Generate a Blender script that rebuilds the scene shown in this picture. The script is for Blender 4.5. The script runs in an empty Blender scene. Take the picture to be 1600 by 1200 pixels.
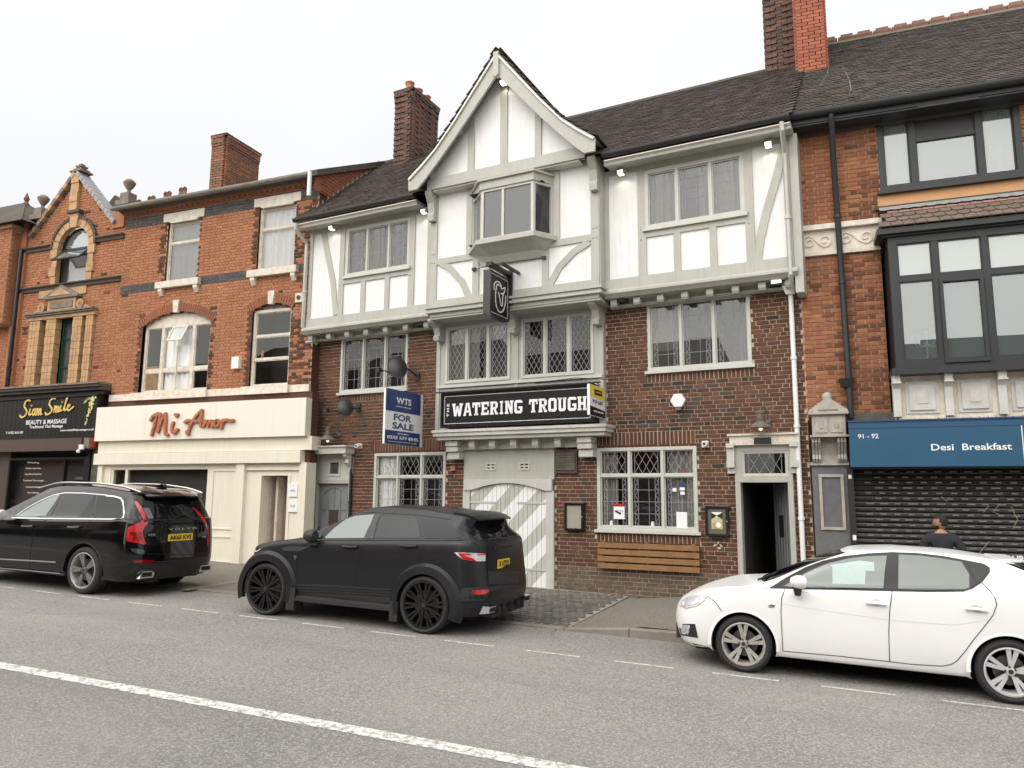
import bpy, bmesh, math, random
from mathutils import Vector, Matrix
random.seed(7)
PI = math.pi
sc = bpy.context.scene
C = sc.collection

# ------------------------------------------------------------------ camera, sky, sun, exposure
CAM_H = 1.91                      # metres above the road where the photographer stands
FOC, PITCH, ROLL, YAW = 1177.6, math.radians(8.469), math.radians(.447), math.radians(22.84)
cam = bpy.data.cameras.new('camera'); cam_ob = bpy.data.objects.new('camera', cam); C.objects.link(cam_ob)
cam.sensor_width = 36; cam.lens = 36 * FOC / 1600; cam.clip_end = 3000; cam.clip_start = .1
cam_ob.location = (0, 0, CAM_H)
cam_ob.matrix_world = (Matrix.Translation((0, 0, CAM_H)) @ Matrix.Rotation(YAW, 4, 'Z') @
                       Matrix.Rotation(PI/2 + PITCH, 4, 'X') @ Matrix.Rotation(ROLL, 4, 'Z'))
sc.camera = cam_ob

w = bpy.data.worlds.new('World'); sc.world = w; w.use_nodes = True
nt = w.node_tree; nt.nodes.clear()
def wn(t): return nt.nodes.new(t)
SUN_EL, SUN_AZ = math.radians(46), math.radians(200)
sky = wn('ShaderNodeTexSky'); sky.sky_type = 'NISHITA'; sky.sun_disc = False
sky.sun_elevation = SUN_EL; sky.sun_rotation = SUN_AZ; sky.dust_density = 6; sky.air_density = 1.2
hs = wn('ShaderNodeHueSaturation'); hs.inputs['Saturation'].default_value = .25
sb = wn('ShaderNodeBackground'); sb.inputs[1].default_value = .05
nt.links.new(sky.outputs[0], hs.inputs['Color']); nt.links.new(hs.outputs[0], sb.inputs[0])
# the cloud deck: CIE overcast sky, brighter overhead than near the horizon, faint mottling
tc = wn('ShaderNodeTexCoord'); sx = wn('ShaderNodeSeparateXYZ'); nt.links.new(tc.outputs['Generated'], sx.inputs[0])
mr = wn('ShaderNodeMapRange'); mr.inputs[1].default_value = 0; mr.inputs[2].default_value = 1; mr.inputs[3].default_value = .62; mr.inputs[4].default_value = .86
nt.links.new(sx.outputs[2], mr.inputs[0])
nz = wn('ShaderNodeTexNoise'); nz.inputs['Scale'].default_value = 2.2; nz.inputs['Detail'].default_value = 5
nt.links.new(tc.outputs['Generated'], nz.inputs['Vector'])
m2 = wn('ShaderNodeMapRange'); m2.inputs[1].default_value = .3; m2.inputs[2].default_value = .7; m2.inputs[3].default_value = .965; m2.inputs[4].default_value = 1.035
nt.links.new(nz.outputs[0], m2.inputs[0])
mu = wn('ShaderNodeMath'); mu.operation = 'MULTIPLY'; nt.links.new(mr.outputs[0], mu.inputs[0]); nt.links.new(m2.outputs[0], mu.inputs[1])
cb = wn('ShaderNodeBackground'); cb.inputs[0].default_value = (.985, .99, 1.0, 1); nt.links.new(mu.outputs[0], cb.inputs[1])
ad = wn('ShaderNodeAddShader'); nt.links.new(sb.outputs[0], ad.inputs[0]); nt.links.new(cb.outputs[0], ad.inputs[1])
wo = wn('ShaderNodeOutputWorld'); nt.links.new(ad.outputs[0], wo.inputs[0])

sun = bpy.data.lights.new('sun', 'SUN'); sun.energy = 2.7; sun.angle = math.radians(110); sun.color = (1, .955, .87)
sun_ob = bpy.data.objects.new('sun', sun); C.objects.link(sun_ob)
_d = Vector((math.sin(SUN_AZ) * math.cos(SUN_EL), math.cos(SUN_AZ) * math.cos(SUN_EL), math.sin(SUN_EL)))
sun_ob.rotation_euler = _d.to_track_quat('Z', 'Y').to_euler()
sc.view_settings.view_transform = 'Standard'; sc.view_settings.look = 'None'
sc.view_settings.exposure = 0.2; sc.view_settings.gamma = 1; sc.view_settings.use_curve_mapping = False

# ------------------------------------------------------------------ surveying: a photo point carried onto a real plane
def ray(x, y):
    u, v = x - 800, y - 600
    c, s = math.cos(ROLL), math.sin(ROLL)
    a, b = c*u + s*v, -s*u + c*v
    Y = FOC*math.cos(PITCH) + b*math.sin(PITCH); Z = FOC*math.sin(PITCH) - b*math.cos(PITCH)
    c, s = math.cos(YAW), math.sin(YAW)
    return (c*a - s*Y, s*a + c*Y, Z)
def project(p):
    q = cam_ob.matrix_world.inverted() @ Vector(p)
    if q.z > -.1: return None
    return (800 + FOC*q.x/-q.z, 600 - FOC*q.y/-q.z, -q.z)
class Frame:
    """Plan position and bearing of a facade; local x along it, local y into the building, z up."""
    def __init__(s, ox, oy, deg):
        a = math.radians(deg); s.o = (ox, oy); s.a = a
        s.ex = (math.cos(a), math.sin(a)); s.ey = (-math.sin(a), math.cos(a))
    def at(s, px, py, y=0):
        d = ray(px, py); dy = d[0]*s.ey[0] + d[1]*s.ey[1]
        t = (y + s.o[0]*s.ey[0] + s.o[1]*s.ey[1]) / dy
        return ((d[0]*t - s.o[0])*s.ex[0] + (d[1]*t - s.o[1])*s.ex[1], CAM_H + d[2]*t)
    def rect(s, xl, xr, yt, yb, y=0):
        xm, ym = (xl+xr)/2, (yt+yb)/2
        return (s.at(xl, ym, y)[0], s.at(xr, ym, y)[0], s.at(xm, yb, y)[1], s.at(xm, yt, y)[1])
    def world(s, u, y, z=0):
        return (s.o[0] + u*s.ex[0] + y*s.ey[0], s.o[1] + u*s.ex[1] + y*s.ey[1], z)
    def local(s, X, Y):
        return ((X-s.o[0])*s.ex[0] + (Y-s.o[1])*s.ex[1], (X-s.o[0])*s.ey[0] + (Y-s.o[1])*s.ey[1])
PUB = Frame(-5.0, 13.85, -4.6); LEFT = Frame(-12.5, 14.0, 1.2); RIGHT = Frame(-.3, 13.45, 1.9)
GRADE = .0258
def gz(x, y=0):                   # the street falls gently to the right
    return -GRADE * x

# ------------------------------------------------------------------ meshes
class MB:
    def __init__(s): s.v = []; s.f = []; s.m = []
    def add(s, vs, fs, m=0):
        n = len(s.v); s.v += [tuple(q) for q in vs]; s.f += [tuple(n+i for i in f) for f in fs]; s.m += [m]*len(fs); return s
    def box(s, x0, x1, y0, y1, z0, z1, m=0, back=True):
        vs = [(x0,y0,z0),(x1,y0,z0),(x1,y1,z0),(x0,y1,z0),(x0,y0,z1),(x1,y0,z1),(x1,y1,z1),(x0,y1,z1)]
        fs = [(0,1,5,4),(1,2,6,5),(3,0,4,7),(4,5,6,7),(3,2,1,0)]
        if back: fs.append((2,3,7,6))
        return s.add(vs, fs, m)
    def prism(s, poly, y0, y1, m=0):          # outline in x,z; extruded along y
        n = len(poly)
        a = sum(poly[i][0]*poly[(i+1) % n][1] - poly[(i+1) % n][0]*poly[i][1] for i in range(n))
        if a < 0: poly = poly[::-1]
        vs = [(p[0], y0, p[1]) for p in poly] + [(p[0], y1, p[1]) for p in poly]
        fs = [tuple(range(n)), tuple(range(2*n-1, n-1, -1))] + [(i+n, (i+1) % n + n, (i+1) % n, i) for i in range(n)]
        return s.add(vs, fs, m)
    def xprism(s, prof, x0, x1, m=0):         # profile in y,z; extruded along x
        n = len(prof)
        vs = [(x0, p[0], p[1]) for p in prof] + [(x1, p[0], p[1]) for p in prof]
        fs = [tuple(range(n-1, -1, -1)), tuple(range(n, 2*n))] + [(i, (i+1) % n, (i+1) % n + n, i+n) for i in range(n)]
        return s.add(vs, fs, m)
    def zprism(s, prof, z0, z1, m=0):         # outline in x,y; extruded along z
        n = len(prof)
        vs = [(p[0], p[1], z0) for p in prof] + [(p[0], p[1], z1) for p in prof]
        fs = [tuple(range(n-1, -1, -1)), tuple(range(n, 2*n))] + [(i, (i+1) % n, (i+1) % n + n, i+n) for i in range(n)]
        return s.add(vs, fs, m)
    def tube(s, path, r, seg=8, m=0, caps=True):
        path = [Vector(p) for p in path]; base = len(s.v); rs = r if isinstance(r, (list, tuple)) else [r]*len(path)
        prev = None
        for i, p in enumerate(path):
            t = (path[min(i+1, len(path)-1)] - path[max(i-1, 0)]).normalized()
            if prev is None: a = t.orthogonal().normalized()
            else: a = (prev - t*prev.dot(t)).normalized()
            prev = a; b = t.cross(a)
            for k in range(seg):
                q = 2*PI*k/seg + PI/seg; s.v.append(tuple(p + (a*math.cos(q) + b*math.sin(q))*rs[i]))
        for i in range(len(path)-1):
            for k in range(seg):
                a0 = base+i*seg+k; a1 = base+i*seg+(k+1) % seg
                s.f.append((a0, a1, a1+seg, a0+seg)); s.m.append(m)
        if caps:
            s.f.append(tuple(base+k for k in range(seg-1, -1, -1))); s.m.append(m)
            e = base+(len(path)-1)*seg; s.f.append(tuple(e+k for k in range(seg))); s.m.append(m)
        return s
    def lathe(s, prof, c=(0,0,0), seg=16, axis='z', m=0, caps=True):   # prof: (radius, height)
        base = len(s.v)
        for r, h in prof:
            for k in range(seg):
                q = 2*PI*k/seg
                if axis == 'z': p = (c[0]+r*math.cos(q), c[1]+r*math.sin(q), c[2]+h)
                elif axis == 'y': p = (c[0]+r*math.cos(q), c[1]+h, c[2]+r*math.sin(q))
                else: p = (c[0]+h, c[1]+r*math.cos(q), c[2]+r*math.sin(q))
                s.v.append(p)
        for i in range(len(prof)-1):
            for k in range(seg):
                a0 = base+i*seg+k; a1 = base+i*seg+(k+1) % seg
                s.f.append((a0, a1, a1+seg, a0+seg)); s.m.append(m)
        for i in (0, len(prof)-1):
            if prof[i][0] > 1e-4 and caps: s.f.append(tuple(base+i*seg+k for k in range(seg))); s.m.append(m)
        return s
    def ribbon(s, pts, wd, y0, y1, m=0):      # a bent bar of width wd in the x,z plane
        L = []; R = []
        for i, p in enumerate(pts):
            a = pts[max(i-1, 0)]; b = pts[min(i+1, len(pts)-1)]
            dx, dz = b[0]-a[0], b[1]-a[1]; n = math.hypot(dx, dz) or 1
            L.append((p[0]-dz/n*wd/2, p[1]+dx/n*wd/2)); R.append((p[0]+dz/n*wd/2, p[1]-dx/n*wd/2))
        for i in range(len(pts)-1):
            s.prism([L[i], L[i+1], R[i+1], R[i]], y0, y1, m)
        return s
    def mesh(s, name, mats, smooth=False):
        me = bpy.data.meshes.new(name); me.from_pydata(s.v, [], s.f)
        if not isinstance(mats, (list, tuple)): mats = [mats]
        for q in mats: me.materials.append(q)
        if any(s.m): me.polygons.foreach_set('material_index', s.m)
        if smooth:
            me.polygons.foreach_set('use_smooth', [True]*len(s.f))
            me.update()
            try: me.set_sharp_from_angle(angle=math.radians(38))
            except Exception: pass
        me.update(); return me
    def obj(s, name, mats, parent=None, smooth=False, fix=False):
        me = s.mesh(name, mats, smooth)
        if fix:
            bm = bmesh.new(); bm.from_mesh(me); bmesh.ops.recalc_face_normals(bm, faces=bm.faces); bm.to_mesh(me); bm.free()
        o = bpy.data.objects.new(name, me); C.objects.link(o)
        if parent is not None: o.parent = parent
        return o
def thing(name, label, cat, frame=None, loc=None, rz=0, group=None):
    o = bpy.data.objects.new(name, None); C.objects.link(o); o.empty_display_size = .2
    if frame is not None:
        o.location = (frame.o[0], frame.o[1], 0); o.rotation_euler = (0, 0, frame.a)
    else:
        o.location = loc or (0, 0, 0); o.rotation_euler = (0, 0, rz)
    tag(o, label, cat, group); return o
def tag(o, label=None, cat=None, group=None, kind=None):
    if label: o['label'] = label
    if cat: o['category'] = cat
    if group: o['group'] = group
    if kind: o['kind'] = kind
    return o
def onframe(o, frame):
    o.location = (frame.o[0], frame.o[1], 0); o.rotation_euler = (0, 0, frame.a); return o
def copy_tree(o, parent=None):
    c = o.copy(); C.objects.link(c); c.parent = parent
    for ch in [q for q in bpy.data.objects if q.parent == o]: copy_tree(ch, c)
    return c

# ------------------------------------------------------------------ materials
def mat(name, col=(.5,.5,.5), rough=.6, metal=0, spec=.5, noise=None, bump=None, emit=None, coat=0, rand=None, streak=None):
    """noise=(scale, dark colour, amount[, detail]) mottling; bump=(scale, strength); rand=(list of colours) by piece."""
    m = bpy.data.materials.new(name); m.use_nodes = True; n = m.node_tree.nodes; l = m.node_tree.links
    b = n['Principled BSDF']
    b.inputs['Base Color'].default_value = (*col, 1); b.inputs['Roughness'].default_value = rough
    b.inputs['Metallic'].default_value = metal; b.inputs['Specular IOR Level'].default_value = spec
    if coat: b.inputs['Coat Weight'].default_value = coat; b.inputs['Coat Roughness'].default_value = .03
    t = n.new('ShaderNodeTexCoord'); src = None
    if rand:
        g = n.new('ShaderNodeNewGeometry'); oi = n.new('ShaderNodeObjectInfo')
        vm = n.new('ShaderNodeVectorMath'); vm.operation = 'ADD'
        l.new(oi.outputs['Location'], vm.inputs[0]); l.new(g.outputs['Random Per Island'], vm.inputs[1])
        wnz = n.new('ShaderNodeTexWhiteNoise'); l.new(vm.outputs[0], wnz.inputs['Vector'])
        cr = n.new('ShaderNodeValToRGB'); cr.color_ramp.interpolation = 'CONSTANT' if len(rand) > 3 else 'LINEAR'
        while len(cr.color_ramp.elements) < len(rand): cr.color_ramp.elements.new(.5)
        for i, c in enumerate(rand):
            cr.color_ramp.elements[i].position = i/len(rand) if len(rand) > 3 else i/(len(rand)-1); cr.color_ramp.elements[i].color = (*c, 1)
        l.new(wnz.outputs['Value'], cr.inputs[0]); src = cr.outputs[0]
    if noise:
        for k in range(0, len(noise), 3):
            sca, dark, amt = noise[k:k+3]
            nz = n.new('ShaderNodeTexNoise'); nz.inputs['Scale'].default_value = sca; nz.inputs['Detail'].default_value = 6; nz.inputs['Roughness'].default_value = .65
            l.new(t.outputs['Object'], nz.inputs['Vector'])
            mp = n.new('ShaderNodeMapRange'); mp.inputs[1].default_value = .38; mp.inputs[2].default_value = .68
            mp.inputs[3].default_value = 0; mp.inputs[4].default_value = amt; l.new(nz.outputs[0], mp.inputs[0])
            mx = n.new('ShaderNodeMix'); mx.data_type = 'RGBA'; l.new(mp.outputs[0], mx.inputs[0])
            if src is None: mx.inputs[6].default_value = (*col, 1)
            else: l.new(src, mx.inputs[6])
            mx.inputs[7].default_value = (*dark, 1); src = mx.outputs[2]
    if streak:            # rain marks running down the surface: (colour, amount)
        mq = n.new('ShaderNodeMapping'); mq.inputs['Scale'].default_value = (7, 7, .45); l.new(t.outputs['Object'], mq.inputs[0])
        nz = n.new('ShaderNodeTexNoise'); nz.inputs['Scale'].default_value = 1.6; nz.inputs['Detail'].default_value = 8; nz.inputs['Roughness'].default_value = .7; l.new(mq.outputs[0], nz.inputs['Vector'])
        mp = n.new('ShaderNodeMapRange'); mp.inputs[1].default_value = .5; mp.inputs[2].default_value = .75; mp.inputs[4].default_value = streak[1]; l.new(nz.outputs[0], mp.inputs[0])
        mx = n.new('ShaderNodeMix'); mx.data_type = 'RGBA'; l.new(mp.outputs[0], mx.inputs[0])
        if src is None: mx.inputs[6].default_value = (*col, 1)
        else: l.new(src, mx.inputs[6])
        mx.inputs[7].default_value = (*streak[0], 1); src = mx.outputs[2]
    if src is not None: l.new(src, b.inputs['Base Color'])
    if bump:
        nb = n.new('ShaderNodeTexNoise'); nb.inputs['Scale'].default_value = bump[0]; nb.inputs['Detail'].default_value = 5
        l.new(t.outputs['Object'], nb.inputs['Vector'])
        bp = n.new('ShaderNodeBump'); bp.inputs['Strength'].default_value = bump[1]; bp.inputs['Distance'].default_value = .01
        l.new(nb.outputs[0], bp.inputs['Height']); l.new(bp.outputs[0], b.inputs['Normal'])
    if emit: b.inputs['Emission Color'].default_value = (*emit[0], 1); b.inputs['Emission Strength'].default_value = emit[1]
    return m
def glass(name, refl=.0, tint=(1,1,1), through=1.0, body=(.02,.02,.02), rough=.0, k=1.0):
    """a pane: fresnel (+ coating) reflection over a see-through or tinted body, slightly wavy"""
    m = bpy.data.materials.new(name); m.use_nodes = True; n = m.node_tree.nodes; l = m.node_tree.links; n.clear()
    o = n.new('ShaderNodeOutputMaterial'); gl = n.new('ShaderNodeBsdfGlossy'); gl.inputs['Roughness'].default_value = rough
    gl.inputs['Color'].default_value = (.95,.98,.97,1)
    tr = n.new('ShaderNodeBsdfTransparent'); tr.inputs[0].default_value = (*tint, 1)
    df = n.new('ShaderNodeBsdfDiffuse'); df.inputs[0].default_value = (*body, 1)
    m1 = n.new('ShaderNodeMixShader'); m1.inputs[0].default_value = through; l.new(df.outputs[0], m1.inputs[1]); l.new(tr.outputs[0], m1.inputs[2])
    fr = n.new('ShaderNodeFresnel'); fr.inputs[0].default_value = 1.52
    a = n.new('ShaderNodeMath'); a.operation = 'MULTIPLY_ADD'; a.use_clamp = True; a.inputs[1].default_value = k; a.inputs[2].default_value = refl; l.new(fr.outputs[0], a.inputs[0])
    ge = n.new('ShaderNodeNewGeometry'); fb_ = n.new('ShaderNodeMath'); fb_.operation = 'SUBTRACT'; fb_.inputs[0].default_value = 1; l.new(ge.outputs['Backfacing'], fb_.inputs[1]); am = n.new('ShaderNodeMath'); am.operation = 'MULTIPLY'; l.new(a.outputs[0], am.inputs[0]); l.new(fb_.outputs[0], am.inputs[1])
    t = n.new('ShaderNodeTexCoord'); nb = n.new('ShaderNodeTexNoise'); nb.inputs['Scale'].default_value = 2.5; l.new(t.outputs['Object'], nb.inputs['Vector'])
    bp = n.new('ShaderNodeBump'); bp.inputs['Strength'].default_value = .02; bp.inputs['Distance'].default_value = .003; l.new(nb.outputs[0], bp.inputs['Height']); l.new(bp.outputs[0], gl.inputs['Normal'])
    m2 = n.new('ShaderNodeMixShader'); l.new(am.outputs[0], m2.inputs[0]); l.new(m1.outputs[0], m2.inputs[1]); l.new(gl.outputs[0], m2.inputs[2])
    l.new(m2.outputs[0], o.inputs[0]); return m
M = {}
M['mortar_pub'] = mat('mortar_pub', (.66,.55,.42), .95, noise=(1.5,(.36,.28,.2),.6), bump=(60,.3))
M['brick_pub'] = mat('brick_pub', rough=.85, spec=.25, rand=[(.115,.052,.033),(.135,.058,.035),(.155,.068,.04),(.12,.057,.037),(.19,.084,.05),(.14,.061,.037),(.10,.052,.035),(.17,.073,.042)], noise=(.9,(.07,.038,.027),.55,35,(.05,.028,.02),.4), bump=(90,.5))
M['brick_dark'] = mat('brick_dark', rough=.8, spec=.3, rand=[(.04,.033,.03),(.07,.055,.045),(.1,.07,.055),(.05,.04,.035)], noise=(35,(.02,.017,.015),.5), bump=(90,.5))
M['brick_base'] = mat('brick_base', rough=.9, rand=[(.13,.1,.075),(.17,.12,.085),(.11,.085,.06),(.15,.10,.075)], noise=(12,(.09,.07,.04),.8), bump=(60,.6))
M['mortar_red'] = mat('mortar_red', (.55,.37,.26), .95, noise=(2,(.22,.13,.09),.6), bump=(60,.3))
M['brick_red'] = mat('brick_red', rough=.9, spec=.2, rand=[(.43,.18,.09),(.47,.205,.105),(.39,.16,.08),(.46,.21,.115),(.42,.185,.10),(.49,.22,.115)], noise=(.8,(.26,.115,.07),.5,30,(.28,.11,.06),.35), bump=(80,.5))
M['brick_sooty'] = mat('brick_sooty', rough=.9, spec=.2, rand=[(.09,.05,.036),(.15,.07,.043),(.21,.09,.05),(.12,.06,.04)], noise=(20,(.03,.02,.018),.6), bump=(80,.5))
M['brick_stained'] = mat('brick_stained', rough=.9, spec=.2, rand=[(.25,.095,.048),(.19,.08,.042),(.28,.11,.055),(.16,.07,.04)], noise=(.9,(.12,.06,.038),.7,20,(.1,.05,.03),.5), bump=(80,.5))
M['brick_blue'] = mat('brick_blue', rough=.7, rand=[(.05,.05,.055),(.075,.07,.07),(.06,.058,.062),(.09,.085,.08)], noise=(20,(.035,.033,.035),.5), bump=(80,.4))
M['brick_orange'] = mat('brick_orange', rough=.9, rand=[(.40,.15,.062),(.35,.12,.055),(.45,.19,.08),(.33,.115,.055)], noise=(1.5,(.16,.08,.05),.7,30,(.2,.08,.04),.4), bump=(80,.5))
M['brick_chim'] = mat('brick_chim', rough=.9, rand=[(.30,.12,.07),(.24,.10,.06),(.36,.15,.085),(.2,.11,.075)], noise=(2,(.14,.1,.06),.6), bump=(80,.5))
M['render'] = mat('render', (.83,.83,.82), .75, noise=(3,(.74,.74,.72),.5,1.2,(.7,.69,.66),.25), bump=(14,.35), streak=((.5,.48,.43),.38))
M['paint'] = mat('paint', (.45,.45,.405), .5, noise=(2.5,(.37,.365,.32),.6,40,(.40,.395,.35),.4), bump=(25,.2), streak=((.26,.25,.2),.4))
M['paint_win'] = mat('paint_win', (.54,.545,.50), .4, noise=(5,(.44,.44,.39),.5), bump=(25,.1))
M['paint_pale'] = mat('paint_pale', (.55,.545,.50), .5, noise=(3,(.42,.41,.36),.6), bump=(25,.15), streak=((.3,.28,.22),.45))
M['white'] = mat('white', (.8,.8,.79), .4, noise=(5,(.68,.67,.63),.4))
M['oldwhite'] = mat('oldwhite', (.74,.69,.60), .6, noise=(7,(.45,.36,.27),.7,1.5,(.6,.52,.42),.45), bump=(30,.4))
M['stone'] = mat('stone', (.52,.34,.185), .8, noise=(4,(.27,.15,.08),.75,1.2,(.55,.31,.14),.5), bump=(30,.4))
M['stonegrey'] = mat('stonegrey', (.24,.2,.165), .9, noise=(5,(.10,.08,.07),.7), bump=(30,.5))
M['darkstone'] = mat('darkstone', (.11,.085,.07), .9, noise=(5,(.05,.04,.035),.7), bump=(30,.5))
M['tile'] = mat('tile', rough=.9, spec=.2, rand=[(.065,.052,.045),(.085,.066,.056),(.11,.088,.074),(.05,.042,.038),(.075,.06,.05)], noise=(1.2,(.06,.055,.04),.5,25,(.03,.024,.02),.5), bump=(60,.6))
M['tile_grey'] = mat('tile_grey', rough=.9, spec=.2, rand=[(.075,.066,.062),(.10,.087,.08),(.06,.052,.05),(.12,.10,.088),(.085,.07,.062)], noise=(1.0,(.055,.055,.03),.5,25,(.04,.034,.03),.5), bump=(60,.6))
M['ridge'] = mat('ridge', rough=.85, rand=[(.2,.09,.06),(.25,.11,.07),(.16,.08,.055)], noise=(12,(.1,.055,.04),.6), bump=(50,.4))
M['lead'] = mat('lead', (.33,.33,.33), .6, noise=(8,(.18,.18,.18),.7), bump=(30,.4))
M['cames'] = mat('cames', (.30,.30,.285), .5)
M['black'] = mat('black', (.018,.018,.02), .45)
M['gutter'] = mat('gutter', (.02,.02,.02), .5, noise=(9,(.06,.055,.05),.4))
M['blackgloss'] = mat('blackgloss', (.012,.012,.013), .2, noise=(9,(.03,.03,.03),.4))
M['upvc'] = mat('upvc', (.03,.033,.035), .4, spec=.35)
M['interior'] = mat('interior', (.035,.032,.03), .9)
M['reflection_brown'] = mat('reflection_brown', (.48,.27,.20), .9, noise=(5,(.05,.03,.02),.95))  # mottled brown reflection of the shop glass, painted onto the room behind it
M['curtain'] = mat('curtain', (.8,.8,.79), .9, noise=(5,(.65,.65,.63),.5))
M['curtain_grey'] = mat('curtain_grey', (.24,.235,.22), .9, noise=(5,(.13,.12,.11),.6))
M['cream'] = mat('cream', (.80,.745,.62), .45, noise=(2,(.72,.66,.53),.4), streak=((.5,.44,.33),.3))
M['cream_pale'] = mat('cream_pale', (.82,.775,.68), .4, noise=(1,(.77,.72,.62),.3), streak=((.6,.54,.43),.25))
M['glass'] = glass('glass', .0)
M['glass_grey'] = glass('glass_grey', .035, through=.8, body=(.14,.14,.14))
M['glass_sky'] = glass('glass_sky', .13, through=.45, body=(.24,.27,.27))
M['glass_bay'] = glass('glass_bay', .13, through=.6, body=(.13,.16,.16))
M['frosted'] = glass('frosted', .06, through=.0, body=(.42,.45,.43), rough=.15)
M['glow'] = mat('glow', (1,1,1), emit=((1,.95,.84), 2.5))
M['led'] = mat('led', (1,1,1), emit=((1,.85,.62), .9))
M['lampshade'] = mat('lampshade', (.16,.14,.12), .6, noise=(12,(.08,.06,.05),.6))
M['wood'] = mat('wood', (.30,.155,.055), .6, noise=(6,(.15,.075,.03),.7,60,(.2,.1,.04),.4), bump=(30,.3))
M['door_grey'] = mat('door_grey', (.23,.24,.245), .5, noise=(4,(.17,.175,.18),.5))
M['navy'] = mat('navy', (.028,.055,.17), .4); M['signwhite'] = mat('signwhite', (.82,.82,.82), .4)
M['yellow'] = mat('yellow', (.78,.60,.12), .4); M['signblack'] = mat('signblack', (.012,.011,.010), .4, spec=.25)
M['gold'] = mat('gold', (.72,.50,.13), .35, noise=(9,(.9,.7,.3),.5)); M['terracotta'] = mat('terracotta', (.45,.16,.075), .5, noise=(4,(.36,.12,.06),.5))
M['blue'] = mat('blue', (.018,.088,.165), .4, noise=(.8,(.012,.07,.14),.6))
M['brown'] = mat('brown', (.075,.045,.036), .5, noise=(3,(.055,.035,.03),.6))
M['red'] = mat('red', (.35,.03,.02), .4); M['green'] = mat('green', (.012,.06,.035), .4)
M['skin'] = mat('skin', (.36,.19,.12), .55); M['hair'] = mat('hair', (.012,.010,.010), .8, bump=(200,.5)); M['cloth'] = mat('cloth', (.022,.023,.028), .9, bump=(40,.4))
M['jeans'] = mat('jeans', (.03,.035,.05), .9); M['shoe'] = mat('shoe', (.03,.03,.03), .6)
M['pot'] = mat('pot', (.50,.19,.09), .8, noise=(9,(.3,.12,.07),.6))
M['mossy'] = mat('mossy', (.13,.12,.10), .9, noise=(5,(.06,.055,.04),.8), bump=(40,.5))

def text(name, body, parent, loc, size, m, rot=(PI/2, 0, 0), ext=.004, align='CENTER', sx=1.0, bold=0.0, shear=0.0, spacing=1.0, fit=None):
    """flat lettering as a mesh; fit=(width, height) scales it to the lettering's real size"""
    cu = bpy.data.curves.new(name, 'FONT'); cu.body = body; cu.size = size; cu.extrude = ext; cu.align_x = align; cu.align_y = 'CENTER'
    cu.offset = bold; cu.shear = shear; cu.space_character = spacing; cu.resolution_u = 3
    o = bpy.data.objects.new(name, cu); C.objects.link(o)
    bpy.context.view_layer.update()
    me = bpy.data.meshes.new_from_object(o.evaluated_get(bpy.context.evaluated_depsgraph_get()))
    bpy.data.objects.remove(o); bpy.data.curves.remove(cu)
    xs = [v.co.x for v in me.vertices]; ys = [v.co.y for v in me.vertices]
    cx, cy = (min(xs)+max(xs))/2, (min(ys)+max(ys))/2
    kx = ky = 1.0
    if fit: kx = fit[0]/(max(xs)-min(xs)); ky = fit[1]/(max(ys)-min(ys))
    for v in me.vertices: v.co.x = (v.co.x-(cx if align == 'CENTER' else min(xs)))*kx*sx; v.co.y = (v.co.y-cy)*ky
    me.materials.clear(); me.materials.append(m); me.name = name
    o = bpy.data.objects.new(name, me); C.objects.link(o); o.parent = parent; o.location = loc; o.rotation_euler = rot
    return o

# ------------------------------------------------------------------ pieces: largest in view become objects, the rest one mesh
def pieces(name, lst, parent, mats, frame, limit=300, stuffname=None):
    """lst of (centre xyz local, size key, mesh builder fn(mb,cx,cy,cz), material index)"""
    sc_l = []
    for i, (c, key, fn, mi) in enumerate(lst):
        p = project(frame.world(c[0], c[1], c[2])) if frame else project(c)
        if p is None or not (-20 < p[0] < 1620 and -20 < p[1] < 1220): d = 1e9
        else: d = p[2]
        sc_l.append((d, i))
    sc_l.sort(); pick = set(i for d, i in sc_l[:limit] if d < 1e8)
    cache = {}; rest = MB()
    for i, (c, key, fn, mi) in enumerate(lst):
        if i in pick:
            k = (key, mi)
            if k not in cache:
                b = MB(); fn(b, 0, 0, 0); b.m = [0]*len(b.f); cache[k] = b.mesh(name, mats[mi])
            o = bpy.data.objects.new(name, cache[k]); C.objects.link(o); o.parent = parent; o.location = c
        else:
            n = len(rest.f); fn(rest, *c)
            for j in range(n, len(rest.f)): rest.m[j] = mi
    if rest.f:
        o = rest.obj(stuffname or name, mats, parent); o['kind'] = 'stuff'
def boxpiece(w_, d_, h_):
    w_, d_, h_ = round(w_, 2), d_, round(h_, 3)
    def fn(b, x, y, z): b.box(x-w_/2, x+w_/2, y-d_/2, y+d_/2, z-h_/2, z+h_/2, back=False)
    return (w_, h_), fn
def cut(intervals, a, b):
    out = []
    for (p, q) in intervals:
        if b <= p or a >= q: out.append((p, q)); continue
        if a > p: out.append((p, a))
        if b < q: out.append((b, q))
    return out
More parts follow.
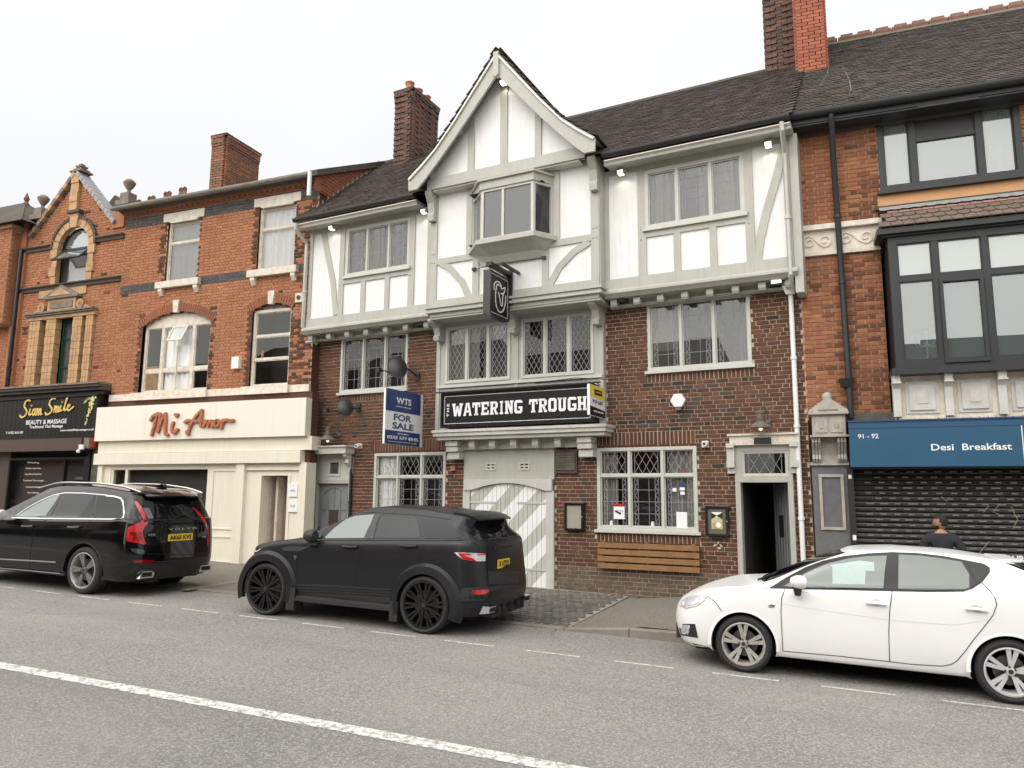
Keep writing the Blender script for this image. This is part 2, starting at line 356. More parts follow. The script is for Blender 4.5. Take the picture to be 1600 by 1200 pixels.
def brickwork(parent, frame, outer, z0, z1, holes, mats, mortar, y=0, limit=300, pick=None, bw=.225, bh=.075, joint=.015, soldiers=(), flemish=3, name='brick_wall', yin=.012):
    """outer(z)->(u0,u1) of the wall at a height; holes: rect tuples (u0,u1,z0,z1) or functions z->(u0,u1)/None"""
    def inter(z):
        r = outer(z)
        if r is None: return []
        iv = [r]
        for h in holes:
            g = h(z) if callable(h) else ((h[0], h[1]) if h[2] < z < h[3] else None)
            if g: iv = cut(iv, *g)
        return iv
    back = MB(); lst = []
    nrow = int(round((z1-z0)/bh)); d_ = .03
    for r in range(nrow):
        za = z0 + r*bh; zc = za + bh/2
        for (a, b) in inter(zc):
            back.add([(a, y+yin, za), (b, y+yin, za), (b, y+yin, za+bh), (a, y+yin, za+bh)], [(0,1,2,3)])
            rr = random.Random(r*7919+int(a*100))
        for (a, b) in inter(zc):
            # courses of stretchers and a header, every other course shifted half a repeat
            rep = bw*flemish + bw/2; off = (r % 2)*rep/2 + ((r//2) % 3)*bw*.5*(flemish > 1)
            k0 = math.floor((a-off)/rep); x = off + k0*rep; j = 0
            rr = random.Random(r*131+int(a*37))
            while x < b:
                L = bw/2 if j % (flemish+1) == 0 else bw
                p, q = max(x, a), min(x+L, b)
                if q-p > .045:
                    cx = (p+q)/2
                    mi = pick(cx, zc, L < bw*.7) if pick else 0
                    if mi is not None:
                        key, fn = boxpiece(q-p-joint, d_, bh-joint)
                        lst.append(((cx, y + d_/2 - .002 + rr.uniform(-.0025, .0025), zc), key, fn, mi))
                x += L; j += 1
    wall = back.obj(name, mortar, parent)
    for (a, b, za, zb, mi) in soldiers:
        n = int((b-a)/bh)
        for i in range(n):
            cx = a + (i+.5)*(b-a)/n
            key, fn = boxpiece((b-a)/n - joint, d_, zb-za-joint)
            lst.append(((cx, y + d_/2 - .006 + random.uniform(-.003, .002), (za+zb)/2), key, fn, mi))
        back2 = MB().add([(a, y+.004, za), (b, y+.004, za), (b, y+.004, zb), (a, y+.004, zb)], [(0,1,2,3)]); back2.obj('mortar_bed', mortar, wall)
    pieces('brick', lst, wall, mats, frame, limit)
    return wall

def tiles(parent, frame, p0, udir, sdir, nrm, width, length, mats, limit, clip=None, tw=.17, gauge=.105, name='roof_tile', seed=3, tl=.2):
    """plain tiles laid in courses up a slope; p0 eave corner, udir along the eave, sdir up the slope"""
    rr = random.Random(seed); lst = []
    u, s, n = Vector(udir).normalized(), Vector(sdir).normalized(), Vector(nrm).normalized()
    variants = []
    for k in range(6):
        tilt = .085 + rr.uniform(0, .05); lift = rr.uniform(0, .006); ww = tw-.006-rr.uniform(0, .006)
        def fn(b, x, y, z, tilt=tilt, lift=lift, ww=ww):
            c = Vector((x, y, z)); vs = []
            for (a_, b_, c_) in ((-.5,0,0),(.5,0,0),(.5,1,0),(-.5,1,0),(-.5,0,1),(.5,0,1),(.5,1,1),(-.5,1,1)):
                h = lift + tilt*tl*(1-b_) + c_*.013
                vs.append(c + u*a_*ww + s*b_*tl + n*h)
            b.add(vs, [(0,1,5,4),(1,2,6,5),(3,0,4,7),(4,5,6,7)])
        variants.append(fn)
    nr = int(length/gauge); nc = int(width/tw)+1
    for r in range(nr):
        for c in range(nc):
            a = c*tw + (r % 2)*tw/2 + tw/2; q = r*gauge
            if a > width: continue
            if clip and not clip(a, q): continue
            k = rr.randrange(6)
            p = Vector(p0) + u*a + s*q
            lst.append((tuple(p), k, variants[k], 0))
    pieces(name, lst, parent, mats, frame, limit)

def window(parent, frame, rect, y=0, cols=(), rows=(), fw=.05, bar=.045, m='paint_win', pane='glass', lead=None, depth=.10, inset=.04, room='interior', curtain=None,
           sill=True, sillm=None, name='window', mid=None, roomd=.7, lead_rows=None, proud=.02, skip=()):
    """a window with its frame, a pane in every light, cames, sill and the room behind it"""
    u0, u1, z0, z1 = rect
    b = MB(); yf, yb_ = y-proud, y+depth-proud
    b.box(u0, u0+fw, yf, yb_, z0, z1); b.box(u1-fw, u1, yf, yb_, z0, z1)
    b.box(u0+fw, u1-fw, yf, yb_, z1-fw, z1); b.box(u0+fw, u1-fw, yf, yb_, z0, z0+fw)
    xs = [u0+fw] + [u0+(u1-u0)*c for c in cols] + [u1-fw]; zs = [z0+fw] + [z0+(z1-z0)*r for r in rows] + [z1-fw]
    for i, c in enumerate(cols):
        x = u0+(u1-u0)*c; b.box(x-bar/2, x+bar/2, yf+.006, yb_-.004, z0+fw, z1-fw)
    for r in rows:
        z = z0+(z1-z0)*r; b.box(u0+fw, u1-fw, yf+.012, yb_-.008, z-bar/2, z+bar/2)
    w_ = b.obj(name, M[m], parent)
    lb = MB()
    for j in range(len(zs)-1):
        for i in range(len(xs)-1):
            if (i, j) in skip: continue
            a0 = xs[i] + (bar/2 if i > 0 else 0); a1 = xs[i+1] - (bar/2 if i < len(xs)-2 else 0)
            c0 = zs[j] + (bar/2 if j > 0 else 0); c1 = zs[j+1] - (bar/2 if j < len(zs)-2 else 0)
            # inner sash
            s_ = MB(); t = min(.022, (a1-a0)*.12); ys = y+inset
            s_.box(a0, a0+t, ys-.015, ys+.015, c0, c1); s_.box(a1-t, a1, ys-.015, ys+.015, c0, c1); s_.box(a0+t, a1-t, ys-.015, ys+.015, c0, c0+t); s_.box(a0+t, a1-t, ys-.015, ys+.015, c1-t, c1)
            s_.obj('sash', M[m], w_)
            pm = pane[j] if isinstance(pane, (list, tuple)) else pane
            if isinstance(pm, dict): pm = pm.get(i, 'glass')
            MB().box(a0+t, a1-t, ys, ys+.004, c0+t, c1-t).obj('pane', M[pm], w_)
            a0 += t; a1 -= t; c0 += t; c1 -= t
            kind = lead[j] if isinstance(lead, (list, tuple)) else lead
            yl0, yl1 = ys-.006, ys-.001; g = .0038
            if kind in ('grid', 'diamond'):
                bw_ = (a1-a0)*.16
                for q in ((a0+bw_*.55, a1-bw_*.55) if kind == 'diamond' else (a0+bw_*.5, a0+bw_*1.25, a1-bw_*1.25, a1-bw_*.5)): lb.box(q-g, q+g, yl0, yl1, c0, c1)
                if kind == 'grid':
                    n = max(2, int(round((c1-c0)/.21)))
                    for k in range(1, n): z = c0+(c1-c0)*k/n; lb.box(a0, a1, yl0, yl1, z-g, z+g)
                    for k in range(3): pass
                    q = (a0+a1)/2 + (a1-a0)*.08; lb.box(q-g*.8, q+g*.8, yl0, yl1, c0, c1)
                    # little S-shaped glazing pieces down each border
                    nn = int((c1-c0)/.075)
                    for k in range(nn):
                        z = c0+(k+.5)*(c1-c0)/nn
                        for e in (a0+bw_*.87, a1-bw_*.87):
                            s2 = 1 if k % 2 else -1
                            lb.ribbon([(e-s2*bw_*.3, z-.03), (e, z), (e+s2*bw_*.3, z+.03)], .008, yl0, yl1)
                else:
                    aa, bb = a0+bw_*.55, a1-bw_*.55; W = bb-aa; nx = 3.0 if W > .3 else 2.0; px_ = W/nx; pz = px_*1.7
                    for sgn in (1, -1):
                        k = -40
                        while k < 60:
                            # line through (aa + k*px, c0) with slope sgn*pz/px
                            xa = aa + k*px_; pts = []
                            t0 = 0; t1 = (c1-c0)/pz
                            x0_, x1_ = xa, xa + sgn*t1*px_
                            lo, hi = 0.0, 1.0
                            for (pp, dd) in ((x0_, x1_-x0_),):
                                if abs(dd) > 1e-6:
                                    ta, tb = (aa-pp)/dd, (bb-pp)/dd
                                    if ta > tb: ta, tb = tb, ta
                                    lo, hi = max(lo, ta), min(hi, tb)
                            if hi-lo > .01:
                                lb.ribbon([(x0_+(x1_-x0_)*lo, c0+(c1-c0)*lo), (x0_+(x1_-x0_)*hi, c0+(c1-c0)*hi)], .0075, yl0, yl1)
                            k += 1
    if lb.f: tag(lb.obj('lead_cames', M['cames'], w_), kind='stuff')
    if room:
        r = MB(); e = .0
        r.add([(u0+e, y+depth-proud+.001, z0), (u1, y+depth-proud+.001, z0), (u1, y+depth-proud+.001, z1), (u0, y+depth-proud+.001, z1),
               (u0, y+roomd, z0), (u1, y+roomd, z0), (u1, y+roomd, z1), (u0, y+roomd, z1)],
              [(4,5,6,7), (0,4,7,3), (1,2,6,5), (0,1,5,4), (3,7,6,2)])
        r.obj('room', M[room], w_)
    if curtain:
        for (ca, cb_, mm, cz) in curtain:
            cbm = MB(); n = 22; A, B_ = u0+(u1-u0)*ca, u0+(u1-u0)*cb_
            pts = [(A+(B_-A)*k/n, y+.10+.025*math.sin(k*1.7)+.012*math.sin(k*.6)) for k in range(n+1)]
            zb = z0+(z1-z0)*cz
            cbm.v = [(p[0], p[1], zb) for p in pts] + [(p[0], p[1], z1-.02) for p in pts]
            cbm.f = [(k, k+1, k+n+2, k+n+1) for k in range(n)]; cbm.m = [0]*n
            cbm.obj('curtain', M[mm], w_, smooth=True)
    if sill:
        zt = z0+.001
        MB().box(u0-.05, u1+.05, y-.07, y+.05, zt-.055, zt).obj('sill', M[sillm or m], w_)
    return w_
# ------------------------------------------------------------------ ground, road, pavement
def asphalt(name, c0, c1, big, line=False):
    m = bpy.data.materials.new(name); m.use_nodes = True; n = m.node_tree.nodes; l = m.node_tree.links; b = n['Principled BSDF']
    t = n.new('ShaderNodeTexCoord'); b.inputs['Roughness'].default_value = .85; b.inputs['Specular IOR Level'].default_value = .3
    def nz(s, d=4, r=.6):
        q = n.new('ShaderNodeTexNoise'); q.inputs['Scale'].default_value = s; q.inputs['Detail'].default_value = d; q.inputs['Roughness'].default_value = r; l.new(t.outputs['Object'], q.inputs['Vector']); return q
    def mx(f, a, bb):
        q = n.new('ShaderNodeMix'); q.data_type = 'RGBA'; l.new(f, q.inputs[0])
        for k, v in ((6, a), (7, bb)):
            if isinstance(v, tuple): q.inputs[k].default_value = (*v, 1)
            else: l.new(v, q.inputs[k])
        return q.outputs[2]
    def rng(s, a, bb, c=0, d=1):
        q = n.new('ShaderNodeMapRange'); q.inputs[1].default_value = a; q.inputs[2].default_value = bb; q.inputs[3].default_value = c; q.inputs[4].default_value = d; l.new(s, q.inputs[0]); return q.outputs[0]
    v = n.new('ShaderNodeTexVoronoi'); v.inputs['Scale'].default_value = 70; l.new(t.outputs['Object'], v.inputs['Vector'])
    sx_ = n.new('ShaderNodeSeparateColor'); l.new(v.outputs['Color'], sx_.inputs[0])
    grain = mx(rng(sx_.outputs[0], .35, .9), c0, c1)
    g2 = mx(rng(nz(30, 7, .85).outputs[0], .40, .60, 0, .6), grain, tuple(x*.55 for x in c0))
    g3 = mx(rng(nz(.45, 5).outputs[0], .4, .65, 0, .6), g2, big)
    mp = n.new('ShaderNodeMapping'); mp.inputs['Scale'].default_value = (.12, .9, 1); l.new(t.outputs['Object'], mp.inputs[0])
    q = nz(1.4, 5); l.new(mp.outputs[0], q.inputs['Vector'])
    g4 = mx(rng(q.outputs[0], .45, .7, 0, .4), g3, tuple(x*.8 for x in c0))
    # fine cracks
    v2 = n.new('ShaderNodeTexVoronoi'); v2.inputs['Scale'].default_value = 85; l.new(t.outputs['Object'], v2.inputs['Vector']); s2 = n.new('ShaderNodeSeparateColor'); l.new(v2.outputs['Color'], s2.inputs[0])
    g4 = mx(rng(s2.outputs[1], .88, .92, 0, .38), g4, tuple(min(.62, x*1.45) for x in c1)); g4 = mx(rng(s2.outputs[0], .88, .92, 0, .45), g4, tuple(x*.4 for x in c0))
    cv = n.new('ShaderNodeTexVoronoi'); cv.feature = 'DISTANCE_TO_EDGE'; cv.inputs['Scale'].default_value = .28
    wob = nz(2.0, 6, .7); vm = n.new('ShaderNodeMix'); vm.data_type = 'RGBA'; vm.inputs[0].default_value = .3; l.new(t.outputs['Object'], vm.inputs[6]); l.new(wob.outputs['Color'], vm.inputs[7]); l.new(vm.outputs[2], cv.inputs['Vector'])
    cf = n.new('ShaderNodeMath'); cf.operation = 'MULTIPLY'; l.new(rng(cv.outputs['Distance'], 0, .0035, .8, 0), cf.inputs[0]); l.new(rng(nz(.6, 3).outputs[0], .5, .62), cf.inputs[1])
    g5 = mx(cf.outputs[0], g4, tuple(x*.35 for x in c0))
    l.new(g5, b.inputs['Base Color'])
    bp = n.new('ShaderNodeBump'); bp.inputs['Strength'].default_value = .5; bp.inputs['Distance'].default_value = .006; l.new(v.outputs['Distance'], bp.inputs['Height']); l.new(bp.outputs[0], b.inputs['Normal'])
    return m
M['road'] = asphalt('road', (.205,.197,.182), (.39,.376,.35), (.292,.28,.255))
M['road_dark'] = asphalt('road_dark', (.185,.178,.166), (.355,.342,.32), (.252,.242,.226))
M['pave'] = asphalt('pave', (.17,.157,.132), (.28,.26,.225), (.225,.205,.17))
M['kerb'] = mat('kerb', (.26,.24,.2), .85, noise=(5,(.15,.135,.11),.7,60,(.19,.17,.14),.6), bump=(60,.4))
M['sett'] = mat('sett', rough=.8, rand=[(.13,.12,.105),(.17,.155,.135),(.105,.1,.088),(.2,.185,.16)], noise=(.7,(.04,.038,.035),.75,20,(.08,.075,.065),.6), bump=(40,.7))
M['joint'] = mat('joint', (.33,.30,.25), .95, noise=(3,(.16,.15,.12),.6))
def worn(name, col, lo, hi, sc_=14):
    m = mat(name, col, .7); n = m.node_tree.nodes; l = m.node_tree.links; b = n['Principled BSDF']
    t = n.new('ShaderNodeTexCoord'); q = n.new('ShaderNodeTexNoise'); q.inputs['Scale'].default_value = sc_; q.inputs['Detail'].default_value = 9; q.inputs['Roughness'].default_value = .8; l.new(t.outputs['Object'], q.inputs['Vector'])
    r = n.new('ShaderNodeMapRange'); r.inputs[1].default_value = lo; r.inputs[2].default_value = hi; l.new(q.outputs[0], r.inputs[0]); l.new(r.outputs[0], b.inputs['Alpha']); return m
M['line_worn'] = worn('line_worn', (.66,.64,.6), .38, .52)
M['dash_worn'] = worn('dash_worn', (.68,.67,.63), .33, .55, 20)

def sheet(name, x0, x1, y0, y1, dz, m, parent=None, nx=1):
    vs = []; fs = []
    for i in range(nx+1):
        x = x0+(x1-x0)*i/nx; vs += [(x, y0, gz(x)+dz), (x, y1, gz(x)+dz)]
    for i in range(nx): fs.append((2*i, 2*i+2, 2*i+3, 2*i+1))
    o = MB().add(vs, fs).obj(name, m, parent); return o
KERB_Y = 10.2; LINE_Y = 5.27; PARK_Y = 8.71
_g = []
for (x0, x1) in ((-900, 900),):
    _g = sheet('ground', -400, 400, -400, 400, -.05, M['pave']); tag(_g, kind='structure')
r_ = sheet('road', -120, 120, LINE_Y, KERB_Y, 0, M['road']); tag(r_, kind='structure')
r2 = sheet('road_near_lane', -120, 120, -4.5, LINE_Y, 0, M['road_dark']); tag(r2, kind='structure')
cl = sheet('centre_line', -60, 60, LINE_Y-.085, LINE_Y+.085, .004, M['line_worn']); tag(cl, kind='structure')
for i in range(-22, 12):
    x = -3.47 + i*1.09
    d = sheet('parking_dash', x, x+.68, PARK_Y-.024, PARK_Y+.024, .004, M['dash_worn'])
    d.name = 'parking_bay_dash'; tag(d, kind='structure')
# pavement: dropped to the road by the garage, raised to the right
def pz(x): return .025 if x < -3.2 else (.13 if x > -2.4 else .025 + (x+3.2)/.8*.105)
vs = []; fs = []; xs = [-120, -60, -30, -20, -12, -8, -3.2, -2.4, 0, 4, 10, 40, 120]
pb = MB()
for i, x in enumerate(xs):
    z = gz(x)+pz(x); pb.v += [(x, KERB_Y+.125, z), (x, 16.5, z+.03)]
for i in range(len(xs)-1): pb.f.append((2*i, 2*i+2, 2*i+3, 2*i+1)); pb.m.append(0)
pv = pb.obj('pavement', M['pave']); tag(pv, kind='structure')
x = -30.0
kerb_root = bpy.data.objects.new('kerb', None); C.objects.link(kerb_root); kerb_root['kind'] = 'structure'
while x < 14:
    L = .914; a, b_ = x+.006, x+L-.006
    v8 = []
    for (xx) in (a, b_):
        zt = gz(xx)+pz(xx); v8.append((xx, zt))
    mb = MB()
    z0_, z1_ = v8[0][1]+.003, v8[1][1]+.003
    mb.add([(a,KERB_Y,z0_-.2),(b_,KERB_Y,z1_-.2),(b_,KERB_Y+.122,z1_-.2),(a,KERB_Y+.122,z0_-.2),(a,KERB_Y+.012,z0_),(b_,KERB_Y+.012,z1_),(b_,KERB_Y+.122,z1_),(a,KERB_Y+.122,z0_),(a,KERB_Y,z0_-.015),(b_,KERB_Y,z1_-.015)],
           [(0,1,9,8),(8,9,5,4),(4,5,6,7),(1,2,6,5,9),(3,0,8,4,7)])
    mb.obj('kerb_stone', M['kerb'], kerb_root); x += L
# a pale stone strip across the footway, dropped litter, service covers
def gpt(px, py, dz):
    d = ray(px, py); t = -(CAM_H-dz)/(d[2]+GRADE*d[0]); return (d[0]*t, d[1]*t, -GRADE*d[0]*t+dz)
es = MB().add([gpt(283, 921, .03), gpt(372, 905.5, .036), gpt(372, 909.5, .036), gpt(291, 923, .03)], [(0,1,2,3)]).obj('edging_strip', M['kerb']); tag(es, kind='structure')
qq = random.Random(8); lt = MB()
for k in range(70):
    x_, y_ = qq.uniform(-11, 1.5), qq.choice((qq.uniform(8.9, 10.1), qq.uniform(10.4, 13.6))); z_ = gz(x_)+(.006 if y_ < 10.2 else pz(x_)+.02+.03*(y_-KERB_Y)/6.3); s_ = qq.uniform(.008, .022); a_ = qq.uniform(0, 3)
    lt.add([(x_+s_*math.cos(a_+i*PI/2)*(1 if i % 2 else .35), y_+s_*math.sin(a_+i*PI/2)*(1 if i % 2 else .35), z_) for i in range(4)], [(0,1,2,3)])
tag(lt.obj('litter_scraps', M['signwhite']), 'small pale scraps of litter scattered over the pavement and gutter', 'litter', kind='stuff')
# stone setts of the garage crossing
lst = []
rr = random.Random(5)
sett_base = MB()
for k in range(24):
    xa, xb = -7.6+k*(7.6-3.45)/24, -7.6+(k+1)*(7.6-3.45)/24
    sett_base.add([(xa, KERB_Y+.126, gz(xa)+pz(xa)+.006), (xb, KERB_Y+.126, gz(xb)+pz(xb)+.006), (xb, 13.9, gz(xb)+pz(xb)+.035), (xa, 13.9, gz(xa)+pz(xa)+.035)], [(0,1,2,3)])
cross = sett_base.obj('garage_crossing', M['joint']); tag(cross, kind='structure')
vari = []
for k in range(5):
    w_ = .205-.016; 
    def fn(b, x, y, z, k=k):
        q = random.Random(k); e = .012; L = .172+q.uniform(-.008, .006); W = .118+q.uniform(-.006, .006); t = .012
        b.add([(x-W/2,y-L/2,z-.03),(x+W/2,y-L/2,z-.03),(x+W/2,y+L/2,z-.03),(x-W/2,y+L/2,z-.03),
               (x-W/2+e,y-L/2+e,z+t),(x+W/2-e,y-L/2+e,z+t-.003),(x+W/2-e,y+L/2-e,z+t),(x-W/2+e,y+L/2-e,z+t+.003)],
              [(0,1,5,4),(1,2,6,5),(2,3,7,6),(3,0,4,7),(4,5,6,7)])
    vari.append(fn)
y = KERB_Y+.22; row = 0
while y < 13.75:
    x = -7.5 + (row % 2)*.065
    while x < -3.5:
        k = rr.randrange(5); lst.append(((x, y, gz(x)+pz(x)+.012+.03*(y-KERB_Y)/6.3+rr.uniform(-.002,.002)), k, vari[k], 0)); x += .132
    y += .186; row += 1
pieces('sett', lst, cross, [M['sett']], None, 300)
# ------------------------------------------------------------------ the half-timbered pub
P = PUB
pub = thing('timbered_pub', 'half-timbered pub with white render, grey-green timbers, central gable and brown brick ground floor', 'pub', P)
YW, YC, YG, YB = -.40, -.65, -.85, -1.15         # wing, centre storey, gable face, bargeboard planes
UL, UR = -6.12, 4.70
# --- openings on the ground and first floor
gR = P.rect(933.5, 1090, 698.5, 829); gL = P.rect(584, 696, 707.5, 829); gL = (gL[0], gL[1], gR[2], gR[3])
fR = P.rect(1012, 1173.5, 465, 575); fL = P.rect(533, 637, 525, 609.5); fL = (fL[0], fL[1], fR[2], fR[3])
dR = P.rect(1152, 1243, 694, 949); dL = P.rect(492, 546, 700, 852)
dR = (dR[0], dR[1], -.1, dR[3]); dL = (dL[0], dL[1], -.1, dL[3])
ga = P.rect(723, 866, 687, 925); ga = (ga[0], ga[1], -.2, ga[3])
oriel = (P.at(684, 560, -.12)[0], P.at(943.5, 560, -.12)[0], 3.2, 6.0)
vent = P.rect(868.5, 903, 704, 739.5)
soldR = P.rect(924, 1086, 676, 697); 
def pub_pick(u, z, header):
    if z < .62: return 2
    # burnt-brick diamonds on both wings under the first-floor windows
    for (ua, ub) in ((1.35, 4.15), (-5.5, -2.65)):
        if ua < u < ub and 3.05 < z < 4.08:
            t = (u-ua) % 1.16; d = abs(t-.58)/.58; zz = 3.58 + (.5-d)*.9
            zz2 = 3.58 - (.5-d)*.9
            if abs(z-zz) < .05 or abs(z-zz2) < .05: return 1
    return 1 if random.Random(int(u*91)+int(z*733)).random() < .02 else 0
sold = [(soldR[0], soldR[1], soldR[2], soldR[3]+.02, 0), (gL[0]-.1, gL[1]+.02, soldR[2], soldR[3]+.02, 0),
        (gR[0]-.02, gR[1]+.02, gR[2]-.22, gR[2]-.06, 0), (fR[0]-.02, fR[1]+.02, fR[2]-.21, fR[2]-.06, 0), (fL[0]-.02, fL[1]+.02, fL[2]-.21, fL[2]-.06, 0), (gL[0]-.02, gL[1]+.02, gL[2]-.22, gL[2]-.06, 0)]
holes = [gR, gL, fR, fL, dR, dL, ga, oriel, (oriel[0], oriel[1], 2.9, 6)] + [(s[0], s[1], s[2], s[3]) for s in sold]
wall = brickwork(pub, P, lambda z: (UL, UR), -.35, 5.77, holes, [M['brick_pub'], M['brick_dark'], M['brick_base']], M['mortar_pub'], pick=pub_pick, soldiers=sold, flemish=3)
MB().box(UR-.02, UR, .03, 6.5, -.4, 8.0).obj('side_wall', M['mortar_pub'], pub)
MB().box(UL, UL+.02, .03, 6.5, -.4, 8.0).obj('side_wall', M['mortar_pub'], pub)
MB().box(UL+.03, UR-.03, 6.3, 6.5, -.4, 8.0).obj('rear_wall', M['mortar_pub'], pub)
# rough stone plinth course
x = gR[0]-.75; q = random.Random(3)
while x < dR[0]-.05:
    L = q.uniform(.22, .45); zc = -.0 - GRADE*(x+5-1)*0
    MB().box(x, min(x+L-.012, dR[0]-.02), -.03-q.uniform(0, .015), .02, -.3, .155+q.uniform(-.02, .015)).obj('plinth_stone', M['brick_base'], pub); x += L

# --- windows with leaded lights
window(pub, P, gR, 0, cols=(.335, .667), rows=(.655,), lead=('grid', 'diamond'), pane='glass', fw=.06, curtain=[(0, .2, 'curtain_grey', 0), (.72, 1, 'curtain_grey', 0)])
window(pub, P, gL, 0, cols=(.335, .667), rows=(.655,), lead=('grid', 'diamond'), pane='glass', fw=.06, curtain=[(.05, .28, 'curtain', 0)])
window(pub, P, fR, 0, cols=(.335, .655), lead='grid', pane='glass_grey', fw=.055, curtain=[(0, .3, 'curtain_grey', .3)])
window(pub, P, fL, 0, cols=(.34, .67), lead='grid', pane='glass', fw=.055)

# --- the jettied upper wings
def zat(px, py, y): return P.at(px, py, y)[1]
uwR0, uwR1 = P.at(944.5, 350, YW)[0], 4.66
uwL0, uwL1 = -6.05, P.at(675, 410, YW)[0]
ZJ = zat(1100, 438, YW)                                 # underside of the sill beam of the wings
zsb = zat(1060, 424, YW)                                # top of that beam
ZE = 8.08
wu = P.rect(1008, 1163, 253, 346, YW); wl = P.rect(542, 640.5, 349, 423, YW); wl = (wl[0], wl[1], wu[2], wu[3])
zs_r = wu[2]-.13
ztop = zat(1190, 229, YW)
def infill(u0, u1, z0, z1, y, hole=None):
    b = MB()
    if hole:
        h = hole
        for (a, c, e, f) in ((u0, h[0], z0, z1), (h[1], u1, z0, z1), (h[0], h[1], z0, h[2]), (h[0], h[1], h[3], z1)): b.box(a, c, y, y+.03, e, f)
    else: b.box(u0, u1, y, y+.03, z0, z1)
    return b.obj('render_panel', M['render'], pub)
def beam(name, u0, u1, z0, z1, y, d=.035, m='paint'):
    return MB().box(u0, u1, y-d+.018, y+.018, z0, z1).obj(name, M[m], pub)
def brace(pts, wd, y, d=.03):
    return MB().ribbon(pts, wd, y-d+.018, y+.018).obj('curved_brace', M['paint'], pub)
def pegs(lst, y):
    b = MB()
    for (u, z) in lst: b.box(u-.009, u+.009, y-.026, y-.012, z-.009, z+.009)
    tag(b.obj('peg', M['lampshade'], pub), kind='stuff')
infill(uwR0, uwR1, ZJ, ZE, YW+.018, wu); infill(uwL0, uwL1, ZJ, ZE, YW+.018, wl)
A = lambda px, y=YW, py=330: P.at(px, py, y)[0]
MB().box(4.665, 4.8, YW-.02, .0, 5.3, 8.1).obj('corner_board', M['paint'], pub)
# right wing frame
pR1 = (A(996.5), A(1009)); pR2 = (A(1164), A(1178))
beam('top_rail', uwR0, uwR1, ztop, ZE, YW, .036); beam('sill_beam', uwR0, uwR1, ZJ, zsb, YW, .05)
for (a, b_) in ((uwR0, uwR0+.09), pR1, pR2, (uwR1-.09, uwR1)): beam('timber_post', a, b_, zsb, ztop, YW, .034)
beam('window_rail', pR1[1], pR2[0], wu[2]-.16, wu[2]-.03, YW, .033)
for px_ in (1058.2, 1115): a = A(px_, py=390); beam('timber_post', a-.062, a+.062, zsb, wu[2]-.16, YW, .032)
def pxs(l, y): return [P.at(x_, y_, y) for x_, y_ in l]
brace(pxs([(1227, 222), (1212, 282), (1197, 332), (1187.5, 375), (1183.5, 408)], YW), .14, YW)
# left wing frame
pL1 = (A(531.5, py=400), A(538.7, py=400)); pL2 = (A(639, py=400), A(648, py=400))
beam('top_rail', uwL0, uwL1, ztop, ZE, YW, .036); beam('sill_beam', uwL0, uwL1, ZJ, zsb, YW, .05)
for (a, b_) in ((uwL0, uwL0+.09), pL1, pL2, (uwL1-.12, uwL1)): beam('timber_post', a, b_, zsb, ztop, YW, .034)
beam('window_rail', pL1[1], pL2[0], wu[2]-.16, wu[2]-.03, YW, .033)
for px_ in (567.2, 604.5): a = A(px_, py=455); beam('timber_post', a-.062, a+.062, zsb, wu[2]-.16, YW, .032)
brace(pxs([(506, 362), (512, 398), (520, 438), (524.5, 492)], YW), .14, YW)
pegs([(a+s, z) for a in (pR1[0]+.06, pR2[0]+.06, pL1[0]+.06, pL2[0]+.06, A(1058.2), A(1115), A(567.2), A(604.5)) for s in (-.05, .05) for z in (zsb-.05, )] +
     [(a+.06, wu[2]-.1+s) for a in (pR1[0], pR2[0], pL1[0], pL2[0]) for s in (-.1, .1)], YW)
window(pub, P, wu, YW, cols=(.335, .675), lead='grid', pane='glass_grey', fw=.06, bar=.05, curtain=[(.05, .3, 'curtain_grey', 0), (.55, .97, 'curtain_grey', 0)], inset=.03)
window(pub, P, wl, YW, cols=(.335, .675), lead='grid', pane='glass_grey', fw=.06, bar=.05, inset=.03)

# jetty: moulding, dentilled fascia, soffit
def profile(name, prof, u0, u1, m='paint'): return MB().xprism(prof, u0, u1).obj(name, M[m], pub, fix=True)
zf0 = zat(1172, 455, -.12)
for (a, b_) in ((uwR0, 4.72), (-6.12, uwL1)):
    profile('jetty_moulding', [(YW-.06, ZJ+.02), (YW-.1, ZJ-.02), (YW-.1, ZJ-.06), (YW-.05, ZJ-.1), (YW-.02, ZJ-.13), (-.02, ZJ-.13), (-.02, ZJ+.02)], a, b_)
    profile('fascia_board', [(-.12, ZJ-.13), (-.12, zf0+.01), (-.14, zf0), (-.14, zf0-.04), (-.02, zf0-.04), (-.02, ZJ-.13)], a, b_)
    MB().box(a, b_, -.17, -.118, ZJ-.235, ZJ-.215).obj('fascia_strip', M['paint'], pub)
    n = 8 if a > 0 else 7
    for k in range(n):
        uc = a+.14+k*(b_-a-.3)/(n-1)
        MB().xprism([(-.13, ZJ-.14), (-.34, ZJ-.14), (-.34, ZJ-.235), (-.31, ZJ-.275), (-.13, ZJ-.275)], uc-.06, uc+.06).obj('dentil', M['paint'], pub, fix=True)

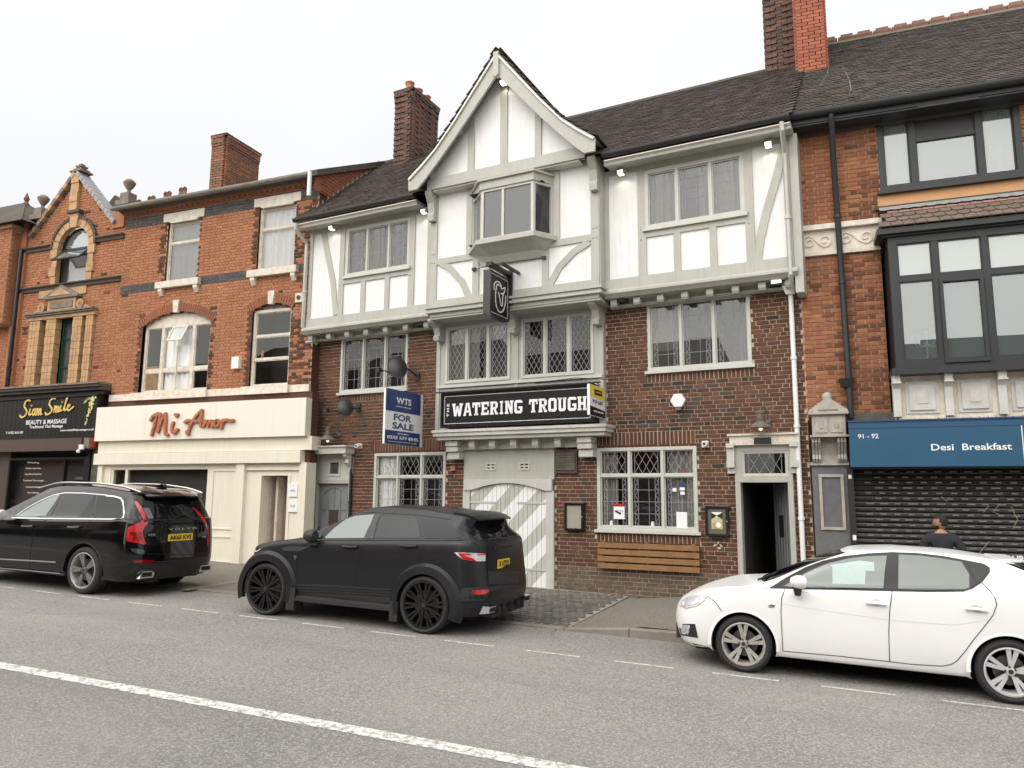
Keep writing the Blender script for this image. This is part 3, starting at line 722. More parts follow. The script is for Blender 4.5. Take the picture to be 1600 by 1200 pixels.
# --- centre storey, tie beam and gable
uc0, uc1 = P.at(673, 400, YC)[0], P.at(936.5, 400, YC)[0]; UM = (uc0+uc1)/2
zb0 = zat(815, 463, YC)
zmt, zmb = zat(893, 371, YC), zat(893, 381, YC)
bay = (P.at(738, 330, YC)[0], P.at(865, 330, YC)[0], zat(800, 376, YC), 8.3)
infill(uc0, uc1, zb0, 8.3, YC+.018, (bay[0]+.1, bay[1]-.1, bay[2], bay[3]))
MB().box(uc0-.02, uc0+.0, YC+.0, YW+.1, zb0, 8.3).obj('timber_post', M['paint'], pub); MB().box(uc1, uc1+.02, YC, YW+.1, zb0, 8.3).obj('timber_post', M['paint'], pub)
pw = .16
beam('timber_post', uc0, uc0+pw, zb0+.14, 8.3, YC); beam('timber_post', uc1-pw, uc1, zb0+.14, 8.3, YC)
beam('timber_post', bay[0]-.13, bay[0]+.0, zmt, 8.3, YC); beam('timber_post', bay[1], bay[1]+.13, zmt, 8.3, YC)
beam('sill_beam', uc0, uc1, zb0, zb0+.14, YC, .045)
pl = (P.at(738.6, 440, YC)[0], P.at(748, 440, YC)[0]); pr = (P.at(847.5, 430, YC)[0], P.at(857, 430, YC)[0])
beam('timber_post', *pl, zb0+.14, zmb, YC); beam('timber_post', *pr, zb0+.14, zmb, YC)
beam('window_rail', uc0+pw, pl[1], zmb, zmt, YC, .033); beam('window_rail', pr[0], uc1-pw, zmb, zmt, YC, .033)
brace(pxs([(685.5, 409), (703, 419), (722, 440), (734, 468)], YC), .13, YC)
brace(pxs([(921, 378), (897, 393), (874, 417), (858, 447)], YC), .13, YC)
pegs([(u, z) for u in (uc0+.05, uc0+.11, uc1-.05, uc1-.11, pl[0]+.06, pr[0]+.06) for z in (zmb+.04, zb0+.07, 6.9, 7.6)], YC)
# stepped cornice under the centre storey
def cornice(u0, u1, zt, yfr, name='cornice', ret=True):
    for (dy, a, b_) in ((0, 0, .05), (.035, .05, .09), (.02, .09, .14), (.09, .14, .22)):
        e = 0 if not ret else -dy
        MB().box(u0-e, u1+e, yfr+dy, -.05, zt-b_, zt-a-.0005).obj(name, M['paint'], pub)
cornice(uc0-.07, uc1+.07, zb0+.01, YC-.09)
MB().box(uc0, uc1, YC+.02, -.02, zb0-.25, zb0-.21).obj('soffit_board', M['paint'], pub)
# gable
zt0, zt1 = zat(800, 277, YG), zat(800, 262, YG)     # tie beam
zt0 = (zat(669, 296.5, YG)+zat(916.7, 250, YG))/2; zt1 = (zat(687, 278.6, YG)+zat(897, 234, YG))/2
apex = P.at(775.5, 70, YB-.03)
edge = [(0, 10.74), (.97, 9.50), (1.42, 8.98), (1.75, 8.70), (2.08, 8.45)]
inner = [(0, 10.25), (.97, 9.11), (1.42, 8.62), (1.70, 8.33), (1.86, 8.19)]
G0 = apex[0]
for sgn in (-1, 1):
    b = MB()
    for i in range(4): b.prism([(G0+sgn*edge[i][0], edge[i][1]), (G0+sgn*edge[i+1][0], edge[i+1][1]), (G0+sgn*inner[i+1][0], inner[i+1][1]), (G0+sgn*inner[i][0], inner[i][1])], YB, YB+.05)
    b.prism([(G0+sgn*edge[4][0], edge[4][1]), (G0+sgn*(edge[4][0]-.01), inner[4][1]), (G0+sgn*inner[4][0], inner[4][1])], YB, YB+.05)
    b.obj('bargeboard', M['paint'], pub)
    b = MB()
    for i in range(4):      # raised outer fillet
        k = .2
        f = lambda j: (G0+sgn*(edge[j][0]+(inner[j][0]-edge[j][0])*k), edge[j][1]+(inner[j][1]-edge[j][1])*k)
        b.prism([(G0+sgn*edge[i][0], edge[i][1]), (G0+sgn*edge[i+1][0], edge[i+1][1]), f(i+1), f(i)], YB-.03, YB-.002)
    b.obj('barge_fillet', M['paint'], pub)
    led = [(G0+sgn*(edge[j][0]+(inner[j][0]-edge[j][0])*.12), YB-.04, edge[j][1]+(inner[j][1]-edge[j][1])*.12) for j in range(5)]
    MB().tube(led, .006, 6).obj('led_strip', M['led'], pub)
    # soffit boards of the overhang and the roof deck behind
    b = MB()
    for i in range(4):
        b.add([(G0+sgn*edge[i][0], YB+.05, edge[i][1]-.03), (G0+sgn*edge[i+1][0], YB+.05, edge[i+1][1]-.03), (G0+sgn*edge[i+1][0], 2.4, edge[i+1][1]-.03), (G0+sgn*edge[i][0], 2.4, edge[i][1]-.03)], [(0,1,2,3)])
        b.add([(G0+sgn*edge[i][0], YB+.05, edge[i][1]+.0), (G0+sgn*edge[i+1][0], YB+.05, edge[i+1][1]+.0), (G0+sgn*edge[i+1][0], 2.4, edge[i+1][1]+.0), (G0+sgn*edge[i][0], 2.4, edge[i][1]+.0)], [(3,2,1,0)])
    b.obj('roof_deck', M['paint'], pub)
    # tile courses on the gable roof following its bell-cast foot
    seglen = [0]
    for i in range(4): seglen.append(seglen[-1]+math.hypot(edge[i+1][0]-edge[i][0], edge[i+1][1]-edge[i][1]))
    lst = []; vv = {}
    tot = seglen[-1]; nrow = int(tot/.105); q = random.Random(9+sgn)
    for r in range(nrow+1):
        s_ = tot - r*.105
        for i in range(4):
            if seglen[i] <= s_ <= seglen[i+1]+1e-6: break
        t = (s_-seglen[i])/(seglen[i+1]-seglen[i])
        px0 = edge[i][0]+(edge[i+1][0]-edge[i][0])*t; pz0 = edge[i][1]+(edge[i+1][1]-edge[i][1])*t
        dx, dz = edge[i][0]-edge[i+1][0], edge[i][1]-edge[i+1][1]; n_ = math.hypot(dx, dz); dx /= n_; dz /= n_
        y = YB-.05+(r % 2)*.085
        while y < 1.6:
            if y < YB+.3 or True:
                k = (i, q.randrange(3))
                if k not in vv:
                    def fn(b, x_, y_, z_, dx=dx, dz=dz, j=k[1]):
                        U = Vector((sgn*dx, 0, dz)); N = Vector((sgn*(-dz)*-1, 0, -dx*-1)); N = Vector((sgn*dz, 0, -dx)); 
                        if N.z < 0: N = -N
                        c = Vector((x_, y_, z_)); vs = []
                        for (a_, b_, c_) in ((-.5,0,0),(.5,0,0),(.5,1,0),(-.5,1,0),(-.5,0,1),(.5,0,1),(.5,1,1),(-.5,1,1)):
                            vs.append(c + Vector((0, a_*(.158-.004*j), 0)) + U*(b_*.2-.02) + N*(.008+(.1+.03*j)*.2*(1-b_)+c_*.022))
                        b.add(vs, [(0,1,5,4),(1,2,6,5),(2,3,7,6),(3,0,4,7),(4,5,6,7),(3,2,1,0)])
                    vv[k] = fn
                lst.append(((G0+sgn*px0, y+.08, pz0), k, vv[k], 0))
            y += .17
    deck = MB().box(G0+sgn*.01-.01, G0+sgn*.01+.01, YB+.06, 2.3, edge[0][1]-.05, edge[0][1]+.01).obj('ridge_board', M['paint'], pub)
    pieces('roof_tile', lst, deck, [M['tile']], P, 60, 'roof_tiles')
for k in range(9):
    MB().prism([(G0-.13, edge[0][1]-.05), (G0, edge[0][1]+.085), (G0+.13, edge[0][1]-.05), (G0, edge[0][1]+.055)], YB-.06+k*.42, YB+.35+k*.42).obj('ridge_tile', M['tile'], pub)
MB().prism([(G0-.06, edge[0][1]-.02), (G0+.06, edge[0][1]-.02), (G0+.06, edge[0][1]-.5), (G0, edge[0][1]-.56), (G0-.06, edge[0][1]-.5)], YB-.05, YB+.06).obj('apex_block', M['paint'], pub)
# gable face
hw = edge[3][0]-.25
# outline of infill under the deck
gp = [(G0-d+.0, z-.05) for d, z in reversed(edge[:4])] + [(G0+d, z-.05) for d, z in edge[1:4]]
gp = [(u, max(z, zt0)) for u, z in gp]
MB().prism([(G0-edge[3][0], zt0)] + gp + [(G0+edge[3][0], zt0)], YG+.018, YG+.05).obj('render_panel', M['render'], pub)
MB().box(G0-edge[3][0]-.02, G0+edge[3][0]+.02, YG-.06, YG+.02, zt0, zt1).obj('tie_beam', M['paint'], pub)
MB().box(G0-edge[3][0]+.1, G0+edge[3][0]-.1, YG-.02, YC+.03, zt0-.035, zt0-.001).obj('soffit_board', M['paint_pale'], pub)
def gable_h(u):
    d = abs(u-G0)
    for i in range(4):
        if edge[i][0] <= d <= edge[i+1][0]: return edge[i][1]+(edge[i+1][1]-edge[i][1])*(d-edge[i][0])/(edge[i+1][0]-edge[i][0])-.06
    return edge[-1][1]
for (xa, xb, yy) in ((782, 793, 200), (731.5, 741, 240), (836, 846, 200)):
    a, b_ = P.at(xa, yy, YG)[0], P.at(xb, yy, YG)[0]
    MB().prism([(a, zt1), (b_, zt1), (b_, gable_h(b_)), (a, gable_h(a))], YG-.015, YG+.017).obj('timber_post', M['paint'], pub)
for sgn in (-1, 1):     # rafters framing the infill, purlin ends
    b = MB()
    for i in range(3):
        z_ = [edge[i][1]-.06, edge[i+1][1]-.06]; d_ = [edge[i][0], edge[i+1][0]]
        b.prism([(G0+sgn*d_[0], z_[0]), (G0+sgn*d_[1], z_[1]), (G0+sgn*max(d_[1]-.16, 0), z_[1]-.0), (G0+sgn*max(d_[0]-.16, 0), z_[0]-.0-(.2 if i == 0 else 0))], YG-.02, YG+.016)
    b.obj('rafter', M['paint'], pub)
    ub = G0+sgn*edge[1][0]*1.02; zb_ = gable_h(ub)+.02
    MB().prism([(ub-.06, zb_-.14), (ub+.06, zb_-.14), (ub+.06, zb_+.02), (ub-.06, zb_+.02)], YB+.06, YG).obj('purlin_end', M['paint'], pub)
# corbel brackets under the tie beam and under the cornice
def corbel(uc, zt, h, y0, y1, wd, name='corbel', m='paint'):
    p = [(y1, zt), (y0, zt), (y0, zt-h*.12), (y0+.03, zt-h*.2), (y1-(y1-y0)*.55, zt-h*.38), (y1-(y1-y0)*.42, zt-h*.7), (y1-(y1-y0)*.55, zt-h*.82), (y1-(y1-y0)*.5, zt-h), (y1, zt-h)]
    return MB().xprism(p, uc-wd/2, uc+wd/2).obj(name, M[m], pub, fix=True)
for uc in (uc0+.06, uc1-.06): corbel(uc, zt0-.0, .62, YG-.05, YC-.02, .15)
zco = zb0-.21
for px_ in (684.5, 801, 931.5): corbel(P.at(px_, 490, -.3)[0], zco, .42, YC+.06, -.10, .14)

# canted bay window of the gable room
yb = YC-.40
bf0, bf1 = P.at(752, 330, yb)[0], P.at(833, 330, yb)[0]
bz0, bz1 = zat(793, 370, yb), zat(790, 290, yb)
corner = [(bay[0], YC), (bf0, yb), (bf1, yb), (bay[1], YC)]
bw = MB().zprism([(corner[0][0]-.02, YC+.02), (bf0-.02, yb-.03), (bf1+.02, yb-.03), (corner[3][0]+.02, YC+.02)], bz1, bz1+.16).obj('bay_head', M['paint'], pub, fix=True)
MB().zprism([(corner[0][0]-.06, YC+.02), (bf0-.05, yb-.08), (bf1+.05, yb-.08), (corner[3][0]+.06, YC+.02)], bz1+.16, bz1+.2).obj('bay_cornice', M['paint'], pub, fix=True)
MB().zprism([(corner[0][0]-.1, YC+.02), (bf0-.06, yb-.1), (bf1+.06, yb-.1), (corner[3][0]+.1, YC+.02)], bz0-.09, bz0).obj('bay_sill', M['paint'], pub, fix=True)
# splayed apron below the sill
lo = [(bay[0]+.22, YC), (bf0+.12, YC-.08), (bf1-.12, YC-.08), (bay[1]-.22, YC)]; hi = [(corner[0][0]-.04, YC), (bf0-.02, yb-.04), (bf1+.02, yb-.04), (corner[3][0]+.04, YC)]
mid_ = [((a[0]*.75+c[0]*.25), (a[1]*.8+c[1]*.2)) for a, c in zip(lo, hi)]
b = MB(); zz = [bz0-.09, bz0-.25, bz0-.38]
for ring, z in ((hi, zz[0]), (mid_, zz[1]), (lo, zz[2])): b.v += [(p[0], p[1], z) for p in ring]
for k in range(2):
    for i in range(3): b.f.append((k*4+i, k*4+i+1, k*4+i+5, k*4+i+4)); b.m.append(0)
b.f.append((8, 9, 10, 11)); b.m.append(0); b.obj('bay_apron', M['paint'], pub, fix=True)
def canted_side(a, c, cols, ptype='glass_grey', name='bay_window'):
    """one glazed face of the bay between plan points a and c"""
    ang = math.atan2(c[1]-a[1], c[0]-a[0]); L = math.hypot(c[0]-a[0], c[1]-a[1])
    f = MB(); n_ = len(cols)+1; t = .05
    f.box(0, t, 0, .06, bz0, bz1); f.box(L-t, L, 0, .06, bz0, bz1); f.box(t, L-t, 0, .06, bz0, bz0+t); f.box(t, L-t, 0, .06, bz1-t, bz1)
    for c_ in cols: f.box(L*c_-.025, L*c_+.025, .002, .058, bz0+t, bz1-t)
    o = f.obj(name, M['paint_win'], pub); o.location = (a[0], a[1], 0); o.rotation_euler = (0, 0, ang)
    xs = [t] + [L*c_ for c_ in cols] + [L-t]
    for i in range(n_): MB().box(xs[i]+(.025 if i else 0), xs[i+1]-(.025 if i < n_-1 else 0), .03, .034, bz0+t, bz1-t).obj('pane', M[ptype], o)
canted_side(corner[0], corner[1], ()); canted_side(corner[1], corner[2], (.42,)); canted_side(corner[2], corner[3], ())
MB().box(bay[0]+.1, bay[1]-.1, YC+.6, YC+.62, bz0, bz1).obj('room', M['interior'], pub)
b = MB(); b.box(bay[0]+.08, bay[0]+.1, YC+.05, YC+.6, bz0, bz1); b.box(bay[1]-.1, bay[1]-.08, YC+.05, YC+.6, bz0, bz1); b.box(bay[0]+.1, bay[1]-.1, yb+.1, YC+.6, bz1-.0, bz1+.01); b.box(bay[0]+.1, bay[1]-.1, yb+.1, YC+.6, bz0-.01, bz0)
b.obj('room', M['interior'], pub)

# --- first-floor oriel with diamond panes
yo = -.12
o0, o1 = oriel[0], oriel[1]
zo1 = zb0-.2; zo0 = 3.2
wl1 = P.rect(697, 797.5, 507.5, 596, yo); wr1 = P.rect(815, 928, 492, 588, yo); zav = ((wl1[2]+wr1[2])/2, (wl1[3]+wr1[3])/2)
wl1 = (wl1[0], wl1[1], *zav); wr1 = (wr1[0], wr1[1], *zav)
b = MB()
for (a, c, e, f) in ((o0, wl1[0], zo0, zo1), (wl1[1], wr1[0], zo0, zo1), (wr1[1], o1, zo0, zo1), (wl1[0], wl1[1], zo0, zav[0]), (wr1[0], wr1[1], zo0, zav[0]), (wl1[0], wl1[1], zav[1], zo1), (wr1[0], wr1[1], zav[1], zo1)): b.box(a, c, yo, .05, e, f)
b.obj('oriel_panelling', M['paint'], pub)
for r_w in (wl1, wr1):
    window(pub, P, r_w, yo, cols=(.335, .665), lead='diamond', pane={0: 'glass_grey', 1: 'glass', 2: 'glass_grey'} if r_w is wl1 else 'glass', fw=.05, bar=.06, proud=.025, sill=False, inset=.02, curtain=[(.02, .5, 'curtain_grey', 0)] if r_w is wl1 else None)
MB().box(o0+.02, o1-.02, yo-.05, yo-.001, zav[0]-.09, zav[0]-.03).obj('oriel_sill', M['paint_win'], pub)
for uu in (o0+.01, (wl1[1]+wr1[0])/2, o1-.07): MB().box(uu-.03, uu+.06, yo-.02, yo-.001, zo0, zo1).obj('timber_post', M['paint'], pub)

# --- canopy cornice, dentils, consoles over the garage
zc1 = (zat(673, 673, -.5)+zat(949, 660.5, -.5))/2; zc0 = (zat(677, 687.4, -.5)+zat(946, 679, -.5))/2
cc0, cc1 = P.at(674, 680, -.5)[0], P.at(947, 670, -.5)[0]
for (dy, a, b_) in ((0, 0, .055), (.03, .055, .13), (.09, .13, zc1-zc0)):
    MB().box(cc0+dy*.8, cc1-dy*.8, -.5+dy, .03, zc1-b_, zc1-a-.0005).obj('canopy_board', M['paint_pale'], pub)
fz0 = zat(800, 696+5, -.12)
MB().box(cc0+.2, P.at(903, 700, -.12)[0], -.12, .04, fz0, zc0-.001).obj('canopy_fascia', M['paint'], pub)
for px_ in (740.5, 772, 805, 839, 874):
    u = P.at(px_, 694, -.2)[0]; MB().xprism([(-.121, zc0-.002), (-.3, zc0-.002), (-.3, zc0-.13), (-.27, zc0-.19), (-.121, zc0-.19)], u-.065, u+.065).obj('dentil', M['paint'], pub, fix=True)
for px_ in (706, 913):
    u = P.at(px_, 700, -.3)[0]
    for (h0, h1, yy) in ((0, .12, -.33), (.12, .23, -.30), (.23, .38, -.24)):
        MB().box(u-.14, u+.14, yy, .02, zc0-h1, zc0-h0-.012).obj('console', M['paint_pale'], pub)
# --- garage doors: plank leaves in white and grey diagonal stripes
yd = -.03
gu0, gu1 = P.at(723, 850, yd)[0], P.at(866, 850, yd)[0]
pz0, pz1 = zat(795, 749, yd), fz0
gpan = MB(); 
sw = [P.rect(758.8, 775, 723, 735, yd), P.rect(811, 827.5, 723, 735, yd)]
sw = [(a, b_, sw[0][2], sw[0][3]) for a, b_, *_ in sw]
for (a, c, e, f) in ((gu0, sw[0][0], pz0, pz1), (sw[0][1], sw[1][0], pz0, pz1), (sw[1][1], gu1, pz0, pz1), (sw[0][0], sw[0][1], pz0, sw[0][2]), (sw[0][0], sw[0][1], sw[0][3], pz1), (sw[1][0], sw[1][1], pz0, sw[0][2]), (sw[1][0], sw[1][1], sw[0][3], pz1)):
    gpan.box(a, c, yd, .05, e, f)
gpan.obj('garage_panel', M['paint'], pub)
for r_w in sw: window(pub, P, r_w, yd, cols=(.5,), rows=(.5,), fw=.025, bar=.012, proud=.015, depth=.05, sill=False, m='paint_win', pane='glass', inset=.01, roomd=.3)
gb = zat(795, 919, yd)
au0, au1 = gu0+.03, gu1-.03
arch = [(au0, pz0), (au1, pz0), (au1, pz0-.22)]
N_ = 12
for k in range(N_+1):
    t = k/N_; u = au1-.14-(au1-au0-.28)*t; arch.append((u, pz0-.22+.15*math.sin(PI*t)))
arch.append((au0, pz0-.22))
MB().prism(arch, yd-.06, yd+.03).obj('arched_head', M['paint_pale'], pub)
jw = .16
MB().box(gu0, gu0+jw, yd-.03, yd+.05, -.2, pz0-.22).obj('door_jamb', M['paint_pale'], pub); MB().box(gu1-jw, gu1, yd-.03, yd+.05, -.2, pz0-.22).obj('door_jamb', M['paint_pale'], pub)
stripe = bpy.data.materials.new('stripe_paint'); stripe.use_nodes = True; n = stripe.node_tree.nodes; l = stripe.node_tree.links
g_ = n.new('ShaderNodeAttribute'); g_.attribute_name = 'facade'; sp = n.new('ShaderNodeSeparateXYZ'); l.new(g_.outputs['Vector'], sp.inputs[0])
a_ = n.new('ShaderNodeMath'); a_.operation = 'MULTIPLY_ADD'; a_.inputs[1].default_value = -1.0; l.new(sp.outputs[0], a_.inputs[0]); l.new(sp.outputs[2], a_.inputs[2])
b_ = n.new('ShaderNodeMath'); b_.operation = 'MULTIPLY_ADD'; b_.inputs[1].default_value = 1/.68; b_.inputs[2].default_value = .12; l.new(a_.outputs[0], b_.inputs[0])
c_ = n.new('ShaderNodeMath'); c_.operation = 'FRACT'; l.new(b_.outputs[0], c_.inputs[0]); d_ = n.new('ShaderNodeMath'); d_.operation = 'GREATER_THAN'; d_.inputs[1].default_value = .5; l.new(c_.outputs[0], d_.inputs[0])
mx_ = n.new('ShaderNodeMix'); mx_.data_type = 'RGBA'; mx_.inputs[6].default_value = (.46,.47,.42,1); mx_.inputs[7].default_value = (.8,.8,.79,1); l.new(d_.outputs[0], mx_.inputs[0]); l.new(mx_.outputs[2], n['Principled BSDF'].inputs['Base Color']); n['Principled BSDF'].inputs['Roughness'].default_value = .55
du0, du1 = gu0+jw+.01, gu1-jw-.01
door = thing('garage_door', 'tall double garage door of vertical boards with white and grey diagonal stripes', 'door', P)
NB = 17
for k in range(NB):
    a = du0+(du1-du0)*k/NB; c = du0+(du1-du0)*(k+1)/NB
    ftop = lambda u: pz0-.2+.15*math.sin(PI*min(1, max(0, (u-au0-.1)/(au1-au0-.2))))
    mb = MB().prism([(a+.004, gb), (c-.004, gb), (c-.004, ftop(c)), (a+.004, ftop(a))], yd+.0, yd+.03)
    o = mb.obj('board', stripe, door)
    at = o.data.attributes.new('facade', 'FLOAT_VECTOR', 'POINT')
    for i, v in enumerate(o.data.vertices): at.data[i].vector = v.co
MB().box(du0, du1, yd+.03, yd+.04, gb, pz0-.05).obj('door_backing', M['paint'], door)
um = (du0+du1)/2; MB().box(um-.007, um+.007, yd-.006, yd-.001, gb, pz0-.08).obj('meeting_strip', M['paint'], door)
for z in (gb+.38, zat(855, 786, yd)):
    for (a, c) in ((du0-.06, du0+.62), (du1-.62, du1+.06)): MB().box(a, c, yd-.012, yd-.001, z-.02, z+.02).obj('hinge', M['paint_pale'], door)
MB().box(du0-.0, du1, yd-.0, .4, gb-.25, gb-.03).obj('threshold', M['black'], door)
# vent grille
b = MB(); b.box(vent[0], vent[1], -.05, .02, vent[2], vent[3]); vo = b.obj('vent_frame', M['brown'], pub)
for k in range(7): z = vent[2]+.06+k*(vent[3]-vent[2]-.1)/7; MB().xprism([(-.055, z), (-.075, z-.0), (-.056, z+.05)], vent[0]+.04, vent[1]-.04).obj('louvre', M['mossy'], vo, fix=True)

# --- right doorway (the door stands open)
ly = -.06
u0, u1 = dR[0], dR[1]; zl = zat(1195, 753.7, 0); zt = dR[3]
tw = P.rect(1159.5, 1231, 704.5, 743.5, -.02)
pd = thing('open_doorway', 'open pub doorway with pale frame, dark hall and leaded fanlight above', 'doorway', P)
def pbox(name, *a, m='paint', par=None): return MB().box(*a).obj(name, M[m], par or pd)
pbox('jamb', u0, u0+.085, -.05, .16, -.15, zl); pbox('jamb', u1-.085, u1, -.05, .16, -.15, zl)
pbox('transom_rail', u0, u1, -.055, .16, zl, tw[2]-.0); pbox('transom_stile', u0, tw[0], -.05, .1, tw[2], zt); pbox('transom_stile', tw[1], u1, -.05, .1, tw[2], zt); pbox('transom_head', tw[0], tw[1], -.05, .1, tw[3], zt)
window(pd, P, tw, -.02, lead='diamond', fw=.02, proud=.015, sill=False, pane='glass', name='fanlight', inset=.01)
lz = (zat(1192, 693, -.12), zat(1190, 680, -.12)); lx = (P.at(1140, 686, -.12)[0], P.at(1245, 686, -.12)[0])
pbox('lintel_board', lx[0], lx[1], -.14, -.0, lz[0]-.02, lz[1], m='oldwhite')
pbox('lintel_cap', lx[0]-.03, lx[1]+.03, -.18, -.0, lz[1], lz[1]+.03, m='oldwhite')
for px_, in ((1141.5,), (1241,)):
    u = P.at(px_, 710, -.1)[0]
    for (h0, h1, yy) in ((0, .08, -.17), (.08, .3, -.12), (.3, .42, -.15), (.42, .52, -.08)): pbox('console', u-.065, u+.065, yy, .02, lz[0]-.04-h1+.06, lz[0]-.04-h0+.06-.004, m='paint_pale')
pl_ = P.rect(1178, 1205, 683.5, 694, -.15); pbox('name_plaque', pl_[0], pl_[1], -.152, -.141, pl_[2], pl_[3], m='black')
hall = MB(); x0_, x1_ = u0+.085, u1-.085
hall.add([(x0_, .16, -.15), (x1_, .16, -.15), (x1_, .16, zl), (x0_, .16, zl), (x0_, 3.0, -.15), (x1_, 3.0, -.15), (x1_, 3.0, zl), (x0_, 3.0, zl)], [(4,5,6,7), (0,4,7,3), (1,2,6,5), (0,1,5,4), (3,7,6,2)]).obj('hall', M['interior'], pd)
# open boarded leaf, swung into the hall on the right
hd = u1-.1
leaf = bpy.data.objects.new('door_leaf', MB().box(-.75, 0, 0, .04, gz(0)+.06, zl-.02).mesh('door_leaf', M['door_grey'])); C.objects.link(leaf); leaf.parent = pd; leaf.location = (hd, .17, 0); leaf.rotation_euler = (0, 0, -math.radians(62))
for k in range(6): MB().box(-.745+k*.125, -.738+k*.125, -.006, -.001, .1, zl-.05).obj('board_joint', M['black'], leaf)
MB().box(-.5, -.3, -.012, -.001, 1.25, 1.62).obj('door_window', M['black'], leaf)
# door step
pbox('step', u0-.02, u1+.02, -.25, .15, -.2, .075, m='kerb')

# --- left side door under its own hood
ld = thing('side_door', 'grey arched-rib side door under pale hood with bracket, left end of pub', 'door', P)
u0, u1 = P.at(496, 780)[0], P.at(546, 780)[0]; zl = zat(520, 752, 0); 
q_ = lambda name, *a, m='paint': pbox(name, *a, m=m, par=ld)
zh0, zh1 = zat(520, 709, -.25), zat(516, 699, -.25)
q_('jamb', u0-.1, u0, -.05, .1, -.1, zh0); q_('jamb', u1, u1+.04, -.05, .1, -.1, zh0)
sw_ = P.rect(513, 532, 719, 744, -.02)
q_('transom_rail', u0, u1, -.04, .1, zl-.05, zl+.03)
tb = MB()
for (a, c, e, f) in ((u0, sw_[0], zl+.03, zh0), (sw_[1], u1, zl+.03, zh0), (sw_[0], sw_[1], zl+.03, sw_[2]), (sw_[0], sw_[1], sw_[3], zh0)): tb.box(a, c, -.02, .05, e, f)
tb.obj('transom_panel', M['paint_pale'], ld); window(ld, P, sw_, -.02, fw=.03, proud=.02, sill=False, inset=.01, pane='glass_grey', roomd=.3)
q_('hood', u0-.3, u1+.1, -.32, .0, zh0, zh1, m='paint_pale'); q_('hood_cap', u0-.33, u1+.13, -.36, .0, zh1, zh1+.035, m='paint_pale')
for u in (u0-.22, u1+.03):
    MB().xprism([(.0, zh0), (-.27, zh0), (-.27, zh0-.06), (-.17, zh0-.12), (-.19, zh0-.2), (-.08, zh0-.3), (-.06, zh0-.42), (0, zh0-.45)], u-.045, u+.045).obj('bracket', M['paint_pale'], ld, fix=True)
q_('door_panel', u0, u1, .05, .08, -.1, zl-.05, m='door_grey')
cm = (u0+u1)/2; rad = (u1-u0)/2-.08
for u in (cm-rad*.95, cm-rad*.45, cm, cm+rad*.45, cm+rad*.95):
    h = zl-.12-rad+math.sqrt(max(0, rad*rad-(u-cm)**2)); q_('rib', u-.012, u+.012, .03, .049, .1, h, m='door_grey')
for z in (zl-.62, zl-1.1): q_('rib', cm-rad, cm+rad, .028, .049, z-.015, z+.015, m='door_grey')
MB().ribbon([(cm+rad*math.cos(PI*k/12), zl-.12-rad+rad*math.sin(PI*k/12)) for k in range(13)], .03, .028, .049).obj('arched_rib', M['door_grey'], ld)
q_('door_pane', cm-.12, cm+.12, .022, .03, zl-1.08, zl-.64, m='brown')
MB().tube([(u0+.07, .04, .95), (u0+.06, 0, 1.0), (u0+.06, 0, 1.15), (u0+.07, .04, 1.2)], .012).obj('handle', M['black'], ld)
q_('step', u0-.05, u1+.05, -.12, .05, -.1, .02+gz(-10.2), m='kerb')

# --- eaves, gutters, main roof
YE = -.80
RY, RZ = 2.5, 11.0
for (a, b_) in ((G0+edge[4][0]+.03, 4.75), (-6.15, G0-edge[4][0]-.03)):
    profile('soffit', [(YW-.02, ZE-.0), (YE+.06, ZE-.03), (YE+.06, ZE+.06), (YW-.02, ZE+.06)], a, b_)
    profile('eaves_board', [(YE+.04, ZE+.07), (YE+.0, ZE+.07), (YE-.01, ZE+.03), (YE+.02, ZE+.0), (YE+.02, ZE-.05), (YE+.06, ZE-.05), (YE+.06, ZE+.07)], a, b_)
    MB().xprism([(YE-.14+.07*(1-math.cos(PI*k/8)), ZE+.135-.065*math.sin(PI*k/8)) for k in range(9)] + [(YE-.01, ZE+.15), (YE-.14, ZE+.15)], a, b_).obj('gutter', M['gutter'], pub, fix=True)
    MB().tube([(a+.02, YE-.005, ZE+.045), (b_-.02, YE-.005, ZE+.045)], .006, 6).obj('led_strip', M['led'], pub)
for (a, b_) in ((G0+.02, 4.72), (-6.13, G0-.02)):
    L_ = math.hypot(RY-YE, RZ-(ZE+.12))
    dk = MB().add([(a, YE-.06, ZE+.13), (b_, YE-.06, ZE+.13), (b_, RY, RZ), (a, RY, RZ)], [(0,1,2,3)]).add([(a, RY, RZ), (b_, RY, RZ), (b_, 6.4, 8.0), (a, 6.4, 8.0)], [(0,1,2,3)]).obj('roof_deck', M['tile'], pub)
    s_ = (0, RY-YE+.06, RZ-ZE-.13); n_ = (0, -(RZ-ZE-.13), RY-YE+.06)
    clipf = (lambda A_, Q_, a=a: abs(a+A_-G0) > (1.8 if Q_ < 1.0 else .0))
    tiles(dk, P, (a, YE-.08, ZE+.145), (1,0,0), s_, n_, b_-a, L_+.1, [M['tile']], 120 if a > -2 else 60, clip=clipf)
    k = a
    while k < b_-.05:
        MB().xprism([(RY-.14, RZ-.04), (RY-.07, RZ+.05), (RY, RZ+.085), (RY+.07, RZ+.05), (RY+.14, RZ-.04)], k, min(k+.3, b_)).obj('ridge_tile', M['tile_grey'], pub, fix=True); k += .305
# deck between (hidden behind the gable)
MB().add([(G0-1.8, RY, RZ), (G0+1.8, RY, RZ), (G0+1.8, 6.4, 8), (G0-1.8, 6.4, 8)], [(0,1,2,3)]).obj('roof_deck', M['tile'], pub)

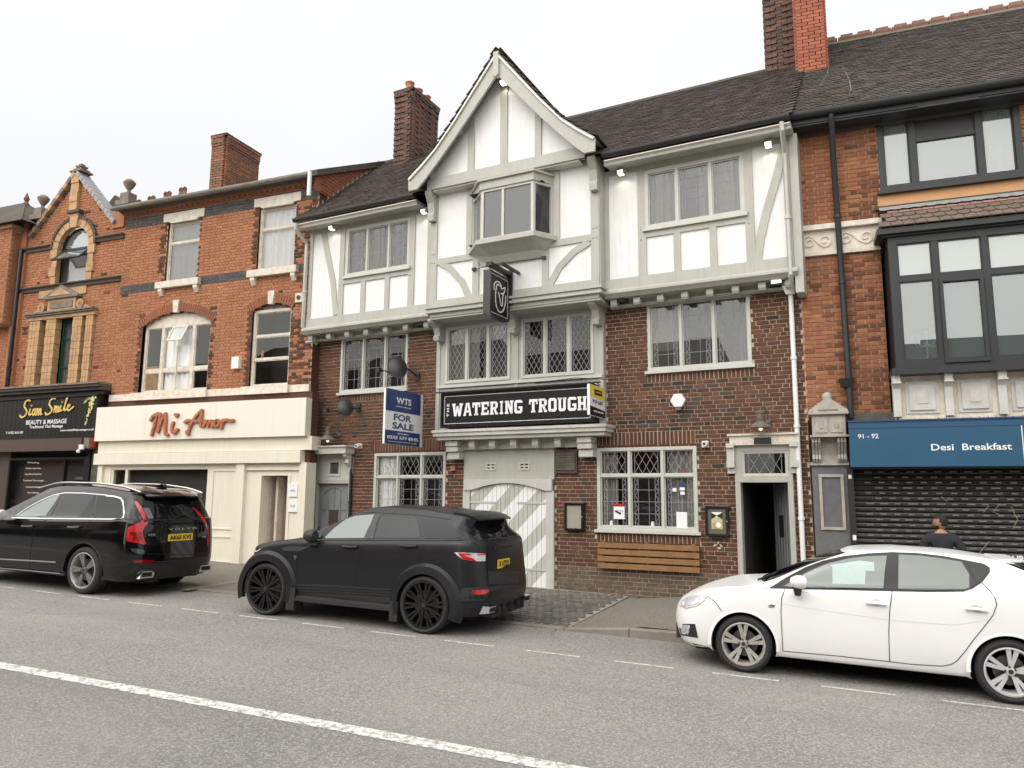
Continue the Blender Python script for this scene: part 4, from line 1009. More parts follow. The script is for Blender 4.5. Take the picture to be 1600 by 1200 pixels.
# --- chimneys
def chimney(label, frame, parent_ok, u0, u1, y0, y1, z0, z1, m, mort, ribs, pots, name='chimney_stack', capm='brick_dark'):
    t = thing(name, label, 'chimney', frame)
    core = MB().box(u0+.01, u1-.01, y0+.01, y1-.01, z0, z1-.05).obj('core', M[mort], t)
    lst = []; bh = .075; nrow = int((z1-z0)/bh); q = random.Random(11)
    faces = [('x', u0, u1, y0, -1), ('y', y0, y1, u1, 1), ('y', y0, y1, u0, -1)]
    ivs = []
    for (ax, a, b_, c, sg) in faces:
        for r in range(nrow):
            z = z0+(r+.5)*bh; x = a-(r % 2)*.11
            while x < b_:
                p, qq = max(x, a), min(x+.225, b_)
                if qq-p > .05:
                    rel = (p+qq)/2; off = 0
                    if ribs:
                        fr = (rel-a)/(b_-a)*ribs % 1; off = .022*(1 if .25 < fr < .75 else 0)
                    if z > z1-.35: off += .018*(1+int((z-(z1-.35))/.11))
                    wd = qq-p-.012
                    if ax == 'x':
                        key, fn = (round(wd, 2), 'x'), (lambda b, X, Y, Z, w_=round(wd, 2): b.box(X-w_/2, X+w_/2, Y-.06, Y+.02, Z-.032, Z+.032))
                        lst.append(((rel, c-off, z), key, fn, 0))
                    else:
                        key, fn = (round(wd, 2), 'y'), (lambda b, X, Y, Z, w_=round(wd, 2): b.box(X-.04, X+.04, Y-w_/2, Y+w_/2, Z-.032, Z+.032))
                        lst.append(((c+sg*off, rel, z), key, fn, 0))
                x += .225
    pieces('brick', lst, core, [M[m]], frame, 40, 'bricks')
    MB().box(u0-.06, u1+.06, y0-.06, y1+.06, z1-.04, z1+.03).obj('cap', M[capm], t)
    for (pu, py_) in pots:
        MB().lathe([(.13, 0), (.12, .1), (.1, .2), (.115, .24), (.13, .26), (.13, .29), (.09, .29), (.09, .15)], (pu, py_, z1+.03), 14).obj('chimney_pot', M['pot'], t, smooth=True)
    b = MB(); 
    MB().box(u0-.04, u1+.04, y0-.09, y0-.0, z0-.12, z0+.12).obj('flashing', M['lead'], t)
    for k in range(7):
        y_ = y0+(y1-y0)*k/7; z_ = z0+.05+k*.12
    return t
cu = P.at(626, 250, 1.9)[0]
M['brick_pubch'] = mat('brick_pubch', rough=.9, rand=[(.15,.085,.065),(.12,.07,.055),(.18,.095,.07),(.10,.065,.055)], noise=(3,(.08,.05,.04),.6), bump=(60,.5))
chimney('ribbed brown brick chimney with three terracotta pots at left end of pub', P, True, cu-.2, cu+.32, 1.9, 3.1, 10.15, zat(628, 143, 1.9), 'brick_pubch', 'mortar_pub', 2, [(cu+.08, 2.1), (cu+.08, 2.5), (cu+.08, 2.9)])
cr_ = P.at(1198.5, 100, 2.3)[0]; cr1 = P.at(1243, 60, 2.3)[0]
chimney('tall brown ribbed chimney at right end of pub roof beside orange chimney', P, True, cr_, cr1-.02, 2.3, 3.4, 10.7, 13.9, 'brick_pubch', 'mortar_pub', 2, [(cr_+.2, 2.6)])

# --- pipes on the pub
def pipe(label, pts, r, m, name='drainpipe', hopper=None, frame=P, brk=True, group=None):
    t = thing(name, label, 'drainpipe', frame, group=group)
    MB().tube(pts, r, 10).obj('pipe', M[m], t, smooth=True)
    if hopper:
        (u, y, z) = hopper; MB().add([(u-.13,y-.1,z),(u+.13,y-.1,z),(u+.13,y+.08,z),(u-.13,y+.08,z),(u-.07,y-.05,z-.17),(u+.07,y-.05,z-.17),(u+.07,y+.05,z-.17),(u-.07,y+.05,z-.17)], [(0,1,2,3),(4,5,1,0),(5,6,2,1),(7,4,0,3),(6,7,3,2),(7,6,5,4)]).obj('hopper', M[m], t, fix=True)
        MB().box(u-.145, u+.145, y-.115, y+.09, z-.0, z+.035).obj('hopper_rim', M[m], t)
    for i in range(len(pts)-1):
        if not brk: break
        a, b_ = pts[i], pts[i+1]; L = abs(a[2]-b_[2])
        if L > 1.2:
            k = 1
            while k*1.15 < L:
                f_ = k*1.15/L; p = [a[j]+(b_[j]-a[j])*f_ for j in range(3)]; MB().lathe([(r+.012, -.025), (r+.012, .025)], p, 10).obj('collar', M[m], t); k += 1
    return t
ur_ = P.at(1247, 700, -.08)[0]
pipe('white drainpipe at the right corner of the pub wall', [(ur_, -.09, zat(1246, 455, -.1)), (ur_, -.09, zat(1256, 700, -.08)), (ur_+.0, -.09, .05)], .042, 'white', hopper=(ur_, -.14, zat(1246, 443, -.14)))
pipe('pale grey drainpipe running down right edge of white upper wing', [(4.62, YE-.06, 8.13), (4.62, YE-.06, 8.0), (4.6, YW-.07, 7.75), (4.6, YW-.07, 5.6), (4.6, -.2, 5.4)], .04, 'paint_pale')
ul_ = P.at(486, 620, -.1)[0]
pipe('pale drainpipe down the left corner of the pub', [(-6.1, YE-.06, 8.13), (-6.1, YE-.06, 8.0), (-6.1, YW-.07, 7.75), (-6.1, YW-.07, 5.75), (-6.08, -.2, 5.5), (-6.08, -.14, 4.8), (-6.08, -.14, 2.9), (-6.1, -.14, .2)], .045, 'paint_pale', hopper=(-6.08, -.2, 5.42))
ub_ = P.at(547.5, 760, -.05)[0]
pipe('thin black drainpipe right of the grey side door', [(ub_, -.05, zat(547, 704, 0)), (ub_, -.05, .1)], .03, 'black')
# ------------------------------------------------------------------ the orange brick house over the cream shop
Lf = LEFT
hl = thing('brick_shop_house', 'three-storey orange brick house over the cream shopfront with dark brick bands', 'house', Lf)
def la(px, py, y=0): return Lf.at(px, py, y)
LU0, LU1 = la(187, 460)[0], la(489.5, 500)[0]
w1 = Lf.rect(259.5, 309.5, 344, 440); w2 = Lf.rect(402.5, 460.5, 323, 418); zt_ = ((w1[2]+w2[2])/2, (w1[3]+w2[3])/2)
w1 = (w1[0], w1[1], *zt_); w2 = (w2[0], w2[1], *zt_)
w3 = Lf.rect(219.5, 326, 487, 612); w4 = Lf.rect(391, 452, 474, 604); 
zs2 = (w3[2]+w4[2])/2
w3 = (w3[0], w3[1], zs2, w3[3]); w4 = (w4[0], w4[1], zs2, w4[3])
LZC = (la(191, 361)[1]+la(495, 313)[1])/2            # under the cornice band
LZT = la(330, 330)[1]
zstone = (la(162, 620.4)[1]+la(484, 602.4)[1])/2
band2 = (la(186, 459)[1]+la(391, 432.5)[1])/2
spring3 = w3[3]-.30; spring4 = w4[3]-.12
def arch_hole(w, rise):
    c, hw = (w[0]+w[1])/2, (w[1]-w[0])/2; R_ = (hw*hw+rise*rise)/(2*rise)
    def f(z):
        if z < w[2]: return None
        if z <= w[3]-rise: return (w[0], w[1])
        k = z-(w[3]-R_)
        if k >= R_: return None
        h = math.sqrt(max(0, R_*R_-k*k)); return (c-h, c+h)
    return f
h3 = arch_hole(w3, .32); h4 = arch_hole(w4, .14)
lint = [(w[0]-.14, w[1]+.14, w[3]-.02, w[3]+.25) for w in (w1, w2)]
def arch_band(w, rise, t):
    f = arch_hole((w[0]-t, w[1]+t, w[3]-rise, w[3]+t), rise+.03)
    return f
def left_pick(u, z, header):
    if z > LZC-.0 and z < LZC+.32: return 2
    if band2-.01 < z < band2+.15: return 2
    near = min(abs(u-w[0]) for w in (w1, w2, w3, w4)); near2 = min(abs(u-w[1]) for w in (w1, w2, w3, w4))
    rr = random.Random(int(u*83)*31+int(z*211))
    for w in (w1, w2, w3, w4):
        if w[2] < z < w[3]+.05 and (0 < w[0]-u < .14 or 0 < u-w[1] < .1): return 1 if rr.random() < .85 else 0
    if u > LU1-.62 and rr.random() < .25+.6*(u-(LU1-.62))/.62: return 1
    if u > LU1-.95 and z < 5.6 and rr.random() < .3: return 1
    return 1 if rr.random() < .006 else 0
SH = Lf.rect(150, 477, 629, 685, -.45)
lwall = brickwork(hl, Lf, lambda z: (LU0, LU1), 4.2, LZC+.38, [w1, w2, lambda z: (h3(z)), lambda z: (h4(z))] + lint, [M['brick_red'], M['brick_sooty'], M['brick_blue']], M['mortar_red'], pick=left_pick, limit=300, flemish=1)
MB().box(LU0, LU1, .3, 7.5, -.2, 4.3).obj('house_body', M['mortar_red'], hl); MB().box(LU0, LU1, 1.3, 7.5, 4.31, LZC+.3).obj('house_body', M['mortar_red'], hl)
MB().box(LU1-.02, LU1, .03, 7.5, 4.0, LZC+.38).obj('side_wall', M['brick_sooty'], hl)
def gauged(w, rise, t, m='brick_orange', key=True):
    """arch of gauged orange bricks with a white keystone"""
    c, hw = (w[0]+w[1])/2, (w[1]-w[0])/2; R_ = (hw*hw+rise*rise)/(2*rise); zc = w[3]-R_
    a0 = math.asin(min(1, hw/R_))+.04; n = max(8, int(2*a0*R_/.075))
    for k in range(n):
        p, q = -a0+2*a0*k/n+.004/R_*2, -a0+2*a0*(k+1)/n-.004/R_*2
        if key and abs((p+q)/2) < .085/R_*.9: continue
        MB().prism([(c+R_*math.sin(p), zc+R_*math.cos(p)), (c+R_*math.sin(q), zc+R_*math.cos(q)), (c+(R_+t)*math.sin(q), zc+(R_+t)*math.cos(q)), (c+(R_+t)*math.sin(p), zc+(R_+t)*math.cos(p))], -.012, .03).obj('arch_brick', M[m], hl)
    if key: MB().prism([(c-.07, w[3]-.03), (c+.07, w[3]-.03), (c+.1, w[3]+t+.08), (c-.1, w[3]+t+.08)], -.06, .03).obj('keystone', M['oldwhite'], hl)
gauged(w3, .32, .21); gauged(w4, .14, .21)
# top-floor windows: lintels, sills with brackets
for i, w in enumerate((w1, w2)):
    l_ = lint[i]
    MB().prism([(l_[0], w[3]+.03), (w[0]+.05, w[3]+.03), (w[0]+.1, w[3]-.02), (w[1]-.1, w[3]-.02), (w[1]-.05, w[3]+.03), (l_[1], w[3]+.03), (l_[1], l_[3]), (l_[0], l_[3])], -.03, .03).obj('lintel', M['oldwhite'], hl)
    MB().box(w[0]-.17, w[1]+.17, -.12, .03, w[2]-.17, w[2]-.0).obj('stone_sill', M['oldwhite'], hl)
    for u in (w[0]-.08, w[1]+.0): MB().xprism([(.02, w[2]-.17), (-.1, w[2]-.17), (-.1, w[2]-.25), (-.03, w[2]-.36), (.02, w[2]-.36)], u-.0, u+.13).obj('sill_bracket', M['oldwhite'], hl, fix=True)
    window(hl, Lf, w, .07, rows=(.66,), fw=.06, m='oldwhite', pane='glass_grey', sill=False, proud=.0, curtain=[(0, 1, 'curtain' if i else 'curtain_grey', 0)], room='interior')
# first-floor windows
window(hl, Lf, (w3[0]+.02, w3[1]-.02, w3[2], w3[3]-.30), .1, cols=(.27, .73), rows=(.33,), fw=.07, bar=.09, m='oldwhite', pane=['glass', 'glass'], sill=False, proud=0, curtain=[(.25, .74, 'curtain', 0)], name='triple_window')
zq = w3[3]-.30; c3 = (w3[0]+w3[1])/2
MB().prism([(w3[0]+.02, zq)] + [(c3+(w3[1]-w3[0]-.04)/2*math.cos(PI-PI*k/14), zq+.27*math.sin(PI*k/14)**.8) for k in range(1, 14)] + [(w3[1]-.02, zq)], .1, .16).obj('arched_panel', M['oldwhite'], hl)
MB().box(w3[0]+.05+(w3[1]-w3[0])*.47, w3[0]+.09+(w3[1]-w3[0])*.47, .09, .12, w3[2]+.08, w3[2]+1.2).obj('glazing_bar', M['oldwhite'], hl)
fl = MB(); fl.box(0, .5, -.015, .015, -.45, -.41); fl.box(0, .5, -.015, .015, -.04, 0); fl.box(0, .04, -.015, .015, -.41, -.04); fl.box(.46, .5, -.015, .015, -.41, -.04)
fo = fl.obj('fanlight_sash', M['oldwhite'], hl); MB().box(.04, .46, -.004, .004, -.41, -.04).obj('pane', M['glass_sky'], fo); fo.location = (c3-.13, .06, zq-.08); fo.rotation_euler = (-.45, 0, 0)
board = MB().box(w3[0]+.1, w3[0]+.52, .14, .15, w3[2]+.08, w3[2]+.72).obj('boarded_pane', M['stone'], hl)
window(hl, Lf, (w4[0], w4[1], w4[2], w4[3]-.13), .08, rows=(.36, .66), fw=.065, m='oldwhite', pane='glass', sill=False, proud=0, name='sash_window')
MB().prism([(w4[0], w4[3]-.13), (w4[1], w4[3]-.13), (w4[1]-.12, w4[3]-.05), ((w4[0]+w4[1])/2, w4[3]), (w4[0]+.12, w4[3]-.05)], .1, .16).obj('arched_panel', M['stonegrey'], hl)
MB().lathe([(.03, 0), (.032, .1), (.02, .14), (.012, .16), (.012, .2), (0, .2)], (w4[0]+.25, .16, w4[2]+.72), 10).obj('bottle_on_sash', M['terracotta'], hl, smooth=True)
# white stone band under the first-floor windows
zb2 = zs2; MB().box(LU0, LU1, -.05, .04, zb2-.17, zb2-.0).obj('stone_band', M['oldwhite'], hl)
for w in (w3, w4): MB().box(w[0]-.1, w[1]+.1, -.12, -.051, zb2-.18, zb2+.01).obj('stone_sill', M['oldwhite'], hl)
MB().box(LU0, LU1, -.03, .04, 4.0, zb2-.18).obj('brick_strip', M['brick_sooty'], hl)
# corbelled brick cornice with dentils
zc_ = LZC+.36
steps = [(-.03, .0, .07), (-.06, .07, .13), (-.12, .24, .31), (-.16, .31, .39), (-.2, .45, .52), (-.25, .52, .6)]
gzz = (la(177.4, 328.2, -.4)[1]+la(488.7, 269.7, -.4)[1])/2
k_ = (gzz-zc_)/.6
for (y, a, b_) in steps: MB().box(LU0-.0, LU1, y, .03, zc_+a*k_, zc_+b_*k_-.003).obj('cornice_course', M['brick_red'], hl)
MB().box(LU0, LU1, -.05, .03, zc_+.13*k_, zc_+.24*k_).obj('cornice_course', M['brick_sooty'], hl); MB().box(LU0, LU1, -.14, .03, zc_+.39*k_, zc_+.45*k_).obj('cornice_course', M['brick_sooty'], hl)
n = int((LU1-LU0)/.075); q = random.Random(2)
row = MB()
for i in range(n): u = LU0+(i+.5)*.075; row.box(u-.022, u+.022, -.055, -.03, zc_+.0, zc_+.065*k_)
tag(row.obj('dentils', M['brick_red'], hl), kind='stuff')
n = int((LU1-LU0)/.17)
for i in range(n):
    u = LU0+(i+.5)*.17
    if 6 < i < 10 or 17 < i < 20: MB().box(u-.085, u+.085, -.11, -.05, zc_+.14*k_, zc_+.235*k_).obj('cornice_slip', M['brick_red'], hl); continue
    MB().prism([(u-.05, zc_+.13*k_), (u-.0, zc_+.13*k_), (u+.07, zc_+.235*k_), (u+.0, zc_+.235*k_)], -.11, -.05).obj('cornice_dentil', M['brick_red'], hl)
MB().xprism([(-.42+.08*(1-math.cos(PI*k/8)), gzz+.05-.07*math.sin(PI*k/8)) for k in range(9)] + [(-.27, gzz+.07), (-.42, gzz+.07)], LU0-.15, LU1+.05).obj('gutter', mat('zinc', (.25,.24,.215), .6, noise=(3,(.16,.13,.1),.7)), hl, fix=True)
MB().xprism([(-.3, gzz+.0), (-.3, gzz+.1), (0, gzz+.2), (4.0, gzz+2.3), (7.5, gzz), (0, gzz-.1)], LU0, LU1).obj('roof', M['tile_grey'], hl, fix=True)
# the verge wall that rises over the pub's lower roof, with stepped lead
vw = [(-.2, gzz-.3), (-.2, gzz+.1), (4.0, gzz+2.22), (4.0, gzz-.3)]
MB().xprism(vw, LU1-.0, LU1+.03).obj('verge_wall', M['brick_orange'], hl, fix=True)
MB().xprism([(-.25, gzz+.02), (-.25, gzz+.17), (4.0, gzz+2.33), (4.0, gzz+2.16)], LU1-.15, LU1+.1).obj('verge_coping', M['darkstone'], hl, fix=True)
fz = lambda y: 8.3+(y+.35)*.86
for k in range(14):
    y = -.2+k*.2; MB().xprism([(y, fz(y)-.1), (y, fz(y)+.02), (y+.1, fz(y+.2)+.14), (y+.2, fz(y+.2)+.02), (y+.2, fz(y+.2)-.1)], LU1+.031, LU1+.045).obj('step_flashing', M['lead'], hl, fix=True)
# verge bricks
rows_ = []
for r in range(26):
    z = gzz-.25+r*.09
    y = 0+.1*(r % 2)
    while y < 3.6:
        if fz(y)+.08 < z < gzz+.1+(y+.2)*.5: MB().box(LU1+.03, LU1+.043, y, y+.205, z, z+.073).obj('brick', M['brick_orange'], hl)
        y += .225
pipe('short white rainwater pipe beside the orange verge wall', [(LU1+.02, -.42, gzz+.04), (LU1+.02, -.42, gzz-.55)], .05, 'white', frame=Lf, brk=False)
# chimney on the ridge
cz1 = Lf.at(345, 212, 1.4)[1]; cu_ = Lf.at(341, 250, 1.4)[0]
chimney('square orange brick chimney above the brick house with cream shop', Lf, True, cu_-.22, cu_+.24, 1.4, 2.75, gzz+.4, cz1, 'brick_chim', 'mortar_red', 0, [])
# terracotta crest pieces showing over the gutter
for px_ in (215, 237, 262, 286):
    y_ = 324-(px_-215)*.28; u = Lf.at(px_, y_-10, .2)[0]; z = Lf.at(px_, y_-8, .2)[1]
    b = MB()
    for s_ in (-1, 1): b.lathe([(.05, -.02), (.07, -.02), (.07, .02), (.05, .02), (.05, -.02)], (u+s_*.062, .2, z), 10, 'y')
    b.box(u-.12, u+.12, .18, .22, z-.35, z-.06); b.obj('crest_piece', M['ridge'], hl)
# alarm box, vents
ab = Lf.rect(362, 373, 557.5, 575.5, -.1); MB().box(ab[0], ab[1], -.11, 0, ab[2], ab[3]).obj('alarm_box', M['white'], tag(onframe(MB().box(0, .001, 0, .001, 0, .001).obj('alarm', M['white']), Lf), 'white alarm box on orange brick between the first-floor windows', 'alarm'))
v = Lf.at(467, 465, -.05); b = MB().box(v[0]-.1, v[0]+.1, -.06, 0, v[1]-.11, v[1]+.11).obj('vent_surround', M['oldwhite'], hl); MB().lathe([(.055, 0), (.055, .02)], (v[0], -.075, v[1]), 14, 'y').obj('vent_hole', M['black'], b)
v = Lf.at(472, 482, -.05); MB().lathe([(.05, 0), (.05, .1)], (v[0], -.1, v[1]-.03), 14, 'y').obj('vent_pipe', M['stonegrey'], hl)

# ------------------------------------------------------------------ cream shopfront
cs = thing('cream_shopfront', 'cream painted shopfront with boxed fascia, dark window and doorway beside it', 'shopfront', Lf)
def cbx(name, *a, m='cream', par=None): return MB().box(*a).obj(name, M[m], par or cs)
YS = -.3
cbx('fascia_box', SH[0], SH[1], -.45, -.0, SH[2], SH[3], m='cream_pale')
for f_ in (.26, .60): cbx('fascia_joint', SH[0]+(SH[1]-SH[0])*f_, SH[0]+(SH[1]-SH[0])*f_+.006, -.453, -.4502, SH[2]+.01, SH[3]-.01)
s2z = (la(150, 690, -.45)[1], la(300, 721, -.52)[1]); 
zA = la(300, 706, -.5)[1]; zB = la(300, 724, -.5)[1]
cbx('shutter_housing', SH[0]+.03, SH[1]+.12, -.34, 0, zA+.01, SH[2]-.001)
cbx('lower_fascia', SH[0]-.0, SH[1]-.12, -.42, 0, zB, zA)
gb_ = .33
wS = Lf.rect(168, 323, 729, 870, YS); wS = (wS[0], wS[1], .75, wS[3])
zt_s = zB
bays = [(Lf.at(150, 800, YS)[0], wS[0]), (wS[1], Lf.at(366, 800, YS)[0])]
cbx('pilaster', bays[0][0], bays[0][0]+.16, YS-.06, 0, .15, zt_s); cbx('panel', bays[0][0]+.16, wS[0], YS, .0, .15, zt_s)
cbx('stall_riser', wS[0], wS[1], YS, 0, .15, .75); cbx('head_rail', wS[0], wS[1], YS, 0, wS[3], zt_s)
window(cs, Lf, wS, YS, cols=(.16,), fw=.05, m='cream', pane='glass', sill=False, room='reflection_brown', roomd=.29, proud=-.02, name='shop_window')
px0 = Lf.at(330, 800, YS)[0]; px1 = Lf.at(368, 800, YS)[0]; px2 = Lf.at(381, 800, YS)[0]; px3 = Lf.at(401.7, 800, YS)[0]; px4 = Lf.at(451, 800, YS)[0]; px5 = Lf.at(467, 800, YS)[0]; px6 = Lf.at(478, 800, YS)[0]
cbx('panel', wS[1], px1, YS+.02, 0, .15, zt_s)
for (z0_, z1_) in ((.35, .95), (1.1, zt_s-.15)):
    b = MB(); a, c = wS[1]+.1, px1-.06; t = .03
    b.box(a, c, YS, YS+.02, z0_, z0_+t); b.box(a, c, YS, YS+.02, z1_-t, z1_); b.box(a, a+t, YS, YS+.02, z0_+t, z1_-t); b.box(c-t, c, YS, YS+.02, z0_+t, z1_-t); b.obj('panel_moulding', M['cream'], cs)
cbx('pilaster', px1, px2, YS-.07, 0, .1, zt_s); cbx('panel', px2, px3, YS+.02, 0, .1, zt_s)
zd = Lf.at(427, 743, YS)[1]
cbx('head_rail', px3, px4, YS+.02, .0, zd, zt_s); cbx('transom_moulding', px2, px5, YS-.03, YS+.019, zd+.12, zd+.17)
cbx('door_jamb', px3, px3+.07, YS+.0, .0, .1, zd); cbx('door_jamb', px4-.07, px4, YS+.0, .0, .1, zd)
cbx('panel', px4, px5, YS+.02, 0, .1, zt_s); cbx('pilaster', px5, px6, YS-.06, 0, .1, zt_s)
# the doorway passage
b = MB(); a, c = px3+.07, px4-.07
b.add([(a,0,.1),(c,0,.1),(c,0,zd),(a,0,zd),(a,2.2,.1),(c,2.2,.1),(c,2.2,zd),(a,2.2,zd)], [(4,5,6,7),(0,4,7,3),(1,2,6,5),(0,1,5,4),(3,7,6,2)]); b.obj('passage', M['oldwhite'], cs)
MB().box(LU0+.1, a-.02, -.02, .28, -.1, zt_s+.3).obj('shop_core', M['interior'], cs)
for z in [.35+.075*k for k in range(26)]:
    cbx('brick_course', a+.001, a+.012, .05, 1.3, z, z+.062, m='oldwhite')
cbx('door_leaf', a+.18, a+.24, .0, .9, .12, zd-.03, m='oldwhite'); cbx('inner_stile', a+.3, a+.36, .2, .26, .12, zd, m='stonegrey')
# two white name plates by the door
for i, (yy, t_) in enumerate(((766, '89A'), (790, 'FLAT 2'))):
    p = Lf.rect(451.5, 465.5, yy-10, yy+10, YS-.0); s = onframe(MB().box(p[0], p[1], YS-.02, YS+.019, p[2], p[3]).obj('door_plate', M['signwhite']), Lf)
    tag(s, ('small white name plate by the cream shop door, upper of two', 'small white name plate by the cream shop door, lower of two')[i], 'sign', 'name plates by the door')
    text('plate_lettering', ('89A', 'FLAT')[i], s, ((p[0]+p[1])/2, YS-.021, (p[2]+p[3])/2-.01), .07, M['navy'], ext=.001, fit=(.13, .045)); text('plate_mark', 'v', s, ((p[0]+p[1])/2, YS-.021, p[3]-.05), .03, M['navy'], ext=.001, fit=(.02, .02))
# raised script letters
yS = -.45
def script_strokes(name, strokes, wd, x0, z0, W, H_, y, m, parent, label=None, depth=.05, cat=None):
    """letters drawn as rounded brush strokes in a unit box"""
    b = MB(); 
    for st in strokes:
        pts = []
        n_ = len(st)
        P_ = [Vector((x0+p[0]*W, 0, z0+p[1]*H_)) for p in st]
        for i in range(n_-1):
            p0 = P_[max(i-1, 0)]; p1 = P_[i]; p2 = P_[i+1]; p3 = P_[min(i+2, n_-1)]
            for k in range(6):
                t = k/6; pts.append(.5*((2*p1)+(-p0+p2)*t+(2*p0-5*p1+4*p2-p3)*t*t+(-p0+3*p1-3*p2+p3)*t**3))
        pts.append(P_[-1]); pp = [(p.x, p.z) for p in pts]
        for i in range(len(pp)-1):
            a, c = pp[i], pp[i+1]; dx, dz = c[0]-a[0], c[1]-a[1]; L = math.hypot(dx, dz)
            if L < 1e-5: continue
            nx_, nz_ = -dz/L*wd/2, dx/L*wd/2
            b.prism([(a[0]+nx_, a[1]+nz_), (c[0]+nx_, c[1]+nz_), (c[0]-nx_, c[1]-nz_), (a[0]-nx_, a[1]-nz_)], y-depth, y)
            b.prism([(a[0]+wd/2*math.cos(2*PI*k/8), a[1]+wd/2*math.sin(2*PI*k/8)) for k in range(8)], y-depth-.0005*(i % 3), y)
        a = pp[-1]; b.prism([(a[0]+wd/2*math.cos(2*PI*k/8), a[1]+wd/2*math.sin(2*PI*k/8)) for k in range(8)], y-depth, y)
    o = b.obj(name, m, parent); return o
S_mi = Lf.rect(236, 365, 640, 678, -.48); X0, X1, Z0, Z1 = S_mi[0], S_mi[1], S_mi[2], S_mi[3]
W_ = X1-X0; HH = Z1-Z0
ms = thing('shop_name_letters', 'raised terracotta script lettering on the cream fascia', 'sign', Lf)
letters = {
 'M': ([[(.0,.62),(.03,.8),(.075,.88)], [(.085,.9),(.06,.5),(.025,.0)], [(.085,.9),(.115,.85),(.11,.5),(.10,.12)], [(.11,.2),(.14,.6),(.18,.88)], [(.18,.88),(.19,.6),(.19,.3),(.20,.02),(.225,.0)]]),
 'i': ([[(.285,.50),(.272,.28),(.285,.10),(.315,.08),(.345,.20)]]),
 'A': ([[(.46,.1),(.475,.0),(.50,.35),(.56,.72),(.625,.95)], [(.625,.95),(.62,.6),(.625,.3)], [(.43,.48),(.47,.56),(.54,.52),(.63,.5)]]),
 'm': ([[(.67,.52),(.66,.3)], [(.66,.34),(.70,.5),(.715,.46),(.71,.28)], [(.71,.34),(.75,.5),(.765,.44),(.76,.26)]]),
 'o': ([[(.80,.5),(.785,.38),(.80,.28),(.83,.3),(.84,.42),(.82,.52),(.80,.5)]]),
 'r': ([[(.88,.52),(.875,.36),(.865,.2)], [(.87,.36),(.90,.5),(.94,.52),(.965,.48),(1.0,.5)]]),
}
for k, st in letters.items(): script_strokes('letter', st, .066, X0, Z0, W_, HH, yS, M['terracotta'], ms, depth=.07)
hxs = [(16*math.sin(2*PI*k/20)**3/32, (13*math.cos(2*PI*k/20)-5*math.cos(4*PI*k/20)-2*math.cos(6*PI*k/20)-math.cos(8*PI*k/20))/32) for k in range(20)]
MB().prism([(X0+.318*W_+a*.13, Z0+.80*HH+b_*.13) for a, b_ in hxs], yS-.07, yS).obj('heart', M['terracotta'], ms)

# ------------------------------------------------------------------ the gabled brick house with the dark massage shop
hg = thing('gabled_brick_house', 'red brick house with steep stone-coped gable and arched window over dark shop', 'house', Lf)
GU0, GU1 = la(30, 430)[0], LU0
ga_ = Lf.at(122.5, 280, 0); gl_ = Lf.at(56, 371, 0); gr_ = Lf.at(179, 343, 0)
gc = ga_[0]; gzf = (gl_[1]+gr_[1])/2; ghw = ((gc-gl_[0])+(gr_[0]-gc))/2
str1 = (la(60, 385)[1]+la(165, 370)[1])/2-.05; str2 = (la(30, 455)[1]+la(140, 440)[1])/2
wa = Lf.rect(92, 139, 355, 446); wa = (wa[0], wa[1], str2+.02, wa[3])
wc_ = (wa[0]+wa[1])/2; wr = (wa[1]-wa[0])/2
def wa_hole(z, e=0):
    if z < wa[2]: return None
    if z < wa[3]-wr: return (wa[0]-e, wa[1]+e)
    k = z-(wa[3]-wr)
    if k > wr+e: return None
    return (wc_-math.sqrt(max(0, (wr+e)**2-k*k)), wc_+math.sqrt(max(0, (wr+e)**2-k*k)))
zp0 = (la(10, 612)[1]+la(150, 598)[1])/2; 
pw_ = Lf.rect(49, 145, 498, 606); pw_ = (pw_[0], pw_[1], zp0, pw_[3])
gtop = ga_[1]
def gouter(z):
    if z < gzf: return (GU0, GU1)
    if z > gtop: return None
    h = ghw*(gtop-z)/(gtop-gzf); return (gc-h, gc+h)
gwall = brickwork(hg, Lf, gouter, zp0-.1, gtop, [lambda z: wa_hole(z, .0), pw_], [M['brick_red'], M['brick_sooty']], M['mortar_red'], pick=lambda u, z, h: 1 if random.Random(int(u*77)+int(z*911)).random() < .03 else 0, limit=0, flemish=1)
MB().prism([(GU0, -.2), (GU1, -.2), (GU1, gzf), (gc+ghw, gzf), (gc, gtop), (gc-ghw, gzf), (GU0, gzf)], 1.2, 7.0).obj('house_body', M['tile_grey'], hg)
MB().box(GU0, GU0+.02, .03, 1.2, 0, gzf).obj('side_wall', M['brick_red'], hg)
# copings of short stones
for sgn in (-1, 1):
    n = 12
    for k in range(n):
        t0, t1 = k/n+.004, (k+1)/n-.004
        f = lambda t, o: (gc+sgn*ghw*1.06*(1-t)+sgn*o*.55, gzf-.1+(gtop+.12-gzf+.1)*t+o*.8)
        MB().prism([f(t0, 0), f(t1, 0), f(t1, .12), f(t0, .12)], -.12, .25).obj('coping_stone', M['stone' if k % 2 else 'stonegrey'] if sgn < 0 else M['lead'], hg)
# string courses
for (z, segs) in ((str1, ((GU0-.05, wa[0]-.3), (wa[1]+.3, GU1))), (str2, ((GU0-.05, GU1-.0),))):
    for (a, b_) in segs: MB().xprism([(.02, z-.1), (-.05, z-.1), (-.06, z-.03), (-.12, z), (-.12, z+.03), (.02, z+.06)], a, b_).obj('string_course', M['darkstone'], hg, fix=True)
MB().box(wa[0]-.6, wa[1]+.05, -.04, .02, str2-.32, str2-.1).obj('stone_panel', M['stone'], hg)
